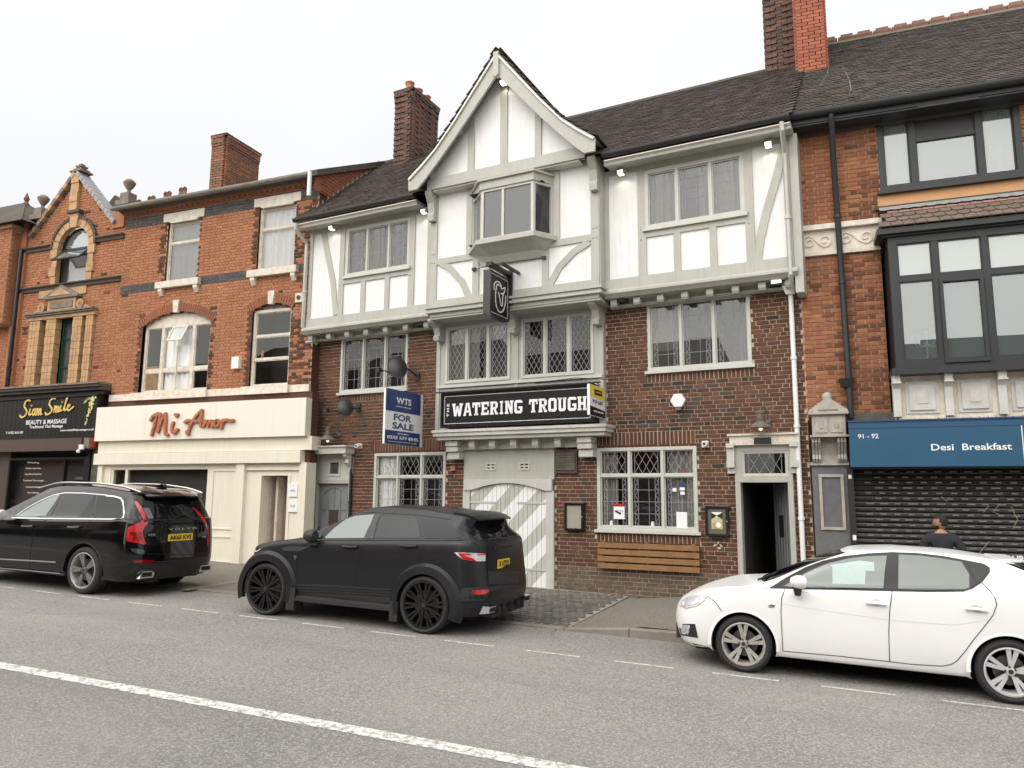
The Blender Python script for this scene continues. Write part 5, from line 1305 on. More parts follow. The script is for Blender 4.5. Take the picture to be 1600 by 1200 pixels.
# pilaster at the left, square piers
MB().box(GU0-.05, GU0+.28, -.09, .02, zp0-.1, str2-.1).obj('pier', M['brick_red'], hg); MB().box(GU0-.05, GU0+.28, -.09, .02, str2+.06, str1-.1).obj('pier', M['brick_red'], hg); MB().box(GU0, GU0+.24, -.07, .02, str1+.06, gzf+.35).obj('pier', M['brick_red'], hg)
MB().box(GU0-.08, GU0+.32, -.15, .3, gzf+.35, gzf+.43).obj('pier_cap', M['darkstone'], hg)
MB().box(gc+ghw-.0, GU1-.02, -.05, .3, gzf-.2, gzf+.25).obj('pier', M['brick_red'], hg)
# arched window surround of alternating terracotta blocks
zsp = wa[3]-wr; t_ = .2
for sgn in (-1, 1):
    z = wa[2]; k = 0
    e = wa[0] if sgn < 0 else wa[1]
    while z < zsp-.01:
        h = min(.26, zsp-z); ww = .26 if k % 2 else .2; a, b_ = sorted((e, e+sgn*ww)); MB().box(a, b_, -.05-(.02 if k % 2 else 0), .08, z+.004, z+h-.004).obj('quoin_block', M['stone'], hg); z += h; k += 1
n = 10
for k in range(n):
    p, q_a = PI*k/n+.015, PI*(k+1)/n-.015
    f = lambda r, a: (wc_+r*math.cos(a), zsp+r*math.sin(a))
    MB().prism([f(wr, p), f(wr, q_a), f(wr+.22, q_a), f(wr+.22, p)], -.06, .08).obj('arch_block', M['stone'], hg)
    MB().prism([f(wr+.22, p), f(wr+.22, q_a), f(wr+.3, q_a), f(wr+.3, p)], -.09, .02).obj('hood_mould', M['darkstone'], hg)
MB().prism([(wc_-.12, wa[3]-.05), (wc_+.12, wa[3]-.05), (wc_+.17, wa[3]+.36), (wc_-.17, wa[3]+.36)], -.11, .0).obj('keystone', M['stone'], hg)
MB().box(wc_-.24, wc_+.24, -.17, .0, wa[3]+.36, wa[3]+.44).obj('keystone_cap', M['darkstone'], hg)
z = wa[3]+.44; k = 0
while z < gtop-.15: MB().box(gc-.15+.0, gc+.15, -.09-(.015 if k % 2 else 0), .0, z+.005, z+.27).obj('pilaster_block', M['stone'], hg); z += .275; k += 1
for (h0, h1, r_) in ((0, .24, .13), (.24, .29, .22), (.29, .36, .15), (.36, .41, .08), (.41, .46, .11), (.46, .52, .05)): MB().box(gc-r_, gc+r_, -.05-r_*.8+.1, .1+r_*.8, gtop+h0-.05, gtop+h1-.052).obj('finial', M['stonegrey'], hg)
def urn(u, y, z, parent):
    MB().box(u-.24, u+.24, y-.2, y+.2, z, z+.14).obj('plinth', M['stonegrey'], parent); MB().box(u-.15, u+.15, y-.14, y+.14, z+.14, z+.36).obj('plinth', M['stonegrey'], parent)
    MB().lathe([(.10, 0), (.05, .05), (.045, .1), (.13, .23), (.16, .3), (.16, .33), (.13, .36), (.1, .4), (.03, .43), (0, .44)], (u, y, z+.36), 16).obj('bowl', M['stonegrey'], parent, smooth=True)
u1_ = thing('stone_urn', 'stone urn finial on parapet between gabled house and gutter', 'urn', Lf, group='roof urns'); p = Lf.at(197, 322, -.0); urn(p[0], .05, p[1], u1_)
u2_ = thing('stone_urn', 'stone urn finial on brick pier at left foot of the gable', 'urn', Lf, group='roof urns'); p = Lf.at(60, 346, -.0); urn(p[0]+.05, .05, gzf+.43, u2_)
# arched window: frame, open top-hung light
wf = MB(); 
yw_ = .12
wf.ribbon([(wc_+(wr-.03)*math.cos(PI*k/14), zsp+(wr-.03)*math.sin(PI*k/14)) for k in range(15)], .06, yw_, yw_+.05)
wf.box(wa[0], wa[0]+.06, yw_, yw_+.05, wa[2], zsp); wf.box(wa[1]-.06, wa[1], yw_, yw_+.05, wa[2], zsp); wf.box(wa[0]+.06, wa[1]-.06, yw_, yw_+.05, wa[2], wa[2]+.07)
for z in (wa[2]+.85, zsp-.0): wf.box(wa[0]+.06, wa[1]-.06, yw_, yw_+.05, z-.03, z+.03)
wfo = wf.obj('arched_window', M['upvc'], hg)
MB().prism([(wc_+(wr-.05)*math.cos(PI*k/14), zsp+(wr-.05)*math.sin(PI*k/14)) for k in range(15)], yw_+.02, yw_+.024).obj('pane', M['glass_sky'], wfo)
MB().box(wa[0]+.05, wa[1]-.05, yw_+.02, yw_+.024, wa[2]+.07, wa[2]+.82).obj('pane', M['glass_grey'], wfo)
MB().box(wa[0], wa[1], .3, .32, wa[2], zsp).obj('curtain', M['curtain'], wfo); MB().box(wa[0]-.2, wa[1]+.2, 1.0, 1.02, wa[2], wa[3]).obj('room', M['interior'], wfo)
sa = MB(); WW = wa[1]-wa[0]-.1; sa.box(0, WW, -.02, .02, -.5, -.44); sa.box(0, WW, -.02, .02, -.06, 0); sa.box(0, .06, -.02, .02, -.44, -.06); sa.box(WW-.06, WW, -.02, .02, -.44, -.06)
so = sa.obj('open_light', M['upvc'], hg); MB().box(.06, WW-.06, -.004, .004, -.44, -.06).obj('pane', M['glass_sky'], so); so.location = (wa[0]+.05, yw_-.03, zsp-.04); so.rotation_euler = (-.75, 0, 0)
# first-floor three-light window with terracotta columns and pediment
zh = pw_[3]
cols_ = [Lf.rect(a, b_, 500, 604)[:2] for a, b_ in ((46, 62), (71.5, 87), (113, 127.5), (133.5, 144.5))]
for (a, b_) in cols_:
    z = zp0; k = 0
    while z < zh-.05:
        h = min(.2, zh-z); MB().box(a+.01*(k % 2), b_-.01*(k % 2), -.08, .1, z+.004, z+h-.004).obj('column_block', M['stone'], hg)
        b = MB()
        for t in (.3, .6): b.box(a+(b_-a)*t-.008, a+(b_-a)*t+.008, -.088, -.079, z+.01, z+h-.01)
        b.obj('flute', M['stone'], hg); z += h; k += 1
ex0, ex1 = cols_[0][0]-.12, cols_[3][1]+.06
for (h0, h1, y) in ((0, .1, -.1), (.1, .15, -.16), (.15, .2, -.2)): MB().box(ex0, ex1, y, .02, zh+h0, zh+h1-.003).obj('entablature', M['stone' if h0 < .1 else 'stonegrey'], hg)
pa, pb_ = Lf.rect(79, 122, 478, 491)[:2]
MB().box(pa, pb_, -.1, .02, zh+.2, zh+.55).obj('frieze_panel', M['stone'], hg); MB().box(pa+.1, pb_-.1, -.12, -.101, zh+.28, zh+.46).obj('carved_panel', M['stonegrey'], hg)
pm = (pa+pb_)/2; MB().prism([(pa-.14, zh+.55), (pb_+.14, zh+.55), (pb_+.14, zh+.61), (pm, zh+.92), (pa-.14, zh+.61)], -.17, .02).obj('pediment', M['stonegrey'], hg)
MB().prism([(pa+.1, zh+.62), (pb_-.1, zh+.62), (pm, zh+.82)], -.185, -.171).obj('carved_panel', M['stone'], hg)
for sgn, uu in ((-1, pa-.22), (1, pb_+.2)):
    for R_ in (.13, .08, .04): MB().lathe([(R_, -.01), (R_, 0), (R_-.03, 0), (R_-.03, -.01)], (uu, -.12-.004*(R_ < .1), zh+.34), 14, 'y').obj('scroll', M['stone'], hg)
    MB().prism([(uu+sgn*.05, zh+.2), (uu+sgn*.35, zh+.2), (uu+sgn*.12, zh+.33)], -.1, .02).obj('scroll', M['stone'], hg)
for i in range(3):
    a, b_ = cols_[i][1], cols_[i+1][0]
    wm = window(hg, Lf, (a, b_, zp0, zh), .14, rows=(.3, .72) if i == 1 else (.5,), fw=.06 if i == 1 else .07, m='green', pane='glass_grey' if i == 1 else 'glass', sill=False, proud=0, curtain=[(0, .6, 'curtain_grey', 0)] if i == 1 else None)
# shop cornice and sign
SG = Lf.rect(4, 149, 620, 683, -.3)
for (h0, h1, y, mm) in ((.0, .08, -.3, 'darkstone'), (.08, .15, -.38, 'darkstone'), (.15, .2, -.42, 'stonegrey')): MB().box(GU0-.1, GU1-.02, y, .02, SG[3]+.12+h0, SG[3]+.12+h1-.003).obj('shop_cornice', M[mm], hg)
MB().box(GU0-.1, GU1-.02, -.2, .25, SG[3]+.0, SG[3]+.12).obj('shop_cornice', M['signblack'], hg)
sg = onframe(MB().box(GU0-.05, SG[1], -.24, 0, SG[2]-.05, SG[3]+.0).obj('massage_shop_sign', M['signblack']), Lf)
tag(sg, 'black boarded shop sign with gold script and white wording over the massage shop', 'sign')
nb = 22
for k in range(nb):
    a = GU0-.03+(SG[1]-GU0+.0)*k/nb; MB().box(a+.004, a+(SG[1]-GU0)/nb-.004, -.255, -.241, SG[2]+.02, SG[3]-.03).obj('sign_board', M['signblack'], sg)
for (a, b_, c, d_) in ((GU0-.05, SG[1], SG[3]-.03, SG[3]+.01), (GU0-.05, SG[1], SG[2]-.05, SG[2]+.02)): MB().box(a, b_, -.3, -.2, c, d_).obj('sign_moulding', M['signblack'], sg)
yT = -.262
r1 = Lf.rect(33, 115, 623, 654, yT)
SS = [[(.17,.93),(.13,.99),(.08,.86),(.07,.66),(.11,.5),(.13,.34),(.09,.16),(.03,.12),(.0,.22)], [(.19,.5),(.175,.3),(.19,.2),(.215,.26)], [(.205,.68),(.208,.69)],
      [(.29,.5),(.255,.46),(.24,.3),(.26,.2),(.285,.3),(.295,.5),(.29,.3),(.305,.2)], [(.33,.5),(.32,.2),(.34,.4),(.36,.5),(.365,.38),(.36,.2)], [(.365,.38),(.39,.5),(.40,.4),(.395,.22),(.42,.24)],
      [(.65,.98),(.61,1.0),(.56,.88),(.55,.7),(.59,.54),(.61,.4),(.57,.24),(.51,.2),(.49,.3)], [(.66,.6),(.65,.3),(.67,.5),(.69,.58),(.69,.3)], [(.69,.42),(.71,.56),(.73,.52),(.72,.32),(.75,.34)], [(.77,.6),(.76,.38),(.79,.36)], [(.785,.78),(.788,.79)],
      [(.82,.38),(.86,.8),(.88,.99),(.86,.9),(.84,.5),(.85,.36),(.87,.4)], [(.89,.46),(.93,.58),(.93,.64),(.905,.6),(.895,.42),(.93,.36),(1.0,.52)]]
script_strokes('gold_lettering', SS, .045, r1[0], r1[2], r1[1]-r1[0], r1[3]-r1[2], yT+.0, M['gold'], sg, depth=.02)
def sign_text(body, x0, x1, yc, hpx, parent, frame, y, m, name='lettering', bold=.0):
    r = frame.rect(x0, x1, yc-hpx/2, yc+hpx/2, y); return text(name, body, parent, ((r[0]+r[1])/2, y, (r[2]+r[3])/2), .1, m, ext=.002, fit=(r[1]-r[0], r[3]-r[2]), bold=bold*.4)
sign_text('BEAUTY & MASSAGE', 41, 104, 659, 7, sg, Lf, yT, M['signwhite'], bold=.003); sign_text('Traditional Thai Massage', 46, 98, 667, 6, sg, Lf, yT, M['signwhite'], bold=.003)
sign_text('www.walsallthaimassage.co.uk', 94, 147, 672, 4.5, sg, Lf, yT, M['signwhite'], bold=.002); sign_text('T: 01922 616 430', 9, 36, 676, 4, sg, Lf, yT, M['signwhite'], bold=.002)
# hanging orchid emblem
q = random.Random(4); ob = MB(); og = MB()
for k in range(70):
    t = q.random(); px_ = 150-14*t+q.uniform(-4, 4)*(1-t*.8)-3; py_ = 620+t*45
    u, z = Lf.at(px_, py_, yT); s_ = .014+.028*(1-t)*q.random(); a0 = q.random()*6
    ob.prism([(u+s_*math.cos(a0+2*PI*j/5), z+s_*math.sin(a0+2*PI*j/5)) for j in range(5)], yT-.004*(1+k % 3), yT)
for (px_, py_, an) in ((134, 627, .6), (139, 623, .2), (143, 630, 1.2)):
    u, z = Lf.at(px_, py_, yT); og.prism([(u-.12*math.cos(an), z-.12*math.sin(an)), (u+.04*math.sin(an), z-.04*math.cos(an)), (u+.12*math.cos(an), z+.12*math.sin(an)), (u-.04*math.sin(an), z+.04*math.cos(an))], yT-.003, yT)
M['petal'] = mat('petal', (.75,.66,.30), .5); M['leafgreen'] = mat('leafgreen', (.28,.36,.10), .5)
tag(ob.obj('orchid_petals', M['petal'], sg), kind='stuff'); tag(og.obj('orchid_leaves', M['leafgreen'], sg), kind='stuff')
# shutter housing, dark window, reveal pilaster
SHb = Lf.rect(0, 129.5, 686, 705, -.45)
gs = thing('dark_shopfront', 'dark massage shopfront with brown shutter box and reflecting window', 'shopfront', Lf)
MB().box(GU0-.3, SHb[1], -.5, 0, SHb[2], SHb[3]).obj('shutter_box', M['brown'], gs)
e_ = Lf.rect(130, 137, 686, 704, -.5); MB().box(SHb[1]+.01, SHb[1]+.2, -.45, 0, SHb[2]+.05, SHb[3]).obj('box_end', M['stonegrey'], gs); MB().box(SHb[1]-.02, SHb[1]+.12, -.55, -.5, SHb[2]+.02, SHb[2]+.14).obj('camera_box', M['white'], gs)
MB().lathe([(.0, -.05), (.04, -.03), (.05, 0), (.04, .03), (0, .05)], (SHb[1]-.03, -.54, SHb[2]-.03), 12).obj('dome_camera', M['white'], gs, smooth=True)
wg = Lf.rect(8, 131, 716, 860, -.22); wg = (wg[0], wg[1], .8, wg[3]+.02)
window(gs, Lf, wg, -.22, cols=(.72, .97), fw=.06, m='signblack', pane='glass', sill=False, room='interior', roomd=.5, name='shop_window')
MB().box(GU0-.3, wg[0], -.2, 0, -.1, SHb[2]).obj('pier', M['brown'], gs); MB().box(GU0-.3, GU1-.3, -.22, 0, -.1, .8).obj('stall_riser', M['signblack'], gs)
MB().box(wg[1], wg[1]+.1, -.24, .2, -.1, SHb[2]).obj('door_frame', M['signblack'], gs); MB().box(wg[1]+.12, GU1+.05, -.2, .2, -.1, SG[2]-.06).obj('worn_pilaster', M['mossy'], gs)
MB().box(GU0, GU1, .03, 1.2, -.1, zp0-.05).obj('shop_core', M['interior'], gs)
for i, (t_, y_) in enumerate((('Waxing', 723), ('Ombre Lips Liner', 732), ('Lips Blush Eyeliner', 741), ('Traditional Thai massage', 751), ('Coconut massage', 761), ('Foot massage', 770))):
    w_ = (18, 24, 26, 32, 24, 18)[i]; r = Lf.rect(50-w_/2, 50+w_/2, y_-2, y_+2, -.235)
    text('window_lettering', t_, gs, ((r[0]+r[1])/2, -.21+.012, (r[2]+r[3])/2), .05, M['signwhite'], ext=.0008, fit=(r[1]-r[0], .055))
# stacked shelves seen through the side light
for k in range(6): MB().box(wg[0]+(wg[1]-wg[0])*.78, wg[1]-.1, -.05, -.0, 1.15+k*.22, 1.22+k*.22).obj('shelf', M['mossy'], gs)
# red alarm bell between the shops
rb = Lf.at(146, 694, -.25); t = onframe(MB().lathe([(.09, 0), (.13, .04), (.13, .22), (.09, .26)], (rb[0], -.3, rb[1]-.13), 14).obj('alarm_box', M['red'], None, smooth=True), Lf); tag(t, 'red alarm box between the black sign and cream fascia', 'alarm')
# downpipe at the far left
pu = la(24, 500, -.1)[0]
pipe('long black drainpipe at left side of the gabled house', [(pu, -.14, la(26, 400)[1]+.1), (pu, -.14, SG[3]+.3)], .055, 'blackgloss', frame=Lf)
# ------------------------------------------------------------------ neighbour at the far left edge
nb_ = thing('far_left_brick_house', 'brick house with small hipped roof cut by left photo edge', 'house', Lf)
NU0, NU1 = -14.0, GU0-.06
brickwork(nb_, Lf, lambda z: (NU0, NU1), 3.6, 8.3, [(NU0+2, NU1-.95, 4.6, 6.5), (NU0+2, NU1-1.3, 7.0, 8.0)], [M['brick_red'], M['brick_sooty']], M['mortar_red'], y=.05, limit=0, flemish=1)
MB().box(NU0, NU1, .3, 7, -.2, 8.3).obj('house_body', M['mortar_red'], nb_)
zr0_ = la(18, 347, -.5)[1]; ub_ = la(17, 380, -.35)[0]
MB().box(NU0, ub_-.02, -.33, .7, 6.6, zr0_-.1).obj('bay_wall', M['mortar_red'], nb_)
brickwork(nb_, Lf, lambda z: (NU0, ub_), 6.6, zr0_-.1, [], [M['brick_red']], M['mortar_red'], y=-.35, limit=0, flemish=1)
for k_r in range(int((zr0_-6.7)/.075)):
    for j_r in range(4): MB().box(ub_-.03, ub_-.004, -.32+.25*j_r+.06*(k_r % 2), -.09+.25*j_r+.06*(k_r % 2)-.0, 6.605+.075*k_r, 6.665+.075*k_r).obj('brick', M['brick_red'], nb_)
MB().lathe([(.12, 0), (.05, .1), (.09, .2), (0, .42)], (la(41, 318, 1.2)[0], 1.2, la(41, 318, 1.2)[1]-.05), 10).obj('roof_finial', M['ridge'], nb_, smooth=True)
MB().box(NU0, ub_+.06, -.42, .75, zr0_-.1, zr0_-.002).obj('bay_cornice', M['stone'], nb_)
z0r = la(18, 347, -.5)[1]; x1r = la(37, 348, -.5)[0]; apx = la(41, 318, 1.2)
b = MB().add([(NU0, -.55, z0r), (x1r, -.55, z0r), (x1r, 3.0, z0r), (apx[0], 1.2, apx[1]), (NU0, 1.2, apx[1]), (NU0, 3, z0r)], [(0,1,3,4),(1,2,3),(2,5,4,3)]).obj('hipped_roof', M['tile_grey'], nb_, fix=True)
for k in range(9):
    f_ = k/9; rh_ = apx[1]-z0r
    MB().add([(NU0, -.56+1.75*f_, z0r+rh_*f_+.02), (x1r+(apx[0]-x1r)*f_, -.56+1.75*f_, z0r+rh_*f_+.02), (x1r+(apx[0]-x1r)*(f_+.1), -.56+1.75*(f_+.1), z0r+rh_*(f_+.1)+.04), (NU0, -.56+1.75*(f_+.1), z0r+rh_*(f_+.1)+.04), (NU0, -.56+1.75*f_, z0r+rh_*f_-.01), (x1r+(apx[0]-x1r)*f_, -.56+1.75*f_, z0r+rh_*f_-.01)], [(0,1,2,3),(4,5,1,0)]).obj('slate_course', M['tile_grey'], b)
MB().box(NU1-1.3, NU1, .72, .9, 8.1, la(18, 347, -.5)[1]).obj('brick_upstand', M['brick_red'], nb_); MB().box(NU0, NU1-.0, -.0, .06, 8.0, 8.1).obj('eaves', M['stonegrey'], nb_)
MB().box(NU0, NU1-.1, -.3, .2, 3.45, 3.75).obj('shop_cornice', M['darkstone'], nb_)
bs = onframe(MB().box(NU0, NU1-.08, -.3, .0, 2.7, 3.45).obj('blue_shop_sign', M['blue']), Lf); tag(bs, 'blue shop sign sliver at the left photo edge', 'sign')
MB().box(NU0, NU1-.08, -.1, .3, -.1, 2.69).obj('shop_wall', M['brown'], nb_)

MB().box(SH[1]+.0, LU1+.0, -.24, .02, -.1, 4.2).obj('end_pier', M['brick_sooty'], hl)
# ------------------------------------------------------------------ right-hand building
Rt = RIGHT
hr = thing('bay_window_building', 'orange brick building with dark-framed bay window over the blue shop fascia', 'house', Rt)
def ra(px, py, y=0): return Rt.at(px, py, y)
RU0 = ra(1253, 500)[0]; RU1 = 6.8
uW = Rt.rect(1371, 1597, 170, 287); uW = (uW[0], uW[1], uW[2]-.0, uW[3]+.12)
zE = (ra(1243, 182, -.45)[1]+ra(1442, 150, -.45)[1])/2
bayu = (Rt.at(1394, 480, -.5)[0], 4.7)
bz1_ = ra(1480, 362, -.5)[1]; bz0_ = ra(1480, 573, -.5)[1]
wz = uW[2]
zcan = (ra(1377, 331, -.02)[1]+ra(1600, 304, -.02)[1])/2
band = Rt.rect(1257, 1367, 355, 388, -.05)
band = (band[0], band[1], (ra(1258, 399)[1]+ra(1368, 388)[1])/2, (ra(1258, 361)[1]+ra(1360, 350)[1])/2)
zfas = (ra(1330, 657, -.3)[1])
def rp(u, z, h):
    r_ = random.Random(int(u*61)+int(z*517))
    if abs(u-.66) < .22 and z < 5.6 and r_.random() < .7-abs(u-.66)*2: return 1
    if .75 < u < 1.25 and 6.1 < z < 7.3 and r_.random() < .65*(1-abs(z-6.7)): return 1
    if 1.0 < u < 1.25 and z > 6 and r_.random() < .4: return 1
    if z < band[2] and u > .7: return 1 if r_.random() < .42 else 0
    if z < band[2]: return 1 if r_.random() < .12 else 0
    return 1 if r_.random() < .05 else 0
low = (bayu[0]-.06, RU1, 2.0, zcan+.02)
rwall = brickwork(hr, Rt, lambda z: (RU0, RU1), 3.2, zE+.1, [uW, low, (bayu[0]-.05, 4.0, zcan, wz), (RU0, bayu[0]-.06, band[2], band[3])], [M['brick_orange'], M['brick_stained']], M['mortar_red'], pick=rp, limit=300, flemish=1)
MB().box(RU0, RU1, 1.3, 7.5, -.4, zE).obj('house_body', M['mortar_red'], hr); MB().box(RU0-.0, RU0+.02, .03, 7.5, 5.0, zE+.1).obj('side_wall', M['brick_sooty'], hr)
MB().box(bayu[0]-.06, 4.0, .02, .05, zcan, wz).obj('orange_panel', mat('orange_paint', (.62,.33,.15), .6, noise=(3,(.5,.26,.12),.5)), hr)
# upper window with top light propped open
cf = lambda px: (Rt.at(px, 230, .05)[0]-uW[0])/(uW[1]-uW[0])
window(hr, Rt, uW, .0, cols=(cf(1425), cf(1530)), fw=.09, bar=.10, m='upvc', pane={0: 'glass_sky', 1: 'glass_sky', 2: 'glass_sky'}, proud=.03, sill=True, curtain=[(.0, .25, 'curtain', 0), (.78, 1, 'curtain', 0)])
c0_, c1_ = uW[0]+(uW[1]-uW[0])*cf(1425)+.05, uW[0]+(uW[1]-uW[0])*cf(1530)-.05; tz = ra(1480, 212, 0)[1]
MB().box(c0_, c1_, -.0, .06, tz-.03, tz+.03).obj('transom', M['upvc'], hr)
MB().box(c0_+.02, c1_-.02, .02, .035, tz+.03, uW[3]-.1).obj('dark_opening', M['black'], hr)
tl = MB(); Wt = c1_-c0_; tl.box(0, Wt, -.02, .02, -.4, -.33); tl.box(0, Wt, -.02, .02, -.07, 0); tl.box(0, .06, -.02, .02, -.33, -.07); tl.box(Wt-.06, Wt, -.02, .02, -.33, -.07)
to = tl.obj('open_top_light', M['lampshade'], hr); MB().box(.06, Wt-.06, -.004, .004, -.33, -.07).obj('pane', M['glass_sky'], to); to.location = (c0_, -.03, uW[3]-.06); to.rotation_euler = (-1.25, 0, 0)
# eaves
MB().box(RU0-.02, RU1, -.42, .0, zE-.14, zE+.02).obj('fascia_board', M['upvc'], hr)
MB().box(RU0-.02, RU1, -.40, .0, zE-.17, zE-.141).obj('soffit', M['upvc'], hr)
MB().xprism([(-.56+.08*(1-math.cos(PI*k/8)), zE-.0-.07*math.sin(PI*k/8)) for k in range(9)] + [(-.4, zE+.03), (-.56, zE+.03)], RU0-.05, RU1).obj('gutter', M['upvc'], hr, fix=True)
# roof
RYr = 3.5; RZr = (ra(1290, 70, RYr)[1]+ra(1600, 8, RYr)[1])/2-.1
MB().xprism([(-.45, zE+.02), (RYr, RZr), (8.5, zE), (8, zE-.2), (0, zE-.2)], RU0-.03, RU1).obj('roof_deck', M['tile_grey'], hr, fix=True)
dk = [o for o in hr.children if o.name.startswith('roof_deck')][-1]
sl = (0, RYr+.45, RZr-zE-.02); nn_ = (0, -sl[2], sl[1]); L_ = math.hypot(sl[1], sl[2])
tiles(dk, Rt, (RU0-.03, -.5, zE+.03), (1,0,0), sl, nn_, 6.4, L_+.05, [M['tile_grey']], 120, seed=8)
k = 0; x = RU0
while x < RU1-.3:
    xx = x+.005; pr_ = [(RYr-.13, RZr-.0), (RYr-.13, RZr+.09), (RYr-.07, RZr+.2), (RYr+.07, RZr+.2), (RYr+.13, RZr+.09), (RYr+.13, RZr)]
    b = MB(); n0 = 6; b.xprism(pr_, xx+.05, xx+.29); b.xprism([(RYr-.125, RZr), (RYr-.125, RZr+.09), (RYr-.06, RZr+.16), (RYr+.06, RZr+.16), (RYr+.125, RZr+.09), (RYr+.125, RZr)], xx, xx+.335)
    b.obj('ridge_tile', M['ridge'], hr, fix=True); x += .36 if k % 3 else .345; k += 1
MB().box(RU0-.02, RU1, RYr-.15, RYr+.15, RZr-.03, RZr+.015).obj('ridge_mortar', M['kerb'], hr)
# wires on the roof
for pts in (((1296, 95), (1293, 115), (1278, 140), (1271, 172)), ((1316, 103), (1327, 125), (1330, 140), (1318, 166))):
    P_ = []
    for (a, b_) in pts:
        best = None
        for k in range(60):
            y = -.5+k*.07; u, z = Rt.at(a, b_, y); zr = zE+.1+(y+.45)*(RZr-zE)/(RYr+.45)
            if best is None or abs(z-zr) < best[0]: best = (abs(z-zr), (u, y, z))
        P_.append(best[1])
    MB().tube(P_, .008, 5).obj('loose_cable', M['kerb'], hr)
zc1_ = 14.5; c_u = (Rt.at(1244, 90, 1.75)[0], Rt.at(1291, 90, 1.75)[0])
M['brick_bright'] = mat('brick_bright', rough=.85, rand=[(.34,.105,.062),(.39,.13,.075),(.29,.09,.055),(.36,.12,.068)], noise=(4,(.28,.09,.05),.5), bump=(60,.4))
M['mortar_dark'] = mat('mortar_dark', (.09,.055,.045), .95)
chimney('bright orange-red brick chimney with dark joints at right of brown chimney', Rt, True, c_u[0]+.02, c_u[1], 1.75, 3.0, 10.0, zc1_, 'brick_bright', 'mortar_dark', 0, [(c_u[0]+.3, 2.2)])
# white frieze band with scrolls
bd = MB().box(RU0+.0, bayu[0]-.06, -.03, .03, band[2], band[3]).obj('frieze_band', M['oldwhite'], hr)
MB().box(RU0, bayu[0]-.02, -.11, .03, band[3]-.03, band[3]+.06).obj('frieze_cornice', M['oldwhite'], hr); MB().box(RU0, bayu[0]-.06, -.06, .03, band[2]-.04, band[2]+.03).obj('frieze_base', M['oldwhite'], hr)
cm_ = (band[2]+band[3])/2; zr_ = (band[3]-band[2])
for sgn, (a, b_) in ((1, (RU0+.05, RU0+.55)), (1, (RU0+.63, bayu[0]-.14))):
    L = b_-a; R1 = zr_*.26
    for cx, s_ in ((a+R1+.02, 1), (b_-R1-.02, -1)):
        pts = [(cx+s_*(R1*(1-t*.8))*math.cos(PI*.5+t*7.5)*1, cm_-.0+s_*(R1*(1-t*.8))*math.sin(PI*.5+t*7.5)) for t in [k/26 for k in range(27)]]
        MB().ribbon(pts, .028, -.05, -.029).obj('scroll', M['oldwhite'], hr)
    MB().ribbon([(a+R1+.02, cm_+R1), ((a+b_)/2-.04, cm_+R1*.4), ((a+b_)/2+.04, cm_-R1*.4), (b_-R1-.02, cm_-R1)], .035, -.05, -.029).obj('scroll', M['oldwhite'], hr)
# tiled canopy over the bay
ty0, tz0, ty1, tz1 = -.62, bz1_+.12, -.0, zcan
L_ = math.hypot(ty1-ty0, tz1-tz0); U_ = Vector((0, (ty1-ty0)/L_, (tz1-tz0)/L_)); N_v = Vector((0, -U_.z, U_.y))
canopy = MB().add([(bayu[0]-.14, ty0, tz0), (5.3, ty0, tz0), (5.3, ty1, tz1), (bayu[0]+.1, ty1, tz1), (bayu[0]-.1, ty1, tz0)], [(0,1,2,3),(0,3,4)]).obj('bay_canopy', M['tile'], hr)
M['scallop'] = mat('scallop', rough=.85, rand=[(.12,.095,.08),(.15,.115,.095),(.095,.078,.068),(.18,.13,.105)], noise=(6,(.07,.05,.04),.6), bump=(40,.4)); M['scallop_red'] = mat('scallop_red', rough=.85, rand=[(.36,.2,.15),(.3,.15,.11),(.4,.24,.19)], noise=(6,(.2,.12,.1),.6))
nrows = 4; gau = L_/(nrows+.2)
for r in range(nrows):
    x = bayu[0]-.12+(r % 2)*.085+r*.03
    while x < 5.0:
        c = Vector((x+.085, ty0, tz0))+U_*(r*gau-.02); pts = []
        wv = .08; hgt = gau+.06
        outline = [(-wv, hgt), (-wv, .07)] if r in (1, 2) else [(-wv, hgt), (-wv, 0), (wv, 0), (wv, hgt)]
        if r in (1, 2): outline += [(-wv*math.cos(PI*k/8), .07-.075*math.sin(PI*k/8)) for k in range(1, 8)] + [(wv, .07), (wv, hgt)]
        vs = []
        for (a, s_) in outline: vs.append(c+Vector((a, 0, 0))+U_*s_+N_v*(.03+.022*(1-s_/hgt)))
        n_o = len(vs); vs += [v-N_v*.016 for v in vs]
        fs = [tuple(range(n_o))]+[(i, i+n_o, (i+1) % n_o+n_o, (i+1) % n_o) for i in range(n_o)]
        MB().add(vs, fs).obj('scallop_tile', M['scallop_red' if r == 3 else 'scallop'], canopy, fix=True); x += .17
b = MB(); x = bayu[0]-.05; pts = []
q0 = Vector((0, ty1, tz1))
k = 0
while x < 5.0:
    for (a, dz) in ((0, .17), (.0, .21), (.04, .245), (.085, .255), (.13, .245), (.17, .21)):
        pts.append((x+a, dz*.85))
    x += .17
top = [q0+Vector((p[0], 0, 0))-U_*(-.04)+N_v*.075 for p in pts]; bot = [q0+Vector((p[0], 0, 0))-U_*p[1]*.75+N_v*.072 for p in pts]
b.v = [tuple(v) for v in top+bot]; n_ = len(pts); b.f = [(i, i+1, i+1+n_, i+n_) for i in range(n_-1)]; b.m = [0]*len(b.f)
fl_ = b.obj('lead_flashing', M['lead'], hr); MB().box(bayu[0]-.1, 5, -.05, .02, tz1+.02, tz1+.08).obj('dark_fillet', M['upvc'], hr)
MB().box(bayu[0]-.16, 5, -.62, .02, bz1_+.03, bz1_+.12).obj('bay_gutter', M['upvc'], hr); MB().box(bayu[0]-.08, 5, -.55, .02, bz1_-.0, bz1_+.03).obj('bay_soffit', M['upvc'], hr)
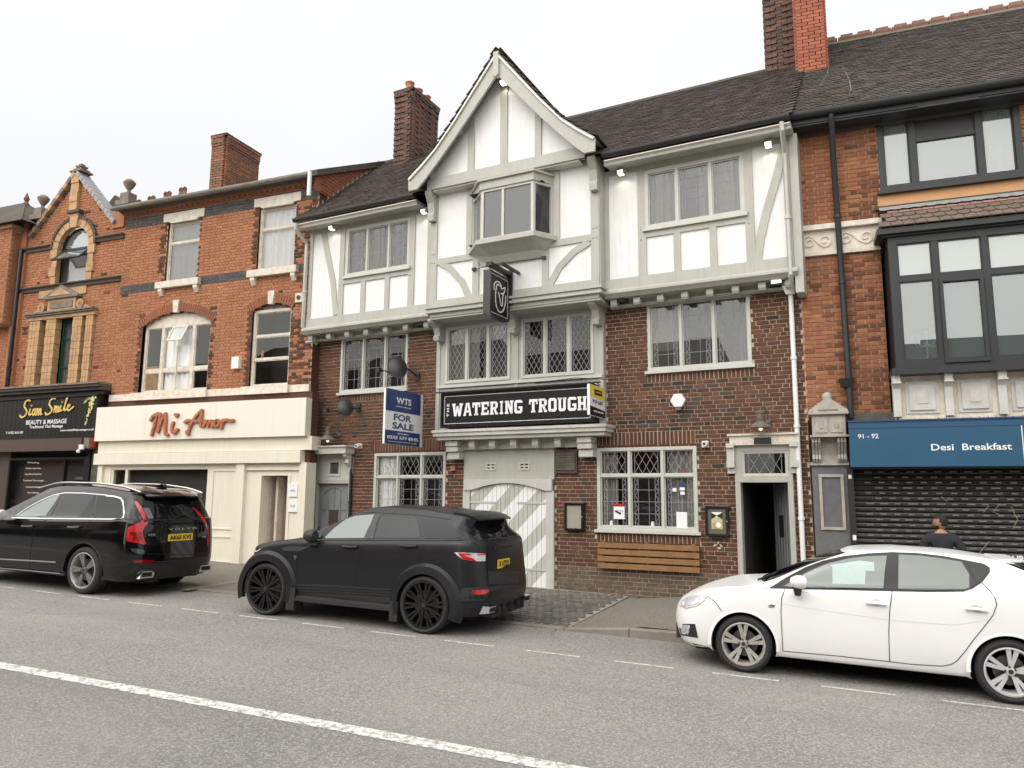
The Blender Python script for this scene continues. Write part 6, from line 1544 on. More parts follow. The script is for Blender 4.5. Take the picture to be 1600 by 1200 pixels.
# bay window
bw_r = (bayu[0], 4.9, bz0_, bz1_)
fr = lambda px: (Rt.at(px, 480, -.5)[0]-bw_r[0])/(bw_r[1]-bw_r[0])
cs_ = (fr(1467), fr(1547), fr(1628), fr(1705))
trz = (ra(1401, 436.8, -.5)[1]-bz0_)/(bz1_-bz0_)
window(hr, Rt, bw_r, -.5, cols=cs_, rows=(trz,), fw=.12, bar=.085, m='upvc', pane=['glass_bay', 'frosted'], sill=False, room='interior', roomd=1.2, name='bay_window', proud=.0)
b = MB(); s0, s1 = Rt.at(1467, 500, -.5)[0]+.04, Rt.at(1547, 500, -.5)[0]-.04; zt_r = bz0_+(bz1_-bz0_)*trz-.05
for (a, c, e, f) in ((s0, s0+.05, bz0_+.06, zt_r), (s1-.05, s1, bz0_+.06, zt_r), (s0+.05, s1-.05, bz0_+.06, bz0_+.12), (s0+.05, s1-.05, zt_r-.05, zt_r)): b.box(a, c, -.53, -.5, e, f)
b.obj('opening_casement', M['upvc'], hr)
sd = MB().box(bayu[0]-.0, bayu[0]+.05, -.38, .02, bz0_, bz1_).obj('bay_side', M['upvc'], hr)
MB().box(bayu[0]-.07, 5, -.6, .02, bz0_-.1, bz0_-.0).obj('bay_sill', M['upvc'], hr)
# candelabra and shade behind the glass
cb_ = thing('candelabra', 'silver branched candelabra standing behind the lower left bay pane', 'candelabra', Rt); p = Rt.at(1450, 560, -.25)
MB().lathe([(.07, 0), (.02, .03), (.015, .3), (.03, .32), (.012, .36), (.012, .48), (.03, .5), (.03, .52)], (p[0], -.25, bz0_+.1), 10).obj('stem', M['white'], cb_, smooth=True)
for s_ in (-1, 1):
    for R_ in (.11, .2): MB().tube([(p[0]+s_*R_*t, -.25, bz0_+.42-.08*math.sin(PI*t)+.06*t) for t in [k/8 for k in range(9)]], .009, 6).obj('arm', M['white'], cb_); MB().lathe([(.012, 0), (.03, .02), (.03, .03), (.012, .035), (.012, .09)], (p[0]+s_*R_, -.25, bz0_+.48), 8).obj('candle_cup', M['white'], cb_)
# panelled frieze with corbels under the bay
zf1, zf0_ = bz0_-.1, ra(1480, 652, -.35)[1]
MB().box(bayu[0]-.02, 5, -.34, .02, zf0_, zf1).obj('frieze_board', M['oldwhite'], hr)
M['greywhite'] = mat('greywhite', (.62,.61,.59), .55, noise=(2.5,(.38,.35,.3),.7,12,(.5,.48,.45),.5), bump=(25,.4))
xs = [Rt.at(px_, 615, -.42)[0] for px_ in (1401, 1482.5, 1566.5, 1650)]
for x in xs:
    MB().xprism([(-.34, zf1), (-.52, zf1), (-.52, zf1-.12), (-.44, zf1-.2), (-.44, zf0_+.02), (-.34, zf0_+.02)], x-.055, x+.055).obj('corbel', M['greywhite'], hr, fix=True); MB().box(x-.065, x+.065, -.54, -.34, zf1-.13, zf1-.11).obj('corbel_band', M['greywhite'], hr)
for i in range(3):
    a, b_ = xs[i]+.13, xs[i+1]-.13; z0_, z1_ = zf0_+.07, zf1-.09
    for j, (e, y) in enumerate(((0, -.36), (.05, -.385), (.1, -.365), (.15, -.395))): MB().box(a+e, b_-e, y, -.34, z0_+e, z1_-e).obj('raised_panel', M['greywhite'], hr)
for k in range(30):
    q = random.Random(k); x = bayu[0]+k*.11; MB().box(x, x+.1, -.36-q.uniform(0,.04), .0, zf0_-.05-q.uniform(0, .02), zf0_+q.uniform(-.01, .02)).obj('flaking_ledge', M['oldwhite'], hr)
# drainpipe and hopper
pu = ra(1312, 400, -.12)[0]; 
pipe('dark grey square-hopper drainpipe down orange brick left of bay', [(ra(1299, 200, -.3)[0], -.45, zE-.05), (ra(1299, 200, -.3)[0], -.45, zE-.15), (ra(1300, 215, -.12)[0]+.0, -.12, zE-.6), (ra(1300, 215, -.12)[0]+.03, -.12, 5.0), (ra(1300, 215, -.12)[0]+.04, -.12, ra(1323, 592, -.12)[1]+.1), (ra(1300, 215, -.12)[0]+.04, -.12, zfas+.05)], .05, 'upvc', frame=Rt, hopper=None)
hp = Rt.rect(1311, 1336, 592, 605, -.15); MB().add([(hp[0],-.24,hp[3]),(hp[1],-.24,hp[3]),(hp[1],-.02,hp[3]),(hp[0],-.02,hp[3]),(hp[0]+.06,-.18,hp[2]),(hp[1]-.06,-.18,hp[2]),(hp[1]-.06,-.03,hp[2]),(hp[0]+.06,-.03,hp[2])], [(0,1,2,3),(4,5,1,0),(5,6,2,1),(7,4,0,3),(6,7,3,2),(7,6,5,4)]).obj('hopper_head', M['black'], hr, fix=True)
MB().box(RU0+.5, bayu[0], -.12, .02, zfas+.0, zfas+.14).obj('stone_ledge', M['mossy'], hr)

# ------------------------------------------------------------------ shop at street level
rs = thing('shuttered_shopfront', 'shopfront with blue fascia, closed black roller shutter and worn console pilaster', 'shopfront', Rt)
FB = Rt.rect(1327.5, 1640, 657, 729, -.45); FB = (FB[0], RU1, Rt.at(1330, 729.6, -.45)[1], Rt.at(1330, 658.5, -.45)[1])
fb = onframe(MB().box(FB[0], FB[1], -.45, 0, FB[2], FB[3]).obj('blue_fascia', M['blue']), Rt); tag(fb, 'long blue fascia sign with small white lettering over the black shutter', 'sign')
MB().box(FB[0], FB[1], -.456, -.4505, FB[3]-.115, FB[3]-.107).obj('fascia_line', M['navy'], fb); MB().box(FB[0], FB[1], -.47, -.4505, FB[3]-.012, FB[3]+.01).obj('top_trim', M['navy'], fb); 
xl_ = Rt.at(1597.5, 690, -.45)[0]; MB().box(xl_, xl_+.012, -.456, -.4505, FB[2]+.01, FB[3]-.12).obj('white_line', M['signwhite'], fb)
sign_text('91 - 92', 1340.6, 1372.5, 681.5, 7, fb, Rt, -.4525, M['signwhite'], bold=.002); sign_text('Desi  Breakfast', 1455, 1581, 698, 10.5, fb, Rt, -.4525, M['signwhite'], bold=.003)
zs_ = FB[2]
sx0 = Rt.at(1333, 800, -.1)[0]
MB().box(sx0-.06, sx0+.03, -.2, .05, -.3, zs_).obj('shutter_guide', M['black'], rs)
lst = []; z = -.2; k = 0
sh = MB().box(sx0+.03, RU1, .0, .02, -.3, zs_+.1).obj('shutter_backing', M['interior'], rs)
M['slat'] = mat('slat', (.022,.021,.019), .38, noise=(3,(.05,.045,.04),.5)); M['slot'] = mat('slot', (.17,.155,.13), .5)
M['graf'] = mat('graf', (.30,.28,.24), .6)
xe = 4.6
while z < zs_+.05:
    prof = [(-.02, z), (-.045, z+.012), (-.05, z+.03), (-.03, z+.055), (-.02, z+.076)]
    o = MB().xprism(prof+[(0, z+.076), (0, z)], sx0+.03, xe+1.5).obj('shutter_slat', M['slat'], sh, fix=True)
    if .95 < z < zs_-.1:
        b = MB(); x = sx0+.2+(k % 2)*.14; q = random.Random(k)
        while x < xe: b.box(x, x+.085+q.uniform(-.01, .05)*(k % 3 == 0), -.051, -.034, z+.036, z+.056); x += .2
        tag(b.obj('punched_slot', M['slot'], sh), kind='stuff')
    z += .083; k += 1
# scrawl on the shutter and the white wording low down
for pts in (((1560, 790), (1552, 800), (1566, 806)), ((1580, 792), (1590, 812), (1583, 826)), ((1546, 846), (1520, 876), (1508, 893)), ((1470, 776), (1480, 784)), ((1537, 800), (1545, 790))):
    MB().tube([(Rt.at(a, b_, -.05)[0], -.052, Rt.at(a, b_, -.05)[1]) for a, b_ in pts], .005, 4).obj('scratch', M['graf'], sh)
rst = Rt.rect(1541, 1632, 868, 879, -.06); text('shutter_lettering', 'RESTAURANT', rs, ((rst[0]+rst[1])/2, -.055, (rst[2]+rst[3])/2), .1, M['signwhite'], ext=.002, fit=(rst[1]-rst[0], rst[3]-rst[2]), bold=.003)
rst = Rt.rect(1583, 1640, 885, 895, -.06); text('shutter_lettering', 'ENTRANCE', rs, ((rst[0]+rst[1])/2, -.055, (rst[2]+rst[3])/2), .1, M['signwhite'], ext=.002, fit=(rst[1]-rst[0], rst[3]-rst[2]), bold=.003)
for (a, b_, c, d_, mm) in ((1325.5, 1330.5, 742, 748, 'cream'), (1332.5, 1338, 836, 844, 'signwhite')):
    r = Rt.rect(a, b_, c, d_, -.2); MB().box(r[0], r[1], -.21, -.201, r[2], r[3]).obj('sticker', M[mm], rs)
# console pilaster
M['consolem'] = mat('consolem', (.40,.375,.32), .6, noise=(7,(.2,.18,.14),.75,1.5,(.48,.45,.4),.5), bump=(25,.4)); M['pilgrey'] = mat('pilgrey', (.12,.12,.122), .6, noise=(9,(.085,.085,.088),.7,2,(.3,.3,.29),.2))
cp = thing('console_pilaster', 'grey shop pilaster topped by a worn pedimented console box', 'pilaster', Rt)
s0 = Rt.rect(1272, 1331, 735, 870, -.12); z_b = Rt.at(1297, 727, -.12)[1]
MB().box(s0[0], s0[1], -.12, .05, -.3, z_b).obj('shaft', M['pilgrey'], cp)
fp = Rt.rect(1281, 1320, 741, 828, -.13)
b = MB(); t = .045
for (a, c, e, f) in ((fp[0], fp[1], fp[2], fp[2]+t), (fp[0], fp[1], fp[3]-t, fp[3]), (fp[0], fp[0]+t, fp[2]+t, fp[3]-t), (fp[1]-t, fp[1], fp[2]+t, fp[3]-t)): b.box(a, c, -.15, -.121, e, f)
b.obj('panel_moulding', M['consolem'], cp)
bx = Rt.rect(1269, 1321, 648, 683, -.3)
MB().box(bx[0], bx[1], -.36, .03, bx[2]+.03, bx[3]).obj('console_box', M['consolem'], cp); MB().box(bx[0]-.04, bx[1]+.04, -.4, .03, bx[2], bx[2]+.03).obj('box_base', M['consolem'], cp); MB().box(bx[0]-.05, bx[1]+.05, -.43, .03, bx[3], bx[3]+.04).obj('box_cap', M['consolem'], cp)
m_ = (bx[0]+bx[1])/2; MB().prism([(bx[0]-.04, bx[3]+.04), (bx[1]+.04, bx[3]+.04), (bx[1]+.04, bx[3]+.07), (m_, bx[3]+.28), (bx[0]-.04, bx[3]+.07)], -.41, .03).obj('pediment', M['consolem'], cp)
MB().prism([(bx[0]+.1, bx[3]+.07), (bx[1]-.1, bx[3]+.07), (m_, bx[3]+.2)], -.43, -.412).obj('pediment_panel', M['consolem'], cp); MB().lathe([(.0, -.08), (.07, -.05), (.08, 0), (.06, .05), (0, .07)], (m_, -.3, bx[3]+.3), 10).obj('knop', M['consolem'], cp, smooth=True)
for (a, c) in ((bx[0]+.04, m_-.02), (m_+.02, bx[1]-.04)):
    for (e, y) in ((0, -.375), (.04, -.365), (.07, -.385)): MB().box(a+e, c-e, y, -.361, bx[2]+.07+e, bx[3]-.04-e).obj('box_panel', M['consolem'], cp)
zc0_ = z_b+.05
MB().box(s0[0]+.02, s0[1]-.02, -.14, .03, zc0_, bx[2]).obj('necking', M['consolem'], cp); MB().box(s0[0]-.02, s0[1]+.0, -.17, .03, z_b, zc0_).obj('necking_base', M['consolem'], cp)
for uu in (s0[0]+.02, s0[1]-.16):
    for j in range(3): MB().xprism([(-.14, bx[2]-.0), (-.34, bx[2]-.0), (-.34, bx[2]-.08), (-.24, bx[2]-.2), (-.2, zc0_+.12), (-.24, zc0_+.05), (-.2, zc0_), (-.14, zc0_)], uu+.045*j, uu+.035+.045*j).obj('volute', M['consolem'], cp, fix=True)
# ------------------------------------------------------------------ signs, lamps and fittings on the pub
def depth_for(frame, px, py, u, lo=-2.5, hi=0.2):
    for _ in range(40):
        m = (lo+hi)/2
        if (frame.at(px, py, m)[0]-u)*(frame.at(px, py, hi)[0]-u) > 0: hi = m
        else: lo = m
    return (lo+hi)/2
def perp(name, label, cat, u, y_out, w_, th, z0, z1, m, frame=PUB):
    """board standing square to the wall; its own x runs from the street edge to the wall, its face looks right"""
    o = MB().box(0, w_, 0, th, z0, z1).obj(name, m); o.location = (*frame.world(u, y_out)[:2], 0); o.rotation_euler = (0, 0, frame.a+PI/2); tag(o, label, cat); return o
# main sign
sr = P.rect(690, 928, 607, 663.5, -.40)
ms_ = onframe(MB().box(sr[0], sr[1], -.40, -.13, sr[2], sr[3]).obj('pub_name_sign', M['signblack']), P)
tag(ms_, 'long black fascia sign with bold white pub name and thin white border', 'sign')
b = MB(); e, t = .07, .009
x0, x1, z0, z1 = sr[0]+e, sr[1]-e, sr[2]+e, sr[3]-e
for (a, c, f, g) in ((x0, x1, z0, z0+t), (x0, x1, z1-t, z1), (x0, x0+t, z0+t, z1-t), (x1-t, x1, z0+t, z1-t)): b.box(a, c, -.404, -.401, f, g)
b.obj('white_border', M['signwhite'], ms_)
b = MB(); t = .035
for (a, c, f, g) in ((sr[0]-.01, sr[1]+.01, sr[2]-.01, sr[2]+t), (sr[0]-.01, sr[1]+.01, sr[3]-t, sr[3]+.01), (sr[0]-.01, sr[0]+t, sr[2]+t, sr[3]-t), (sr[1]-t, sr[1]+.01, sr[2]+t, sr[3]-t)): b.box(a, c, -.425, -.4005, f, g)
b.obj('sign_frame', M['blackgloss'], ms_)
# chunky slab letters cut from white plate
def slab(ch):
    t = .26
    R = lambda a, b_, c, d: [(a, c), (b_, c), (b_, d), (a, d)]
    G = {
    'W': [[(0,1),(.32,1),(.32,.86),(.27,.86),(.33,.34),(.42,.8),(.58,.8),(.67,.34),(.73,.86),(.68,.86),(.68,1),(1,1),(1,.86),(.95,.86),(.80,0),(.60,0),(.5,.45),(.40,0),(.20,0),(.05,.86),(0,.86)]],
    'A': [[(0,0),(.30,0),(.30,.14),(.28,.14),(.31,.26),(.69,.26),(.72,.14),(.70,.14),(.70,0),(1,0),(1,.14),(.95,.14),(.70,1),(.30,1),(.05,.14),(0,.14)], None, [(.38,.42),(.62,.42),(.5,.86)]],
    'T': [R(.02,.98,.80,1), R(.02,.18,.62,.80), R(.82,.98,.62,.80), R(.36,.64,.0,.80), R(.26,.74,0,.14)],
    'E': [R(.1,.38,.12,.88), R(.02,.95,.82,1), R(.02,.95,0,.18), R(.38,.76,.42,.58), R(.78,.95,.66,.82), R(.78,.95,.18,.34)],
    'R': [R(.1,.38,.12,.88), R(.02,.75,.84,1), R(.02,.45,0,.14), R(.38,.75,.42,.57), [(.65,.42),(.75,.42),(.95,.55),(.95,.86),(.75,1),(.65,1)], [(.45,.42),(.72,.42),(.86,.14),(.98,.14),(.98,0),(.70,0)]],
    'I': [R(.36,.64,.12,.88), R(.22,.78,.86,1), R(.22,.78,0,.14)],
    'N': [R(.08,.32,.12,.88), R(0,.36,.86,1), R(0,.42,0,.14), R(.68,.92,.0,.88), R(.60,1,.86,1), [(.16,1),(.42,1),(.90,.0),(.66,0)]],
    'G': [[(.2,0),(.8,0),(.97,.14),(.97,.52),(.52,.52),(.52,.36),(.70,.36),(.70,.2),(.32,.2),(.32,.8),(.97,.78),(.97,.9),(.8,1),(.2,1),(.03,.86),(.03,.14)]],
    'O': [[(.2,0),(.8,0),(.97,.14),(.97,.86),(.8,1),(.5,1),(.5,.8),(.68,.8),(.68,.2),(.5,.2)], [(.5,0),(.5,.2),(.32,.2),(.32,.8),(.5,.8),(.5,1),(.2,1),(.03,.86),(.03,.14),(.2,0)]],
    'U': [[(.1,1),(.1,.14),(.25,0),(.75,0),(.9,.14),(.9,1),(.62,1),(.62,.2),(.38,.2),(.38,1)], R(.02,.44,.87,1), R(.56,.98,.87,1)],
    'H': [R(.08,.36,.1,.9), R(.64,.92,.1,.9), R(0,.42,.87,1), R(.58,1,.87,1), R(0,.42,0,.13), R(.58,1,0,.13), R(.36,.64,.4,.6)]}
    return G[ch]
tr = P.rect(706, 917.5, 618, 654, -.405); tr = P.rect(706, 917.5, 625.5, 645, -.405)
TX0, TX1 = tr[0], tr[1]; zT0 = (P.at(707, 651, -.405)[1]+P.at(917, 640.5, -.405)[1])/2; zT1 = (P.at(707, 630.5, -.405)[1]+P.at(917, 619.5, -.405)[1])/2
wid = {'W': 1.25, 'I': .62, ' ': .55}
tot = sum(wid.get(c, .92) for c in 'WATERING TROUGH'); x = TX0; sc_ = (TX1-TX0)/tot
for c in 'WATERING TROUGH':
    cw = wid.get(c, .92)*sc_
    if c != ' ':
        b = MB(); polys = slab(c); hole = None
        if None in polys: hole = polys[2]; polys = polys[:1]
        for p in polys:
            b.prism([(x+cw*(.04+.92*q[0]), zT0+(zT1-zT0)*q[1]) for q in p], -.41, -.4015-.0003*(polys.index(p)))
        b.obj('letter', M['signwhite'], ms_)
        if hole: MB().prism([(x+cw*(.04+.92*q[0]), zT0+(zT1-zT0)*q[1]) for q in hole], -.4115, -.41).obj('letter_hole', M['signblack'], ms_)
    x += cw
th = P.rect(697.5, 702.5, 632, 651, -.405); text('small_lettering', 'THE', ms_, ((th[0]+th[1])/2, -.403, (zT0+zT1)/2), .1, M['signwhite'], rot=(PI/2, -PI/2, 0), fit=(zT1-zT0+.01, .055), bold=.002, spacing=1.3)
# lamp rail over the sign
zr0 = P.at(800, 606, -.5)[1]; ra0, ra1 = P.at(681, 612, -.5)[0], P.at(938, 597, -.5)[0]
lr = thing('sign_lamp_rail', 'thin black lamp rail running above the pub name sign', 'lamp rail', P)
MB().tube([(ra0, -.5, zr0), (ra1, -.5, zr0)], .016, 8).obj('rail', M['black'], lr)
for k in range(5): u = ra0+.15+(ra1-ra0-.3)*k/4; MB().tube([(u, -.5, zr0), (u, -.3, zr0+.03), (u, -.13, zr0)], .01, 6).obj('arm', M['black'], lr)
MB().tube([(P.at(943, 560, -.1)[0]+.35, -.02, 4.5), (P.at(943, 560, -.1)[0]+.2, -.05, 4.1), (ra1, -.3, zr0+.08), (ra1-.6, -.2, zr0+.16), (ra1-1.5, -.15, zr0+.13)], .007, 6).obj('cable', M['black'], lr)
# TO LET board
u = P.at(943, 630, -.15)[0]; yo_ = depth_for(P, 920, 624, u); zz0, zz1 = P.at(920.5, 647.7, yo_)[1], P.at(919.8, 599.5, yo_)[1]
W_ = -.13-yo_
tl_ = perp('to_let_board', 'yellow, white and black TO LET board at right end of the pub name sign', 'board', u+.02, yo_, W_, .05, zz0, zz1, M['signwhite'])
Hb = zz1-zz0
MB().add([(0,-.003,zz1-.38*Hb),(W_,-.003,zz1-.44*Hb),(W_,-.003,zz1),(0,-.003,zz1)], [(0,1,2,3)]).obj('yellow_panel', M['yellow'], tl_)
MB().add([(0,-.003,zz0),(W_,-.003,zz0),(W_,-.003,zz0+.24*Hb),(0,-.003,zz0+.30*Hb)], [(0,1,2,3)]).obj('black_panel', M['signblack'], tl_)
MB().box(W_*.28, W_*.78, -.006, -.0035, zz1-.3*Hb, zz1-.12*Hb).obj('logo_panel', M['signblack'], tl_)
text('lettering', 'TO LET', tl_, (W_*.5, -.004, zz1-.53*Hb), .1, M['navy'], fit=(W_*.7, .11*Hb), bold=.0018)
text('lettering', '0121 233 2330', tl_, (W_*.55, -.005, zz0+.15*Hb), .1, M['signwhite'], fit=(W_*.62, .055*Hb)); text('lettering', 'malls', tl_, (W_*.53, -.0065, zz1-.2*Hb), .1, M['yellow'], fit=(W_*.36, .06*Hb))
# FOR SALE board
u = P.at(659.5, 655, -.12)[0]; yo_ = depth_for(P, 602, 650, u); zz0, zz1 = P.at(600.5, 692.7, yo_)[1], P.at(604.5, 605.6, yo_)[1]; W_ = -.1-yo_; Hb = zz1-zz0
fs = perp('for_sale_board', 'blue and white FOR SALE board projecting from the brick wall left of the sign', 'board', u, yo_, W_, .05, zz0, zz1, M['signwhite'])
wf_ = W_*.93
MB().box(0.0, wf_, -.004, -.001, zz1-.40*Hb, zz1).obj('blue_panel', M['navy'], fs); MB().box(0.0, wf_, -.004, -.001, zz0, zz0+.25*Hb).obj('blue_panel', M['navy'], fs)
text('lettering', 'WTS', fs, (wf_*.5, -.006, zz1-.19*Hb), .1, M['signwhite'], fit=(wf_*.42, .12*Hb), bold=.0018); text('lettering', 'PROPERTY CONSULTANTS', fs, (wf_*.5, -.006, zz1-.30*Hb), .1, M['signwhite'], fit=(wf_*.42, .018*Hb))
text('lettering', 'FOR', fs, (wf_*.48, -.003, zz1-.5*Hb), .1, M['navy'], fit=(wf_*.5, .12*Hb), bold=.0018); text('lettering', 'SALE', fs, (wf_*.5, -.003, zz1-.655*Hb), .1, M['navy'], fit=(wf_*.6, .12*Hb), bold=.0018)
text('lettering', 'All Enquiries', fs, (wf_*.5, -.006, zz0+.2*Hb), .1, M['signwhite'], fit=(wf_*.32, .03*Hb)); text('lettering', '0333 577 8545', fs, (wf_*.5, -.006, zz0+.125*Hb), .1, M['signwhite'], fit=(wf_*.88, .06*Hb), bold=.0012)
text('lettering', 'www.wtsproperty.co.uk', fs, (wf_*.5, -.006, zz0+.05*Hb), .1, M['signwhite'], fit=(wf_*.8, .02*Hb))
for z in (zz0+.08, zz1-.08): MB().box(W_, W_+.1, .01, .04, z-.02, z+.02).obj('bracket', M['lead'], fs)
# hanging pictorial sign
u = P.at(797, 450, YC)[0]; yo_ = depth_for(P, 764.8, 455, u); yi_ = depth_for(P, 794.6, 470, u); W_ = yi_-yo_
z1_ = (P.at(764.8, 421, yo_)[1]+P.at(794.6, 438, yi_)[1])/2; z0_ = (P.at(762, 489, yo_)[1]+P.at(790.5, 503, yi_)[1])/2; Hb = z1_-z0_
hs_ = perp('hanging_sign', 'black hanging pub sign with white line horse-head emblem on a black bracket', 'sign', u, yo_, W_, .11, z0_, z1_, M['signblack'])
b = MB(); t = .012; e = .035
for (a, c, f, g) in ((e, W_-e, z0_+e, z0_+e+t), (e, W_-e, z1_-e-t, z1_-e), (e, e+t, z0_+e+t, z1_-e-t), (W_-e-t, W_-e, z0_+e+t, z1_-e-t)): b.box(a, c, -.004, -.001, f, g)
b.obj('white_border', M['signwhite'], hs_)
b = MB(); t = .03
for (a, c, f, g) in ((-.01, W_+.01, z0_-.01, z0_+t), (-.01, W_+.01, z1_-t, z1_+.01), (-.01, t, z0_+t, z1_-t), (W_-t, W_+.01, z0_+t, z1_-t)): b.box(a, c, -.02, .13, f, g)
b.obj('sign_frame', M['blackgloss'], hs_)
script_strokes('emblem_arc', [[(.12,.62),(.12,.78),(.28,.9),(.5,.92),(.62,.84)], [(.62,.84),(.66,.76),(.90,.84),(.86,.70),(.72,.62),(.62,.60)], [(.30,.80),(.22,.5),(.26,.2),(.42,.04),(.62,.02),(.82,.14),(.94,.36),(.96,.60)], [(.44,.60),(.55,.40),(.62,.24),(.72,.27),(.74,.5),(.78,.62)], [(.30,.80),(.42,.84),(.56,.82)]], .024, W_*.14, z0_+Hb*.12, W_*.72, Hb*.76, -.001, M['signwhite'], hs_, depth=.006)
hb = thing('sign_bracket', 'black iron bracket and stay rods carrying the hanging pub sign', 'bracket', P)
zbk = z1_+.10; MB().box(u-.06, u+.06, yo_-.05, YC-.03, zbk-.03, zbk+.04).obj('arm', M['black'], hb); MB().box(u-.07, u+.07, YC-.06, YC-.02, zbk-.6, zbk+.1).obj('back_plate', M['black'], hb)
MB().box(u+.17, u+.22, yo_+.1, YC-.0-.0, zbk+.0, zbk+.05).obj('arm', M['black'], hb)
for yy in (yo_+.1, yo_+W_-.1): MB().tube([(u-.05, yy, z1_-.02), (u-.05, yy, zbk-.0)], .012, 6).obj('hanger', M['black'], hb)
tipL = (P.at(742, 421, YC-.02)[0], YC-.02, P.at(742, 421, YC-.02)[1]); tipR = (P.at(851, 403, YC-.02)[0], YC-.02, P.at(851, 403, YC-.02)[1])
for tp in (tipL, tipR):
    MB().tube([(u, yo_+.1, zbk+.03), tp], .007, 6).obj('stay_rod', M['black'], hb); MB().box(tp[0]-.05, tp[0]+.03, YC-.06, YC-.02, tp[2]-.03, tp[2]+.03).obj('anchor', M['black'], hb)
# floodlights, lit
def spot(label, u, y, z, lit=True):
    t = thing('floodlight', label, 'floodlight', P, group='lit floodlights on the half-timbered front')
    MB().box(u-.05, u+.05, y-.02, y+.1, z+.07, z+.14).obj('mount', M['paint_win'], t)
    MB().zprism([(u-.06, y-.14), (u+.06, y-.14), (u+.06, y-.02), (u-.06, y-.02)], z-.025, z+.045).obj('housing', M['paint_win'], t)
    MB().box(u-.048, u+.048, y-.146, y-.141, z-.02, z+.035).obj('lens', M['glow'], t); MB().box(u-.048, u+.048, y-.13, y-.03, z-.031, z-.026).obj('lens', M['glow'], t)
    ld_ = bpy.data.lights.new('floodlight_lamp', 'SPOT'); ld_.energy = 1.6; ld_.spot_size = 2.2; ld_.color = (1, .9, .7); ld_.shadow_soft_size = .05
    lo_ = bpy.data.objects.new('floodlight_lamp', ld_); C.objects.link(lo_); lo_.parent = t; lo_.location = (u, y-.09, z-.05); lo_.rotation_euler = (.25, 0, 0)
for lab, px_, py_, y in (('lit floodlight at top left corner of the left white wing', 516.5, 356, YW-.14), ('lit floodlight under the left foot of the gable', 661, 330, YW-.14), ('lit floodlight high under the gable apex', 785, 128, YG-.12), ('lit floodlight just right of the gable corner', 969, 269, YW-.14), ('lit floodlight at the top right of the right wing', 1200, 225, YW-.14)):
    p = P.at(px_, py_, y-.05); spot(lab, p[0], y+.08, p[1])
# bulkhead lights at the jetty
def bulkhead(label, r, lit):
    t = thing('bulkhead_light', label, 'light', P); u, z = (r[0]+r[1])/2, (r[2]+r[3])/2
    MB().box(r[0], r[1], -.30, -.13, r[2], r[3]).obj('housing', M['black'], t)
    MB().box(r[0]+.03, r[1]-.03, -.305, -.3005, r[2]+.03, r[3]-.035).obj('lens', M['glow' if lit else 'lampshade'], t)
bulkhead('square black bulkhead light, glowing, under right end of jetty', P.rect(1202, 1223.5, 433.5, 445, -.3), True)
bulkhead('square bulkhead light under left end of the jetty', P.rect(501.5, 516.5, 516, 526, -.3), False)
for lab, r in (('flat oval floodlight on fascia above first-floor right window', P.rect(961, 982, 466.5, 473, -.25)), ('flat oval floodlight on fascia near the oriel left corner', P.rect(646, 668, 503, 511, -.25))):
    t = thing('oval_floodlight', lab, 'light', P); u, z = (r[0]+r[1])/2, (r[2]+r[3])/2; L = (r[1]-r[0])/2
    MB().zprism([(u+L*math.cos(2*PI*k/14), -.24+.09*math.sin(2*PI*k/14)) for k in range(14)], z-.03, z+.02).obj('housing', M['gutter'], t); MB().box(u-.02, u+.02, -.2, -.12, z-.0, z+.03).obj('mount', M['gutter'], t)
# barn lamps over the doors
def barn(label, u, z):
    t = thing('barn_lamp', label, 'lamp', P, group='barn lamps over the pub doors'); y = -.30
    MB().lathe([(.185, 0), (.19, .012), (.15, .05), (.09, .10), (.085, .13), (.10, .135), (.10, .15), (.06, .155), (.06, .25), (.075, .255), (.075, .27), (.03, .285), (.02, .30), (0, .3)], (u, y, z), 20).obj('shade', M['lampshade'], t, smooth=True)
    MB().tube([(u, y, z+.29), (u+.02, y+.0, z+.36), (u+.07, y+.1, z+.37), (u+.08, y+.22, z+.26), (u+.08, -.01, z+.16)], .012, 8).obj('bracket', M['lampshade'], t)
    MB().lathe([(.05, 0), (.05, .02)], (u+.08, -.025, z+.16), 12, 'y').obj('wall_plate', M['lampshade'], t); MB().lathe([(0, -.05), (.03, -.03), (.035, 0), (.02, .03)], (u, y, z-.0), 10).obj('bulb', M['led'], t, smooth=True)
p = P.at(1188.5, 669, -.3); barn('weathered barn lamp above the open right-hand doorway', p[0], p[1]); p = P.at(512, 692-4, -.3); barn('weathered barn lamp above the grey left-hand side door', p[0], p[1])
# hexagon alarm, camera, poster cases, planks
hx = P.rect(1047.5, 1070.6, 614.5, 636.5, -.1); u, z = (hx[0]+hx[1])/2, (hx[2]+hx[3])/2; r_ = (hx[1]-hx[0])/2
al = onframe(MB().prism([(u+r_*math.cos(PI*k/3), z+r_*.98*math.sin(PI*k/3)) for k in range(6)], -.11, -.0).obj('hexagonal_alarm', M['white']), P); tag(al, 'white hexagonal alarm box on brown brick above the ground-floor window', 'alarm'); MB().box(u-.05, u+.05, -.1, -.02, z-r_-.04, z-r_*.84).obj('strobe', M['lampshade'], al)
def cam_dome(label, px_, py_):
    p = P.at(px_, py_, -.08); t = thing('security_camera', label, 'camera', P); MB().box(p[0]-.06, p[0]+.05, -.05, 0, p[1]-.055, p[1]+.06).obj('base', M['white'], t); MB().lathe([(.045, -.0), (.05, .03), (.05, .11), (.035, .13)], (p[0]+.005, -.17, p[1]), 12, 'y').obj('camera_body', M['white'], t, smooth=True); MB().lathe([(.028, 0), (.0, -.01)], (p[0]+.005, -.171, p[1]), 10, 'y').obj('camera_lens', M['black'], t)
cam_dome('small white camera on brick right of the ground-floor window', 1101.5, 694); cam_dome('small white camera on brick beside the left side door', 560, 697)
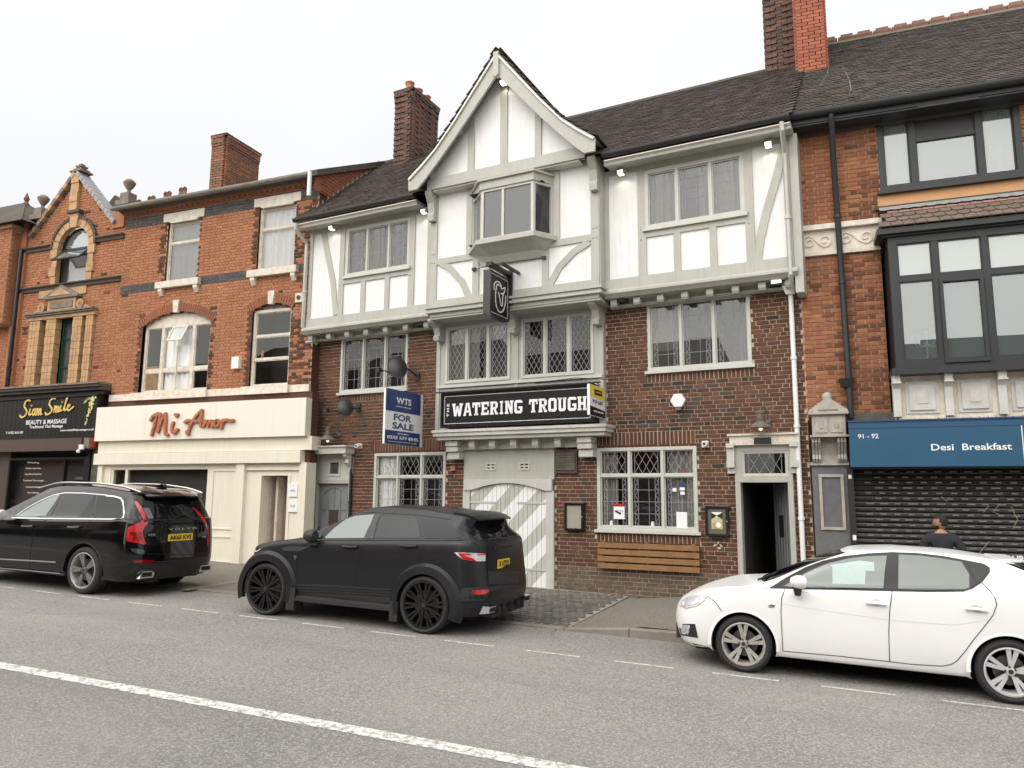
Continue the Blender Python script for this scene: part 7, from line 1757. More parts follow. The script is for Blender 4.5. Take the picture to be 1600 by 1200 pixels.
MB().tube([(P.at(557, 705)[0], -.02, P.at(557, 705)[1]), (P.at(551, 716)[0], -.02, P.at(551, 716)[1]), (P.at(550, 740)[0], -.02, 2.4)], .008, 6).obj('cable', M['black'], pub)
def poster(name, label, r, paper):
    t = onframe(MB().box(r[0], r[1], -.09, 0, r[2], r[3]).obj(name, M['black']), P); tag(t, label, 'poster case')
    b = MB(); f = .04
    for (a, c, e, g) in ((r[0], r[1], r[3]-f, r[3]), (r[0], r[1], r[2], r[2]+f), (r[0], r[0]+f, r[2]+f, r[3]-f), (r[1]-f, r[1], r[2]+f, r[3]-f)): b.box(a, c, -.115, -.0905, e, g)
    b.obj('case_frame', M['blackgloss'], t); MB().box(r[0]+f, r[1]-f, -.095, -.0905, r[2]+f, r[3]-f).obj('backing_paper', M[paper], t); MB().box(r[0]-.02, r[1]+.02, -.14, 0, r[3], r[3]+.015).obj('case_hood', M['lampshade'], t)
    MB().lathe([(.012, -.01), (.012, 0)], (r[1]-.02, -.115, (r[2]+r[3])/2), 8, 'y').obj('lock', M['lead'], t)
    return t
M['paper'] = mat('paper', (.33,.31,.26), .6, noise=(3,(.26,.24,.2),.5)); M['leafgr'] = mat('leafgr', (.10,.11,.09), .6); M['cardlawn'] = mat('cardlawn', (.42,.42,.12), .6, noise=(6,(.6,.55,.4),.8))
r = P.rect(882.5, 911.5, 786, 829, -.1); poster('poster_case', 'black poster case with a blank grey backing beside the garage door', r, 'paper')
r = P.rect(1102.5, 1138, 791, 838, -.1); pc = poster('poster_case', 'black poster case holding a small yellow-green picture, left of open doorway', r, 'leafgr')
a, c, e, g = r[0]+.1, r[1]-.1, r[2]+.12, r[3]-.1; MB().box(a, c, -.101, -.0955, e, g).obj('picture', M['cardlawn'], pc); m_ = (a+c)/2
MB().prism([(a, g), (m_, g-.1), (c, g)], -.104, -.1015).obj('picture_shape', M['signwhite'], pc); MB().prism([(a, g-.12), (a+.1, g-.06), (a, g-.01)], -.105, -.1015).obj('picture_shape', M['black'], pc); MB().prism([(c, g-.12), (c-.1, g-.06), (c, g-.01)], -.105, -.1015).obj('picture_shape', M['black'], pc)
MB().box(a+.02, a+.13, -.104, -.1015, e+.01, e+.11).obj('picture_shape', M['stone'], pc); MB().lathe([(.045, -.003), (.045, 0)], (c-.07, -.1015, e+.07), 12, 'y').obj('picture_shape', M['signwhite'], pc)
pk = thing('plank_panel', 'four brown stained planks fixed to brick under the ground-floor window', 'planks', P)
pr = P.rect(934, 1093, 848, 892, -.1); hgt = (pr[3]-pr[2])
for k in range(4):
    z0_ = pr[2]+k*hgt/4+.008; MB().box(pr[0], pr[1], -.12, -.08, z0_, z0_+hgt/4-.028).obj('plank', M['wood'], pk)
for u in (pr[0]+.1, (pr[0]+pr[1])/2, pr[1]-.1): MB().box(u-.025, u+.025, -.08, 0, pr[2], pr[3]).obj('batten', M['wood'], pk)
# airbricks and window stickers, red junction box, chalk mark
ab = P.rect(884, 901, 916, 924, 0)
for k in range(3): MB().box(ab[0]+.0+k*.07, ab[0]+.055+k*.07, -.012, .0, ab[2], ab[3]).obj('air_brick', M['mossy'], pub)
jb = P.rect(704.5, 711.5, 728, 735.5, -.04); t = onframe(MB().box(jb[0], jb[1], -.06, 0, jb[2], jb[3]).obj('junction_box', M['terracotta']), P); tag(t, 'small salmon junction box on brick left of the garage door', 'box'); MB().tube([(jb[0]+.04, -.03, jb[2]), (jb[0]+.0, -.02, jb[2]-.1), (jb[0]+.2, -.02, jb[2]-.2), (jb[1]+.3, -.02, jb[2]-.18)], .007, 6).obj('cable', M['black'], t)
def sticker(px0, px1, py0, py1, m, name='sticker', y=.03):
    r = P.rect(px0, px1, py0, py1, y); return MB().box(r[0], r[1], y-.006, y-.0015, r[2], r[3]).obj(name, M[m], pub), r
for a in ((1050, 1057, 755, 757.5, 'navy'), (1050, 1057, 759, 761, 'red'), (1051, 1057, 762.5, 768, 'signwhite'), (1062, 1070, 753, 760, 'navy'), (1062, 1070, 761.5, 766, 'signwhite'), (1063, 1070, 768, 773, 'signwhite'), (1064, 1068, 734, 739, 'red')): sticker(*a)
for (a, m_, lab) in (((959, 976, 787, 811), 'signwhite', 'c'), ((1057, 1074, 800, 825), 'signwhite', 'n')):
    o, r = sticker(*a, m_, 'notice')
    if lab == 'c':
        MB().box(r[0], r[1], .02, .0235, r[3]-.05, r[3]).obj('notice_header', M['red'], pub); text('notice_lettering', 'CCTV', pub, ((r[0]+r[1])/2, .0225, r[2]+.14), .05, M['black'], ext=.0006, fit=((r[1]-r[0])*.8, .045))
        MB().prism([(r[0]+.04, r[3]-.12), (r[0]+.15, r[3]-.17), (r[0]+.13, r[3]-.2), (r[0]+.03, r[3]-.15)], .02, .0235).obj('camera_symbol', M['black'], pub)
for (px_, py_, hh) in ((955.5, 817, .1), (1020, 818, .1)):
    p = P.at(px_, py_+5, .07); MB().lathe([(.03, 0), (.035, .03), (.03, .09), (.015, .1)], (p[0], .07, gR[2]+.06), 10).obj('jar_on_sill', M['white'], pub, smooth=True)
p = P.at(1122, 852, 0)
for (dx, dz, a) in ((-.05, .0, .4), (.0, .04, 1.2), (.05, 0, 2.4), (.02, -.05, 0)): MB().prism([(p[0]+dx+.04*math.cos(a), p[1]+dz+.04*math.sin(a)), (p[0]+dx-.015*math.sin(a), p[1]+dz+.015*math.cos(a)), (p[0]+dx-.04*math.cos(a), p[1]+dz-.04*math.sin(a)), (p[0]+dx+.015*math.sin(a), p[1]+dz-.015*math.cos(a))], -.006, -.004).obj('torn_paper', M['oldwhite'], pub)
# satellite dishes
def dish(label, px_, py_, rad, arm_to):
    t = thing('satellite_dish', label, 'satellite dish', P, group='satellite dishes on the pub'); y = -.55; u, z = P.at(px_, py_, y)
    o = MB().lathe([(rad*k/6, .09*(k/6)**2) for k in range(7)]+[(rad*1.0, .075)], (0, 0, 0), 24, 'y').obj('dish', M['gutter'], t, smooth=True); o.location = (u, y, z); o.rotation_euler = (-.35, 0, .9); o.scale = (.9, 1, 1.12)
    MB().tube([(u, y+.05, z), (u+.1, y+.2, z-.05), arm_to], .02, 8).obj('wall_arm', M['black'], t)
    MB().tube([(u, y+.03, z-rad*.9), (u-.22, y-.25, z-rad*.55), (u-.28, y-.3, z-.12)], .012, 6).obj('feed_arm', M['black'], t); MB().box(u-.33, u-.24, y-.36, y-.27, z-.17, z-.08).obj('receiver', M['black'], t)
    MB().box(arm_to[0]-.06, arm_to[0]+.06, -.04, 0, arm_to[2]-.08, arm_to[2]+.08).obj('wall_plate', M['black'], t)
p = P.at(652, 588, -.02); dish('larger dark satellite dish in front of left first-floor window', 623, 571, .235, (p[0], -.02, p[1])); p = P.at(560, 637, -.02); dish('smaller dark satellite dish on brick below the left first-floor window', 541, 634, .2, (p[0], -.02, p[1]))
# ------------------------------------------------------------------ cars
from mathutils.bvhtree import BVHTree
M['paint_black'] = mat('paint_black', (.003,.003,.0035), .08, spec=.5, coat=.25)
M['paint_matt'] = mat('paint_matt', (.024,.024,.027), .30, metal=.5, spec=.5)
M['paint_white'] = mat('paint_white', (.82,.82,.81), .3, coat=.35, noise=(2,(.75,.75,.73),.35))
M['plastic'] = mat('plastic', (.022,.022,.022), .55); M['tyre'] = mat('tyre', (.022,.022,.021), .75, noise=(30,(.035,.034,.032),.5), bump=(60,.3)); M['dark'] = mat('dark', (.006,.006,.006), .9)
M['rim_silver'] = mat('rim_silver', (.62,.61,.60), .35, metal=.3); M['rim_black'] = mat('rim_black', (.018,.018,.018), .28, metal=.4); M['chrome'] = mat('chrome', (.75,.75,.75), .12, metal=1)
M['rim_dark'] = mat('rim_dark', (.26,.255,.25), .3, metal=.6); M['rim_brown'] = mat('rim_brown', (.50,.47,.44), .38, metal=.3, noise=(20,(.2,.17,.14),.5)); M['disc'] = mat('disc', (.16,.15,.14), .4, metal=.8)
M['lamp_red'] = mat('lamp_red', (.55,.012,.012), .12, coat=1, noise=(30,(.25,.005,.008),.5)); M['lamp_dark'] = mat('lamp_dark', (.16,.004,.006), .12, coat=1); M['lamp_clear'] = mat('lamp_clear', (.55,.56,.56), .1, coat=1, noise=(25,(.25,.25,.25),.8)); M['lamp_amber'] = mat('lamp_amber', (.55,.2,.06), .2, coat=1)
M['tint'] = glass('tint', .0, through=0, body=(.006,.006,.007), k=.7); M['tint_clear'] = glass('tint_clear', .06, through=0, body=(.12,.145,.14)); M['tint_mid'] = glass('tint_mid', .0, through=0, body=(.02,.022,.022), k=.8); M['tint_green'] = glass('tint_green', .06, through=0, body=(.09,.11,.095))
M['plate'] = mat('plate', (.75,.50,.03), .35); M['plate_w'] = mat('plate_w', (.75,.75,.73), .35)

def lerp_list(pts, x):
    if x <= pts[0][0]: return pts[0][1]
    for (a, b_), (c, d) in zip(pts, pts[1:]):
        if x <= c: t = (x-a)/(c-a); t = t*t*(3-2*t)*.35+t*.65; return b_+(d-b_)*t
    return pts[-1][1]
class Car:
    """body lofted through levels: (front x, rear x, half width, z along x, corner lengths, squareness)"""
    NF, NS, NR, SUB = 14, 44, 16, 4
    def __init__(s, name, label, X, Yn, w, levels, glass_rows, mats, wheels, arch_r, group=None, shade=None):
        s.root = thing(name, label, 'car', loc=(X, Yn+w, gz(X)), group=group); s.root.rotation_euler = (0, math.atan(GRADE), 0)
        bpy.context.view_layer.update(); s.inv = s.root.matrix_world.inverted(); s.w = w
        rings = []
        for (xf, xr, hw, zz, cf, cr, pf, pr) in levels:
            ring = []
            for i in range(s.NF):
                th = PI/2*i/s.NF; c_, s_ = max(math.cos(th), 0)**pf, math.sin(th)**pf; ring.append((xf+cf*(1-c_), hw*s_))
            for i in range(s.NS+1): t = i/s.NS; ring.append((xf+cf+(xr-cr-xf-cf)*t, hw*(1-.0*t)))
            for i in range(1, s.NR+1):
                th = PI/2*(1-i/s.NR); ring.append((xr-cr*(1-max(math.cos(th), 0)**pr), hw*max(math.sin(th), 0)**pr))
            rings.append([Vector((x, -y, lerp_list(zz, x))) for x, y in ring])
        n = len(rings[0]); rows = []; tags = []
        for k in range(len(rings)-1):
            p0, p1, p2, p3 = rings[max(k-1, 0)], rings[k], rings[k+1], rings[min(k+2, len(rings)-1)]
            for j in range(s.SUB):
                t = j/s.SUB; row = []
                for i in range(n):
                    a, b_, c, d = p0[i], p1[i], p2[i], p3[i]
                    T = .6
                    m1 = (c-a)*.5*T*1.2; m2 = (d-b_)*.5*T*1.2; 
                    row.append((2*t**3-3*t*t+1)*b_+(t**3-2*t*t+t)*m1+(-2*t**3+3*t*t)*c+(t**3-t*t)*m2)
                rows.append(row); tags.append(k)
        rows.append(rings[-1]); s.rows = rows; s.n = n
        # near half + mirrored half
        vs = []; fs = []; ms = []
        for row in rows: vs += row
        for r in range(len(rows)-1):
            for i in range(n-1):
                a = r*n+i; fs.append((a, a+1, a+1+n, a+n)); m = 0
                if tags[r] in glass_rows and not (s.NF-3 <= i <= s.NF+s.NS+1): 
                    lo_, hi_ = (glass_rows[tags[r]])
                    if (i < s.NF-7 and lo_) or (i > s.NF+s.NS+1 and hi_): m = 1
                ms.append(m)
        N_ = len(vs); vs2 = vs+[Vector((v.x, -v.y, v.z)) for v in vs]
        fs2 = fs+[(a+N_, d+N_, c+N_, b_+N_) for a, b_, c, d in fs]; ms2 = ms+ms
        # belly
        vs2 = [v.copy() for v in vs2]
        s.full = BVHTree.FromPolygons([tuple(v) for v in vs2], fs2)
        keep = []; 
        def ins(v): return any((v.x-wx)**2+(v.z-wz)**2 < arch_r**2-1e-6 and v.z < 1.2 for wx, wz in wheels)
        flags = [ins(v) for v in vs2]
        newv = [v.copy() for v in vs2]
        for i, v in enumerate(vs2):
            if flags[i]:
                wx, wz = min(wheels, key=lambda q: abs(q[0]-v.x)); dx, dz = v.x-wx, v.z-wz; d = math.hypot(dx, dz) or 1e-3
                newv[i].x = wx+dx/d*arch_r; newv[i].z = wz+dz/d*arch_r
        mb = MB(); mb.v = [tuple(v) for v in newv]
        for f, m in zip(fs2, ms2):
            if sum(flags[i] for i in f) >= 3: continue
            mb.f.append(f); mb.m.append(m)
        me = mb.mesh('body', mats, smooth=True)
        bm = bmesh.new(); bm.from_mesh(me); bmesh.ops.remove_doubles(bm, verts=bm.verts, dist=.0005); bmesh.ops.recalc_face_normals(bm, faces=bm.faces)
        bm.to_mesh(me); bm.free(); me.polygons.foreach_set('use_smooth', [True]*len(me.polygons))
        try: me.set_sharp_from_angle(angle=math.radians(50))
        except Exception: pass
        s.body = bpy.data.objects.new('body', me); C.objects.link(s.body); s.body.parent = s.root
        # floor pan, wheel housings
        x0 = min(v.x for v in rings[0]); x1 = max(v.x for v in rings[0]); zf = rings[0][n//2].z
        lo = w*.74
        MB().box(x0+.1, x1-.1, -lo, lo, zf-.03, zf+.12).obj('underbody', M['dark'], s.root)
        for wx, wz in wheels:
            for sg in (-1, 1):
                b = MB(); K = 18
                pts = [(wx+arch_r*math.cos(PI*k/K*1.16-.25), wz+arch_r*math.sin(PI*k/K*1.16-.25)) for k in range(K+1)]
                yo, yi = sg*(w-.03), sg*(w-.38)
                b.v = [(p[0], yo, p[1]) for p in pts]+[(p[0], yi, p[1]) for p in pts]; b.f = [(k, k+1, k+K+2, k+K+1) for k in range(K)]; b.m = [0]*K
                b.f.append(tuple(range(K+1, 2*K+2))); b.m.append(0)
                b.obj('wheel_housing', M['dark'], s.root)
    def hit(s, px, py, back=0):
        o = s.inv @ Vector((0, 0, CAM_H)); d = (s.inv.to_3x3() @ Vector(ray(px, py))).normalized()
        loc, nor, idx, dist = s.full.ray_cast(o, d)
        if loc is None: return None, d, o
        if nor.dot(d) > 0: nor = -nor
        return (loc, nor), d, o
    def decal(s, name, pts, m, off=.004, step=9, parent=None, smooth=True, thick=0):
        """a panel following the body's surface inside a traced outline"""
        bm = bmesh.new(); vv = [bm.verts.new((p[0], p[1], 0)) for p in pts]; bm.faces.new(vv)
        xs = [p[0] for p in pts]; ys = [p[1] for p in pts]
        for ax, lo, hi in ((0, min(xs), max(xs)), (1, min(ys), max(ys))):
            q = lo+step
            while q < hi:
                co = (q, 0, 0) if ax == 0 else (0, q, 0); no = (1, 0, 0) if ax == 0 else (0, 1, 0)
                bmesh.ops.bisect_plane(bm, geom=bm.verts[:]+bm.edges[:]+bm.faces[:], plane_co=co, plane_no=no); q += step
        bmesh.ops.triangulate(bm, faces=[f for f in bm.faces if len(f.verts) > 4])
        last = None; bad = []
        for v in bm.verts:
            h, d, o = s.hit(v.co.x, v.co.y)
            if h: v.co = h[0]+h[1]*off; last = h
            else: bad.append((v, d, o))
        for v, d, o in bad:
            ref = last[0] if last else Vector((2, 0, 1)); 
            # closest body point to the sight line
            best = None; t0 = (ref-o).dot(d)
            for k in range(9):
                p = o+d*(t0-1.2+.3*k); q = s.full.find_nearest(p)
                if q[0] is not None and (best is None or q[3] < best[1]): best = (q, q[3])
            v.co = best[0][0]+(best[0][1] if best[0][1].dot(d) < 0 else -best[0][1])*off
        me = bpy.data.meshes.new(name)
        # face the viewer's side
        o = s.inv @ Vector((0, 0, CAM_H)); bm.normal_update()
        bmesh.ops.reverse_faces(bm, faces=[f for f in bm.faces if f.normal.dot(f.calc_center_median()-o) > 0])
        bm.to_mesh(me); bm.free(); me.materials.append(m)
        me.polygons.foreach_set('use_smooth', [smooth]*len(me.polygons))
        ob = bpy.data.objects.new(name, me); C.objects.link(ob); ob.parent = parent or s.root; return ob
    def line(s, name, pts, wd, m, off=.005, parent=None, tube=False):
        """a thin strip or gap following the surface along a traced line"""
        P3 = []; NN = []
        for i in range(len(pts)-1):
            L = math.hypot(pts[i+1][0]-pts[i][0], pts[i+1][1]-pts[i][1]); n = max(1, int(L/6))
            for k in range(n+(i == len(pts)-2)):
                t = k/n; h, d, o = s.hit(pts[i][0]+(pts[i+1][0]-pts[i][0])*t, pts[i][1]+(pts[i+1][1]-pts[i][1])*t)
                if h: P3.append(h[0]+h[1]*off); NN.append(h[1])
        if len(P3) < 2: return None
        if tube: return MB().tube(P3, wd/2, 6).obj(name, m, parent or s.root, smooth=True)
        b = MB()
        for i, p in enumerate(P3):
            t = (P3[min(i+1, len(P3)-1)]-P3[max(i-1, 0)]).normalized(); q = NN[i].cross(t).normalized()*wd/2; b.v += [tuple(p-q), tuple(p+q)]
        b.f = [(2*i, 2*i+1, 2*i+3, 2*i+2) for i in range(len(P3)-1)]; b.m = [0]*len(b.f)
        return b.obj(name, m, parent or s.root, fix=True)
    def at(s, px, py, off=0):
        h, d, o = s.hit(px, py); return h[0]+h[1]*off if h else None
def wheel(parent, x, z, yo, sg, R, rim, wd, style):
    """yo: outer face; sg -1 on the near side"""
    inn = yo-sg*wd
    t = MB().lathe([(rim, yo-sg*.012), (rim+.015, yo), (rim+(R-rim)*.5, yo+sg*.004), (R-.018, yo-sg*.01), (R, yo-sg*.035), (R, inn+sg*.035), (R-.018, inn), (rim, inn+sg*.01)], (x, 0, z), 44, 'y', caps=False).obj('wheel', M['tyre'], parent, smooth=True)
    rm = style['m']
    MB().lathe([(rim+.003, yo-sg*.005), (rim-.012, yo-sg*.002), (rim-.022, yo-sg*.02), (rim-.03, yo-sg*.06), (rim-.035, inn+sg*.03)], (x, 0, z), 44, 'y', caps=False).obj('rim', M[style.get('lip', rm)], t, smooth=True)
    MB().lathe([(0, 0), (rim*.62, 0), (rim*.62, .012)], (x, yo-sg*.11, z), 30, 'y').obj('brake_disc', M['disc'], t); MB().lathe([(0, 0), (rim-.03, 0)], (x, yo-sg*.16, z), 30, 'y').obj('wheel_back', M['dark'], t)
    n = style['n']
    for k in range(n):
        for dt in style['offs']:
            a = 2*PI*k/n+style.get('rot', .3); tw = style.get('twist', 0)
            r0, r1 = rim*.13, rim-.014
            a0 = a+dt*style.get('hub', .3); a1 = a+dt+tw; w0, w1 = style['w']
            p0 = Vector((x+r0*math.cos(a0), 0, z+r0*math.sin(a0))); p1 = Vector((x+r1*math.cos(a1), 0, z+r1*math.sin(a1)))
            q = Vector((-(p1-p0).z, 0, (p1-p0).x)).normalized()
            b = MB(); y0, y1 = yo-sg*.03, yo-sg*.012
            F = [p0-q*w0+Vector((0, y0, 0)), p0+q*w0+Vector((0, y0, 0)), p1+q*w1+Vector((0, y1, 0)), p1-q*w1+Vector((0, y1, 0))]
            B_ = [v+Vector((0, -sg*.03, 0)) for v in F]
            b.add(F+B_, [(0,1,2,3),(0,4,5,1),(1,5,6,2),(3,2,6,7),(0,3,7,4)]); b.obj('spoke', M[rm], t, fix=True)
    MB().lathe([(0, yo-sg*.018), (rim*.16, yo-sg*.02), (rim*.2, yo-sg*.04), (rim*.2, yo-sg*.07)], (x, 0, z), 20, 'y', caps=False).obj('hub', M[rm], t, smooth=True)
    MB().lathe([(0, yo-sg*.012), (rim*.1, yo-sg*.014)], (x, 0, z), 14, 'y').obj('centre_cap', M['plastic'], t)
    for k in range(5):
        a = 2*PI*k/5+.5; MB().lathe([(.0, yo-sg*.012), (.009, yo-sg*.014), (.009, yo-sg*.03)], (x+rim*.2*math.cos(a), 0, z+rim*.2*math.sin(a)), 8, 'y').obj('wheel_nut', M['plastic'], t)
    return t
def flare(car, wx, wz, r0, r1, y, m, sg=-1, a0=-.18, a1=PI+.18, depth=.05, name='arch_trim', inner=.0):
    K = 30; b = MB()
    for k in range(K+1):
        a = a0+(a1-a0)*k/K; c, s_ = math.cos(a), math.sin(a)
        b.v += [(wx+r0*c, y-sg*.06, wz+r0*s_), (wx+r0*c, y, wz+r0*s_), (wx+(r0+(r1-r0)*.6)*c, y-sg*depth*.15, wz+(r0+(r1-r0)*.6)*s_), (wx+r1*c, y-sg*depth, wz+r1*s_)]
    for k in range(K):
        for j in range(3): b.f.append((4*k+j, 4*k+j+1, 4*k+5+j, 4*k+4+j)); b.m.append(0)
    return b.obj(name, m, car.root, smooth=True, fix=True)
def cv(ox, oy, s_): return lambda *p: [(ox+a/s_, oy+b_/s_) for a, b_ in p]
def ground_pt(px, py, Y):
    d = ray(px, py); t = Y/d[1]; return d[0]*t, CAM_H+d[2]*t
def plate(car, px, py, txt, wd, ht, m, yaw):
    h, d, o = car.hit(px, py); c = h[0]+h[1]*.012
    q = MB().box(-wd/2, wd/2, 0, .008, -ht/2, ht/2).obj('number_plate', m, car.root); q.location = c; q.rotation_euler = (-math.asin(max(-1, min(1, -h[1].z)))*0, 0, yaw)
    text('plate_lettering', txt, q, (0, -.0015, 0), .1, M['black'], ext=.0008, fit=(wd*.88, ht*.66), bold=.004); return q

# --- white hatchback
c8 = cv(1040, 840, 2.857)
xs_ = ground_pt(1165, 1010, 8.9)[0]-.82
S = [( .14, 3.90, .72, [(0,.20),(4,.20)], .45, .35, .8, .6),
     ( .02, 4.00, .80, [(0,.22),(4,.22)], .50, .35, .75, .55),
     (-.05, 4.03, .840, [(0,.42),(4,.42)], .55, .35, .72, .5),
     (-.03, 4.02, .845, [(0,.60),(1,.72),(4,.76)], .55, .35, .72, .5),
     ( .05, 3.98, .825, [(.05,.70),(.45,.80),(1.15,.885),(3.0,1.0),(3.9,1.0)], .55, .35, .72, .5),
     ( .34, 3.97, .78, [(.3,.83),(.6,.89),(1.2,.935),(3.0,1.035),(3.9,1.03)], .45, .33, .75, .5),
     ( .93, 3.94, .745, [(.9,.955),(1.5,.97),(3.0,1.06),(3.9,1.06)], .30, .3, .75, .5),
     (1.42, 3.72, .665, [(1.4,1.18),(2.3,1.22),(3.6,1.22)], .28, .3, .75, .5),
     (1.80, 3.46, .575, [(1.75,1.32),(2.35,1.365),(2.9,1.36),(3.45,1.31)], .22, .25, .75, .5),
     (1.86, 3.40, .50, [(1.75,1.345),(2.35,1.39),(2.9,1.38),(3.45,1.325)], .2, .2, .75, .5),
     (1.92, 3.34, .02, [(1.8,1.355),(2.35,1.405),(2.9,1.395),(3.4,1.33)], .1, .1, .75, .5)]
seat = Car('white_hatchback', 'white five-door hatchback parked on the right, facing left', xs_, 8.88, .845, S, {6: (1, 1), 7: (1, 1)}, [M['paint_white'], M['tint']], [(.79, .30), (3.28, .30)], .345)
for x in (.79, 3.28):
    for sg in (-1, 1): wheel(seat.root, x, .302, sg*(.83 if sg < 0 else .80), sg, .302, .228, .2, dict(m='rim_silver' if x > 2 else 'rim_brown', n=5, offs=(-.17, .17), w=(.012, .022), hub=.5, rot=.34 if x < 2 else .2))
    flare(seat, x, .30, .343, .38, -.848, M['paint_white'], depth=.012, a0=-.1, a1=PI+.1)
seat.decal('glass_surround', c8((462,227),(543,178),(624,135),(702,106),(800,84),(900,72),(1010,66),(1120,70),(1230,82),(1330,100),(1420,118),(1447,135),(1447,155),(1412,200),(1370,228),(1330,242),(1180,244),(1005,240),(700,233)), M['plastic'], .007, step=4)
seat.decal('front_window', c8((520,222),(575,190),(650,149),(725,118),(820,95),(900,85),(988,82),(978,150),(972,232),(800,229),(650,227)), M['tint_green'], .011, step=5)
seat.decal('rear_window', c8((1040,78),(1130,82),(1220,93),(1320,110),(1355,165),(1356,226),(1330,234),(1180,238),(1038,234)), M['tint_green'], .011, step=5)
seat.decal('quarter_window', c8((1342,112),(1420,124),(1440,140),(1438,155),(1410,193),(1390,205)), M['tint_mid'], .011, step=5)
seat.decal('quarter_shade', c8((1358,170),(1392,205),(1358,228)), M['tint_mid'], .0125)
# pale reflection in the front window, painted on as a panel
seat.decal('painted_reflection', c8((735,125),(865,105),(930,112),(932,150),(893,150),(890,210),(745,208),(745,135)), mat('sheet', (.42,.52,.50), .2, noise=(12,(.36,.46,.44),.5)), .0125)
seat.decal('headlight', c8((64,308),(75,280),(110,262),(187,254),(188,262),(165,290),(140,305),(95,317)), M['lamp_clear'], .008)
seat.decal('headlight_core', c8((100,290),(115,272),(145,268),(150,285),(125,300),(105,303)), M['chrome'], .011)
seat.decal('fog_light_surround', c8((62,405),(78,385),(132,385),(146,448),(72,435)), M['plastic'], .005); seat.decal('fog_light', c8((72,408),(80,390),(98,388),(108,402),(105,424),(88,432),(76,425)), M['lamp_clear'], .009)
seat.decal('lower_grille', c8((44,372),(52,380),(58,440),(46,435)), M['plastic'], .004)
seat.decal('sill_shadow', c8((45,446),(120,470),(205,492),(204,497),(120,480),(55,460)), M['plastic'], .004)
gap = M['dark']; 
seat.line('door_gap', c8((533,232),(518,270),(515,330),(520,440),(524,506)), .007, gap); seat.line('door_gap', c8((1011,240),(1000,330),(996,420),(1000,553)), .007, gap)
seat.line('door_gap', c8((1413,203),(1445,235),(1470,270),(1478,300),(1462,345),(1420,400),(1375,455),(1335,510),(1300,550),(1275,565),(1235,573),(1100,565),(1000,553),(760,527),(524,506)), .007, gap)
seat.line('wing_gap', c8((436,205),(439,226),(456,228)), .006, gap)
seat.line('bumper_gap', c8((188,262),(225,290),(250,328)), .006, gap)
seat.line('side_crease', c8((518,292),(700,322),(1000,366),(1290,388),(1470,360)), .010, M['paint_white'], .003) 
for pts, hh in ((((893,290),(940,292),(985,298)), 0), (((1337,316),(1385,318),(1436,326)), 0)):
    seat.line('door_handle', c8(*pts), .034, M['paint_white'], .028, tube=True)
    a, b_ = pts[0], pts[2]; seat.decal('handle_recess', c8((a[0]+15,a[1]-8),(a[0]+45,a[1]-16),(b_[0]-20,b_[1]-14),(b_[0]-15,b_[1]+2),(b_[0]-40,b_[1]+10),(a[0]+25,a[1]+8)), M['greywhite'], .002)
seat.decal('badge', c8((458,304),(470,298),(490,302),(486,310),(462,312)), M['lampshade'], .006); seat.decal('side_repeater', c8((462,306),(472,303),(474,309),(464,310)), M['lamp_amber'], .008)
pm_ = seat.at(*c8((600,225))[0])
m_ = MB().lathe([(0, -.115), (.05, -.1), (.08, -.04), (.085, .02), (.06, .08), (0, .1)], (0, 0, 0), 16, 'x').obj('door_mirror', M['paint_white'], seat.root, smooth=True); m_.location = pm_+Vector((-.0, -.13, .075)); m_.scale = (.85, .9, .85)
MB().lathe([(.03, -.10), (.045, -.04), (.055, .0)], (0, 0, 0), 12).obj('mirror_stalk', M['plastic'], seat.root, smooth=True).location = pm_+Vector((-.02, -.11, .03))
b = MB(); p0 = Vector((.93, -.55, .975))
MB().tube([p0, p0+Vector((.1, .3, .03)), p0+Vector((.2, .75, .05))], .012, 6).obj('wiper', M['plastic'], seat.root)
MB().xprism([(-.42, 1.325), (-.42, 1.35), (.42, 1.35), (.42, 1.325)], 3.3, 3.5).obj('roof_spoiler', M['paint_white'], seat.root)
MB().box(.0, .04, -.5, .5, .24, .4).obj('lower_grille', M['plastic'], seat.root)

# --- matt black compact SUV
cE = cv(350, 770, 3.2)
xe_ = ground_pt(410, 920, 8.9)[0]-.86
E_ = [(.45, 4.15, .80, [(0,.23),(5,.23)], .5, .4, .75, .5),
      (.34, 4.27, .90, [(0,.27),(5,.27)], .5, .5, .75, .65),
      (.28, 4.34, .925, [(0,.48),(5,.50)], .55, .5, .72, .62),
      (.30, 4.285, .925, [(.3,.78),(1.5,.86),(4.4,.92)], .55, .5, .72, .62),
      (.33, 4.25, .90, [(.33,.88),(.6,.96),(1.3,1.045),(4.3,1.17)], .55, .48, .72, .62),
      (.55, 4.23, .865, [(.55,.985),(.9,1.04),(1.4,1.09),(4.2,1.225)], .50, .46, .75, .62),
      (1.20, 4.21, .84, [(1.2,1.11),(1.6,1.13),(3,1.19),(4.25,1.245)], .30, .45, .75, .62),
      (1.70, 4.06, .755, [(1.7,1.33),(2.5,1.37),(4.1,1.36)], .28, .4, .75, .6),
      (2.08, 3.98, .67, [(2.05,1.495),(2.6,1.555),(3.2,1.55),(3.95,1.49)], .22, .22, .75, .45),
      (2.15, 3.92, .60, [(2.05,1.53),(2.6,1.60),(3.2,1.595),(3.95,1.52)], .2, .2, .75, .45),
      (2.2, 3.85, .02, [(2.05,1.55),(2.6,1.625),(3.2,1.62),(3.95,1.53)], .1, .1, .75, .45)]
ev = Car('matt_black_suv', 'matt black compact SUV with wide arches and black wheels parked outside the pub', xe_, 8.93, .955, E_, {6: (1, 1), 7: (1, 1)}, [M['paint_matt'], M['tint']], [(.88, .365), (3.48, .365)], .40)
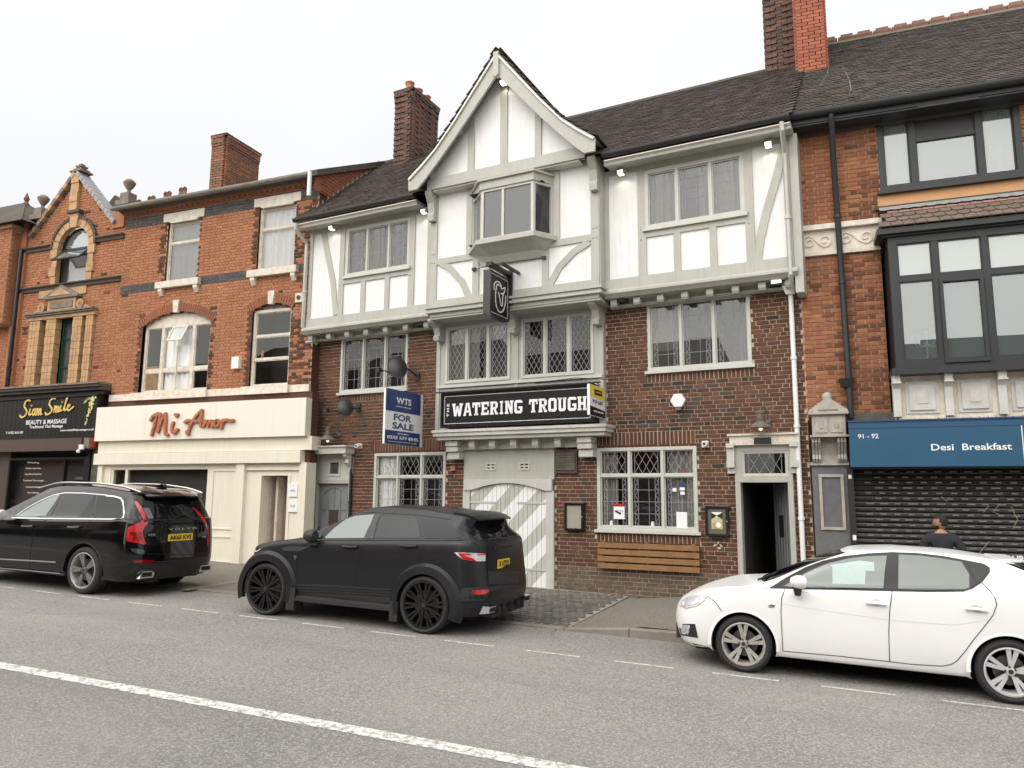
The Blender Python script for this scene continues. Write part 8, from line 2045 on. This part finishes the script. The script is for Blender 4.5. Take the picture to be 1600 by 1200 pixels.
for x in (.88, 3.48):
    for sg in (-1, 1): wheel(ev.root, x, .366, sg*.975, sg, .366, .30, .27, dict(m='rim_black', n=10, offs=(-.11, .11), w=(.009, .017), hub=.3, rot=.1))
    flare(ev, x, .365, .398, .56, -.99, M['paint_matt'], depth=.10, a0=-.35, a1=PI+.35, name='wide_arch'); flare(ev, x, .365, .398, .56, .99, M['paint_matt'], sg=1, depth=.10, a0=-.35, a1=PI+.35, name='wide_arch')
ev.decal('front_window', cE((500,228),(555,174),(608,134),(655,116),(752,108),(735,150),(700,226)), M['tint_clear'], .005)
ev.decal('b_pillar', cE((700,230),(735,150),(754,108),(786,108),(765,150),(748,230)), M['blackgloss'], .005)
ev.decal('rear_door_window', cE((750,226),(770,165),(786,112),(870,112),(962,122),(975,160),(985,226)), M['tint_mid'], .005)
ev.decal('rear_side_window', cE((983,126),(1085,136),(1140,150),(1188,226),(1003,228)), M['tint'], .005); ev.line('window_bar', cE((1085,138),(1128,228)), .012, M['paint_matt'], .008)
ev.line('window_trim', cE((480,235),(700,237),(1000,238),(1200,236)), .016, M['plastic'], .007)
ev.line('roof_trim', cE((440,195),(520,150),(590,112),(640,97),(760,95),(960,108),(1130,130)), .02, M['plastic'], .006)
ev.decal('front_quarter', cE((478,190),(492,178),(485,230),(470,230)), M['blackgloss'], .005)
ev.decal('rear_screen', cE((1170,172),(1250,165),(1385,160),(1425,238),(1260,236),(1225,200)), M['tint'], .004)
ev.decal('tailgate_panel', cE((1315,305),(1470,302),(1472,388),(1318,390)), M['paint_matt'], .006)
ev.decal('tailgate_lower', cE((1318,392),(1474,388),(1474,455),(1322,458)), M['plastic'], .005)
ev.decal('tail_lamp', cE((1150,298),(1225,300),(1306,304),(1306,342),(1262,343),(1195,334)), M['lamp_clear'], .007)
ev.decal('tail_lamp_red', cE((1170,302),(1225,303),(1240,312),(1200,312),(1245,328),(1262,343),(1195,333)), M['lamp_red'], .010); ev.decal('tail_lamp_rim', cE((1265,305),(1306,304),(1306,312),(1265,313)), M['lamp_red'], .010)
ev.decal('rear_reflector', cE((1240,487),(1320,484),(1325,492),(1300,508),(1248,508)), M['lamp_red'], .007)
ev.decal('bumper_upper', cE((1195,472),(1320,465),(1478,450),(1478,470),(1330,492),(1300,540),(1160,544),(1165,540)), M['plastic'], .003)
ev.line('bumper_edge', cE((1195,472),(1320,465),(1478,452)), .012, M['paint_matt'], .008); ev.line('bumper_edge', cE((1155,543),(1300,546),(1330,492)), .012, M['paint_matt'], .008)
ev.line('door_gap', cE((440,240),(400,262),(378,300),(365,350),(358,420),(352,515)), .007, gap); ev.line('door_gap', cE((720,238),(698,265),(680,300),(664,380),(655,460),(655,560)), .007, gap); ev.line('door_gap', cE((995,232),(998,262),(990,310),(945,385)), .007, gap)
ev.line('shoulder_crease', cE((430,288),(560,292),(800,295),(1000,296),(1150,296)), .012, M['paint_matt'], .004); ev.line('tailgate_gap', cE((1240,240),(1270,270),(1278,300),(1314,305),(1318,390),(1322,458)), .008, gap)
ev.decal('lower_cladding', cE((345,455),(500,458),(650,468),(838,480),(845,590),(815,600),(650,575),(360,535)), M['plastic'], .006)
for dy in (0, 14, 28): ev.line('cladding_rib', cE((355,462+dy),(500,468+dy),(650,476+dy),(835,486+dy)), .014, M['paint_matt'], .014, tube=True)
ev.decal('fender_vent', cE((290,280),(320,268),(430,270),(378,292),(300,290)), M['plastic'], .006); ev.decal('wing_badge', cE((349,312),(358,310),(366,318),(356,338)), M['chrome'], .008)
for pts in (((598,268),(640,272),(672,270)), ((884,264),(925,268),(968,266))): ev.line('door_handle', cE(*pts), .035, M['plastic'], .03, tube=True); a = pts[1]; ev.decal('handle_recess', cE((a[0]-22,a[1]-8),(a[0]+20,a[1]-8),(a[0]+16,a[1]+18),(a[0]-16,a[1]+18)), M['dark'], .003)
ev.decal('headlight', cE((128,300),(150,282),(188,280),(170,292),(140,302)), M['lamp_clear'], .006)
for k in range(4):
    p = ev.at(*cE((255+k*27, 232-k*2))[0], off=.012)
    if p is not None: MB().box(p.x-.05, p.x+.03, p.y-.03, p.y+.12, p.z-.01, p.z+.012).obj('bonnet_louvre', M['plastic'], ev.root)
pm_ = ev.at(*cE((480,225))[0]); m_ = MB().lathe([(0, -.12), (.06, -.10), (.085, -.04), (.09, .03), (.075, .07), (0, .08)], (0, 0, 0), 16, 'x').obj('door_mirror', M['plastic'], ev.root, smooth=True); m_.location = pm_+Vector((-.06, -.12, .03)); m_.scale = (.95, 1.1, 1)
MB().box(-.1, .05, -.05, .12, -.1, -.06).obj('mirror_arm', M['plastic'], ev.root).location = pm_+Vector((-.02, -.08, .0))
# roof spoiler
sp = MB(); zsp_ = 1.535
prof = [(3.70, 1.51, 1.56), (3.88, 1.50, 1.55), (4.05, 1.475, 1.52), (4.18, 1.455, 1.475)]
b = MB()
for i, (x, zl_, zh_) in enumerate(prof):
    for y in (-.64+.03*i, -.35, 0, .35, .64-.03*i): bow = .025*(1-(y/.7)**2); b.v += [(x-.16*(i/3)*(y/.6)**2, y, zl_+bow), (x-.16*(i/3)*(y/.6)**2, y, zh_+bow)]
for i in range(3):
    for j in range(4):
        a = (i*5+j)*2; c = ((i+1)*5+j)*2; b.f += [(a+1, a+3, c+3, c+1), (a, c, c+2, a+2)]; b.m += [0, 0]
for j in range(4): c = (15+j)*2; b.f.append((c, c+1, c+3, c+2)); b.m.append(0)
for i in range(3):
    a = i*10; c = a+10; b.f += [(a, a+1, c+1, c), (a+8, c+8, c+9, a+9)]; b.m += [0, 0]
b.obj('roof_spoiler', M['paint_matt'], ev.root, fix=True)
MB().prism([(3.75, 1.5), (4.04, 1.47), (4.0, 1.38), (3.9, 1.3)], -.66, -.62).obj('spoiler_fin', M['paint_matt'], ev.root)
MB().box(4.15, 4.29, -.55, .55, .22, .30).obj('diffuser', M['plastic'], ev.root)
for y in (-.42, -.25, 0, .25, .42): MB().prism([(4.1, .2), (4.34, .24), (4.34, .36), (4.2, .34)], y-.012, y+.012).obj('diffuser_fin', M['plastic'], ev.root)
for y in (-.62, .60):
    e_x = MB(); e_x.prism([(4.08, .27), (4.31, .30), (4.33, .385), (4.16, .385)], y-.1, y+.1); o_ = e_x.obj('exhaust_tip', M['chrome'], ev.root); MB().box(4.322, 4.326, y-.08, y+.08, .315, .37).obj('exhaust_hole', M['dark'], o_)
plate(ev, *cE((1396, 352))[0], 'X 6TEV', .40, .115, M['plate'], PI/2+.0)
MB().box(.0, .14, -.98, -.76, .12, .42).obj('mud_flap', M['plastic'], ev.root).location = (1.28, 0, 0); MB().box(0, .12, -.98, -.76, .12, .38).obj('mud_flap', M['plastic'], ev.root).location = (2.98, 0, 0)
MB().xprism([(-.97, .25), (-.97, .30), (-.88, .34), (-.85, .22)], 1.4, 3.0).obj('side_step', M['plastic'], ev.root, fix=True)
t = ev.at(*cE((1400, 272))[0]); 
if t is not None: text('tailgate_lettering', 'EVOQUE', ev.root, tuple(t+Vector((.008, 0, 0))), .1, M['plastic'], rot=(PI/2-.12, 0, PI/2), fit=(.62, .035), ext=.003)

# --- gloss black estate SUV
cV = cv(0, 760, 4.706)
xv_ = ground_pt(135, 890, 8.9)[0]-3.85
V_ = [( .1, 4.70, .84, [(0,.24),(5,.24)], .5, .4, .75, .5),
      ( .0, 4.84, .93, [(0,.28),(5,.27)], .5, .5, .75, .7),
      (-.05, 4.92, .96, [(0,.50),(5,.52)], .55, .52, .72, .68),
      (-.03, 4.90, .965, [(0,.78),(1.5,.88),(5,.92)], .55, .52, .72, .68),
      ( .02, 4.87, .93, [(0,.88),(.5,1.0),(1.3,1.08),(2.6,1.13),(4.8,1.20)], .55, .5, .72, .68),
      ( .35, 4.85, .90, [(.35,1.0),(1.0,1.1),(1.5,1.14),(2.6,1.165),(4.8,1.235)], .50, .48, .75, .68),
      (1.15, 4.83, .865, [(1.15,1.15),(2.6,1.20),(4.85,1.28)], .30, .46, .75, .68),
      (1.75, 4.76, .79, [(1.7,1.40),(2.6,1.44),(4.8,1.44)], .28, .42, .75, .66),
      (2.20, 4.68, .705, [(2.2,1.60),(2.8,1.67),(3.6,1.675),(4.7,1.60)], .22, .36, .75, .62),
      (2.28, 4.68, .63, [(2.2,1.64),(2.8,1.72),(3.6,1.725),(4.7,1.64)], .2, .2, .75, .42),
      (2.35, 4.6, .02, [(2.2,1.66),(2.8,1.76),(3.6,1.765),(4.7,1.66)], .1, .1, .75, .42)]
vo = Car('gloss_black_estate_suv', 'large gloss black SUV with tall red tail lamps parked at the left', xv_, 8.84, .965, V_, {6: (1, 1), 7: (1, 1)}, [M['paint_black'], M['tint']], [(.83, .375), (3.81, .375)], .43)
for x in (.83, 3.81):
    for sg in (-1, 1): wheel(vo.root, x, .376, sg*.955, sg, .376, .285, .25, dict(m='rim_dark', lip='rim_brown', n=5, offs=(-.16, .10), w=(.014, .026), hub=.5, rot=.5, twist=.12))
    flare(vo, x, .375, .428, .455, -.972, M['rim_black'], depth=.015, a0=-.15, a1=PI+.1)
vo.decal('glass_surround', cV((85,240),(170,180),(270,120),(380,65),(470,48),(700,50),(880,72),(960,95),(995,110),(1030,250),(890,248),(600,240),(300,235)), M['blackgloss'], .005, step=5)
vo.decal('front_window', cV((112,228),(190,180),(290,122),(400,68),(448,54),(400,130),(330,226)), M['tint_clear'], .009, step=5); vo.decal('front_window_edge', cV((330,226),(400,130),(448,54),(472,52),(430,120),(372,230)), M['tint_mid'], .008)
vo.decal('rear_door_window', cV((388,230),(440,130),(485,56),(600,56),(680,62),(640,130),(572,232)), M['tint_mid'], .006); vo.decal('rear_door_quarter', cV((580,232),(650,130),(695,64),(712,66),(700,120),(682,234)), M['tint'], .006)
vo.decal('rear_side_window', cV((690,234),(705,130),(722,68),(820,76),(880,88),(896,130),(900,225),(880,236)), M['tint'], .006)
vo.decal('rear_quarter_glass', cV((918,108),(985,118),(1010,180),(1026,244),(918,244),(920,170)), M['tint'], .006)
M['trim_chrome'] = mat('trim_chrome', (.62,.62,.62), .25, metal=.9)
vo.line('window_chrome', cV((90,232),(300,238),(560,241),(800,243),(885,242),(908,232),(914,200),(912,150),(905,110),(890,88),(850,76),(780,68)), .022, M['trim_chrome'], .010); vo.line('roof_chrome', cV((112,222),(200,160),(300,105),(400,62),(480,48),(620,50),(780,64)), .012, M['trim_chrome'], .008)
rr_p = []
for k in range(14):
    t = k/13; x = 2.15+2.45*t; zz_ = lerp_list(V_[8][3], x)+.05; rr_p.append((x, -.66-.0*t, zz_+.05*min(1, min(t, 1-t)*8)))
MB().tube(rr_p, .018, 8).obj('roof_rail', M['trim_chrome'], vo.root, smooth=True); MB().tube([(p[0], -p[1], p[2]) for p in rr_p], .018, 8).obj('roof_rail', M['trim_chrome'], vo.root, smooth=True)
vo.decal('tail_lamp', cV((988,112),(1008,112),(1045,160),(1085,240),(1086,275),(1062,300),(1048,330),(1055,380),(1074,420),(1060,428),(930,402),(932,335),(938,302),(970,290),(1030,262),(1050,245)), M['lamp_red'], .008)
vo.decal('tail_lamp_bars', cV((955,335),(1000,338),(1005,385),(980,400),(955,395)), M['lamp_dark'], .012); vo.decal('tail_lamp_bars', cV((1015,330),(1040,335),(1050,395),(1020,392)), M['lamp_dark'], .012); vo.decal('tail_lamp_glow', cV((955,360),(978,362),(978,400),(956,396)), M['lamp_red'], .014)
vo.decal('tail_lamp', cV((1410,150),(1420,152),(1470,200),(1510,250),(1528,300),(1534,350),(1530,450),(1520,430),(1522,330),(1500,270),(1455,210)), M['lamp_red'], .006)
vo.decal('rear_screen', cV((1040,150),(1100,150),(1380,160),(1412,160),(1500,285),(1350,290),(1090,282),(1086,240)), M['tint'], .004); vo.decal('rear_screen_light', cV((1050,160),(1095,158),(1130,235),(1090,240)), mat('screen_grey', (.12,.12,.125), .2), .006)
vo.line('tailgate_gap', cV((1052,300),(1060,420),(1080,495),(1250,500),(1490,500),(1520,480)), .008, gap); vo.decal('bumper_step', cV((960,458),(1000,455),(1065,470),(1065,498),(1010,495),(970,478)), mat('gloss_light', (.05,.05,.055), .08, coat=1), .005)
vo.decal('rear_reflector', cV((978,540),(1130,540),(1130,552),(1100,565),(985,562)), M['lamp_dark'], .006)
vo.line('bumper_line', cV((775,580),(850,578),(960,555),(980,545)), .006, M['gutter'], .005); vo.line('bumper_line', cV((1130,552),(1300,548),(1520,520)), .006, M['gutter'], .005)
vo.line('door_gap', cV((350,245),(290,275),(262,310),(235,400),(222,480),(220,600)), .007, gap); vo.line('door_gap', cV((668,246),(640,290),(605,345)), .007, gap)
vo.line('door_strip', cV((0,533),(200,543),(415,556)), .022, M['trim_chrome'], .012); vo.line('sill_strip', cV((0,598),(200,614),(452,638)), .016, M['trim_chrome'], .02); vo.line('cladding_line', cV((415,556),(440,578),(478,584)), .008, M['gutter'], .006)
for pts in (((172,292),(215,295),(255,292)), ((510,300),(555,303),(598,298))): vo.line('door_handle', cV(*pts), .034, M['paint_black'], .03, tube=True); a = pts[1]; vo.decal('handle_recess', cV((a[0]-24,a[1]-14),(a[0]+22,a[1]-16),(a[0]+20,a[1]+22),(a[0]-18,a[1]+22)), M['dark'], .002)
pm_ = vo.at(*cV((110,232))[0]); m_ = MB().lathe([(0, -.14), (.07, -.12), (.095, -.04), (.1, .05), (.08, .1), (0, .11)], (0, 0, 0), 16, 'x').obj('door_mirror', M['rim_silver'], vo.root, smooth=True); m_.location = pm_+Vector((-.10, -.2, .06)); m_.scale = (.9, 1.0, .85)
MB().box(-.08, .08, -.02, .16, -.1, -.03).obj('mirror_arm', M['blackgloss'], vo.root).location = pm_+Vector((-.04, -.14, .0))
b = MB(); prof = [(4.35, 1.645, 1.70), (4.55, 1.625, 1.68), (4.75, 1.59, 1.635), (4.9, 1.56, 1.585)]
for i, (x, zl_, zh_) in enumerate(prof):
    for y in (-.66+.02*i, -.36, 0, .36, .66-.02*i): bow = .03*(1-(y/.72)**2); b.v += [(x-.24*(i/3)*(y/.62)**2, y, zl_+bow), (x-.24*(i/3)*(y/.62)**2, y, zh_+bow)]
for i in range(3):
    for j in range(4):
        a = (i*5+j)*2; c = ((i+1)*5+j)*2; b.f += [(a+1, a+3, c+3, c+1), (a, c, c+2, a+2)]; b.m += [0, 0]
for j in range(4): c = (15+j)*2; b.f.append((c, c+1, c+3, c+2)); b.m.append(0)
for i in range(3):
    a = i*10; c = a+10; b.f += [(a, a+1, c+1, c), (a+8, c+8, c+9, a+9)]; b.m += [0, 0]
b.obj('roof_spoiler', M['paint_black'], vo.root, fix=True)
MB().prism([(4.2, 1.75), (4.42, 1.72), (4.40, 1.79), (4.34, 1.8)], -.03, .03).obj('roof_aerial', M['paint_black'], vo.root)
for y in (-.62, .62):
    e_x = MB(); e_x.xprism([(y-.14, .30), (y+.13, .30), (y+.15, .37), (y+.1, .41), (y-.1, .41)], 4.68, 4.86); o_ = e_x.obj('exhaust_tip', M['chrome'], vo.root, fix=True); MB().box(4.862, 4.866, y-.09, y+.1, .325, .39).obj('exhaust_hole', M['dark'], o_)
plate(vo, *cV((1325, 373))[0], 'AK65 KVS', .52, .112, M['plate'], PI/2)
for txt, px_, fw_, fh_ in (('V O L V O', (1343, 310), .60, .032), ('XC90', (1116, 356), .17, .035), ('AWD', (1498, 370), .10, .03)):
    t = vo.at(*cV(px_)[0])
    if t is not None: text('badge_lettering', txt, vo.root, tuple(t+Vector((.010, 0, 0))), .1, M['trim_chrome'], rot=(PI/2-.1, 0, PI/2), fit=(fw_, fh_), ext=.003)
# ------------------------------------------------------------------ the man walking past the shutter
def skinned(name, joints, bones, m, parent, sub=2):
    me = bpy.data.meshes.new(name); me.from_pydata([j[:3] for j in joints], bones, []); o = bpy.data.objects.new(name, me); C.objects.link(o)
    sk = o.modifiers.new('skin', 'SKIN'); 
    for i, j in enumerate(joints):
        r = j[3]; o.data.skin_vertices[0].data[i].radius = (r, r) if not isinstance(r, tuple) else r
    o.data.skin_vertices[0].data[0].use_root = True
    ss = o.modifiers.new('sub', 'SUBSURF'); ss.levels = sub; ss.render_levels = sub
    bpy.context.view_layer.update(); me2 = bpy.data.meshes.new_from_object(o.evaluated_get(bpy.context.evaluated_depsgraph_get())); bpy.data.objects.remove(o)
    me2.materials.clear(); me2.materials.append(m); me2.polygons.foreach_set('use_smooth', [True]*len(me2.polygons)); me2.name = name
    o = bpy.data.objects.new(name, me2); C.objects.link(o); o.parent = parent; return o
hp_ = RIGHT.at(1469, 815, -1.0); pw = RIGHT.world(hp_[0], -1.0); gzp = gz(pw[0])+pz(pw[0])
man = thing('person', 'man in black t-shirt with short dark hair and beard walking past black shutter', 'person', loc=(pw[0], pw[1], gzp), rz=0)
Hm = RIGHT.at(1465, 803.5, -1.0)[1]-gzp; k_ = Hm/1.78
# local frame: he faces away from the road and a little left (+y away from camera)
J = [(0,0,.95,(.12,.09)),(0,.0,1.12,(.11,.085)),(0,-.0,1.30,(.12,.085)),(0,-.0,1.40,(.10,.07)),(0,-.005,1.49,.062),(0,.01,1.56,.058),
     (-.19,0,1.42,.062),(-.27,.02,1.20,.05),(-.27,.14,.98,.04),(-.26,.2,.90,.03),
     (.19,0,1.42,.062),(.27,-.02,1.19,.05),(.33,.02,.97,.04),(.34,.06,.88,.03),
     (-.10,.02,.86,.085),(-.11,.12,.48,.06),(-.11,.08,.09,.045),(-.11,.19,.05,.04),
     (.10,-.02,.86,.085),(.11,-.08,.48,.06),(.11,-.22,.12,.045),(.11,-.11,.06,.04)]
BN = [(0,1),(1,2),(2,3),(3,4),(4,5),(3,6),(6,7),(7,8),(8,9),(3,10),(10,11),(11,12),(12,13),(0,14),(14,15),(15,16),(16,17),(0,18),(18,19),(19,20),(20,21)]
sc3 = lambda L: [(a*k_, b_*k_, c*k_, (r*k_ if not isinstance(r, tuple) else (r[0]*k_, r[1]*k_))) for a, b_, c, r in L]
body = skinned('body', sc3(J), BN, M['skin'], man)
SHT = [(0,0,.98,(.16,.12)),(0,0,1.12,(.155,.115)),(0,-.0,1.30,(.185,.13)),(0,-.01,1.41,(.16,.115)),(0,-.0,1.475,.078),(-.19,0,1.415,.082),(-.265,.015,1.25,.072),(-.28,.03,1.16,.07),(.19,0,1.415,.082),(.265,-.015,1.25,.072),(.29,-.01,1.15,.07)]
skinned('t_shirt', sc3(SHT), [(0,1),(1,2),(2,3),(3,4),(3,5),(5,6),(6,7),(3,8),(8,9),(9,10)], M['cloth'], man)
TR = [(0,0,.97,(.155,.12)),(0,0,.9,(.15,.115)),(-.10,.02,.84,.1),(-.11,.12,.48,.078),(-.11,.08,.13,.062),(.10,-.02,.84,.1),(.11,-.08,.48,.078),(.11,-.21,.16,.062)]
skinned('trousers', sc3(TR), [(0,1),(1,2),(2,3),(3,4),(1,5),(5,6),(6,7)], M['jeans'], man)
for sx_, y, z in ((-.11, .13, .045), (.11, -.16, .055)):
    MB().add([((sx_+a*.045)*k_, (y+b_*.14)*k_, (z+c*.045)*k_) for a, b_, c in ((-1,-1,-1),(1,-1,-1),(1.1,1,-1),(-1.1,1,-1),(-.8,-.9,.8),(.8,-.9,.8),(.8,.5,.4),(-.8,.5,.4))], [(0,1,5,4),(1,2,6,5),(2,3,7,6),(3,0,4,7),(4,5,6,7),(3,2,1,0)]).obj('shoe', M['shoe'], man)
# head: built facing -x, then turned
def headmesh(scale, m, name, cond=None, push=0):
    b = MB(); R_, S_ = 22, 28; vs = []
    for i in range(R_+1):
        th = PI*i/R_
        for j in range(S_):
            ph = 2*PI*j/S_; x, y, z = math.sin(th)*math.cos(ph), math.sin(th)*math.sin(ph), math.cos(th)
            # x<0 is the face
            X, Y, Z = x*.098, y*.076, z*.122
            if z < 0: Y *= 1-.25*(-z); X *= 1-.12*(-z); 
            if x < 0: X *= .93+.07*abs(z); 
            f = max(0, -x)
            if f > .8: X -= .028*math.exp(-((Z+.018)/.018)**2-(Y/.012)**2) + .010*math.exp(-((Z+.062)/.014)**2-(Y/.025)**2) + .012*math.exp(-((Z+.10)/.02)**2-(Y/.03)**2) - .010*math.exp(-((Z-.012)/.012)**2-((abs(Y)-.032)/.014)**2) + .006*math.exp(-((Z-.034)/.01)**2-(Y/.05)**2)
            n = Vector((x, y, z)); v = Vector((X, Y, Z)) + n*push; vs.append(v)
    fs = []
    for i in range(R_):
        for j in range(S_):
            a, c = i*S_+j, i*S_+(j+1) % S_
            f = (a, a+S_, c+S_, c)
            if cond is None or all(cond(vs[q]) for q in f): fs.append(f)
    b.v = [tuple(v*scale) for v in vs]; b.f = fs; b.m = [0]*len(fs); return b
hc = (0.0, .012*k_, 1.655*k_)
head = headmesh(k_*1.07, M['skin'], 'head').obj('head', M['skin'], man, smooth=True, fix=True); head.location = hc; head.rotation_euler = (0, 0, -math.radians(28))
hair = headmesh(k_*1.07, M['hair'], 'hair', lambda v: v.z > .052 or (v.x > .005 and v.z > -.055+.05*(v.x < .03)), .009).obj('hair', M['hair'], head, smooth=True)
beard = headmesh(k_*1.07, M['hair'], 'beard', lambda v: v.x < .005 and v.z < -.05 and not (v.x < -.07 and -.08 < v.z < -.062 and abs(v.y) < .02), .005).obj('beard', M['hair'], head, smooth=True)
for s_ in (-1, 1):
    MB().lathe([(0, 0), (.016, .004), (.026, .012), (.03, .006), (.026, -.004)], (0, s_*.074*k_, -.005*k_), 12, 'y').obj('ear', M['skin'], head, smooth=True)
    MB().lathe([(0, -.006), (.009, 0), (0, .006)], (-.088*k_, s_*.03*k_, .012*k_), 8, 'x').obj('eye', M['signwhite'], head)
# hands with fingers
for (hx_, hy_, hz_) in ((-.26, .2, .90), (.34, .06, .88)):
    sgn = -1 if hx_ < 0 else 1
    JJ = [(hx_, hy_, hz_, .028), (hx_, hy_+.03, hz_-.06, .034)]; BB = [(0, 1)]
    for f in range(4):
        off = (f-1.5)*.019; base = len(JJ); L = (.036, .042, .04, .03)[f]
        JJ += [(hx_+.0, hy_+.035+off, hz_-.095, .0095), (hx_-sgn*.008, hy_+.04+off, hz_-.095-L, .009), (hx_-sgn*.022, hy_+.04+off, hz_-.095-L*1.75, .008)]; BB += [(1, base), (base, base+1), (base+1, base+2)]
    base = len(JJ); JJ += [(hx_-sgn*.005, hy_+.07, hz_-.05, .011), (hx_-sgn*.012, hy_+.09, hz_-.09, .009)]; BB += [(1, base), (base, base+1)]
    skinned('hand', sc3(JJ), BB, M['skin'], man, 1)
# ------------------------------------------------------------------ the other side of the street (behind the photographer; mirrored in the glass)
q = random.Random(21); x = -60.0; k = 0
cols = [M['brick_red'], M['mortar_pub'], M['brick_sooty'], M['mortar_red'], M['cream']]
names = [('brick terrace with pitched roof on the opposite pavement, number %s along', '')]
near = sheet('far_pavement', -120, 120, -9, -4.5, .1, M['pave']); tag(near, kind='structure')
words = ['tall brown brick', 'low cream rendered', 'sooty dark brick', 'orange brick', 'red brick gabled', 'narrow brown brick', 'wide cream rendered', 'dark brick corner', 'plain orange brick', 'long red brick']
i = 0
while x < 40:
    w_ = q.uniform(9, 15); h = q.uniform(6.0, 9.5); m = cols[i % 5]
    b = thing('opposite_building', words[i % 10]+' building across the street behind the viewer', 'building', loc=(x, -9.2, gz(x)))
    MB().box(0, w_-.1, -8, 0, -.5, h).obj('wall', m, b); MB().xprism([(-8.2, h), (.3, h), (-4, h+2.2)], 0, w_-.1).obj('roof', M['tile_grey'], b, fix=True)
    for r in range(2):
        for c in range(int(w_/2.6)):
            u = 1.0+c*2.6; o = MB().box(u, u+1.1, 0, .06, 3.9+r*2.6 if 3.9+r*2.6+1.4 < h else 3.9, 5.2+r*2.6 if 5.2+r*2.6 < h-.2 else 5.1).obj('window', M['black'], b)
            if 5.2+r*2.6 >= h-.2: pass
    MB().box(.3, w_-.4, 0, .1, 0, 2.9).obj('shop_window', M['black'], b); MB().box(.2, w_-.3, 0, .2, 2.95, 3.6).obj('shop_fascia', M[['navy','signblack','cream','red','green'][i % 5]], b)
    x += w_+(0 if i % 3 else 3.5); i += 1
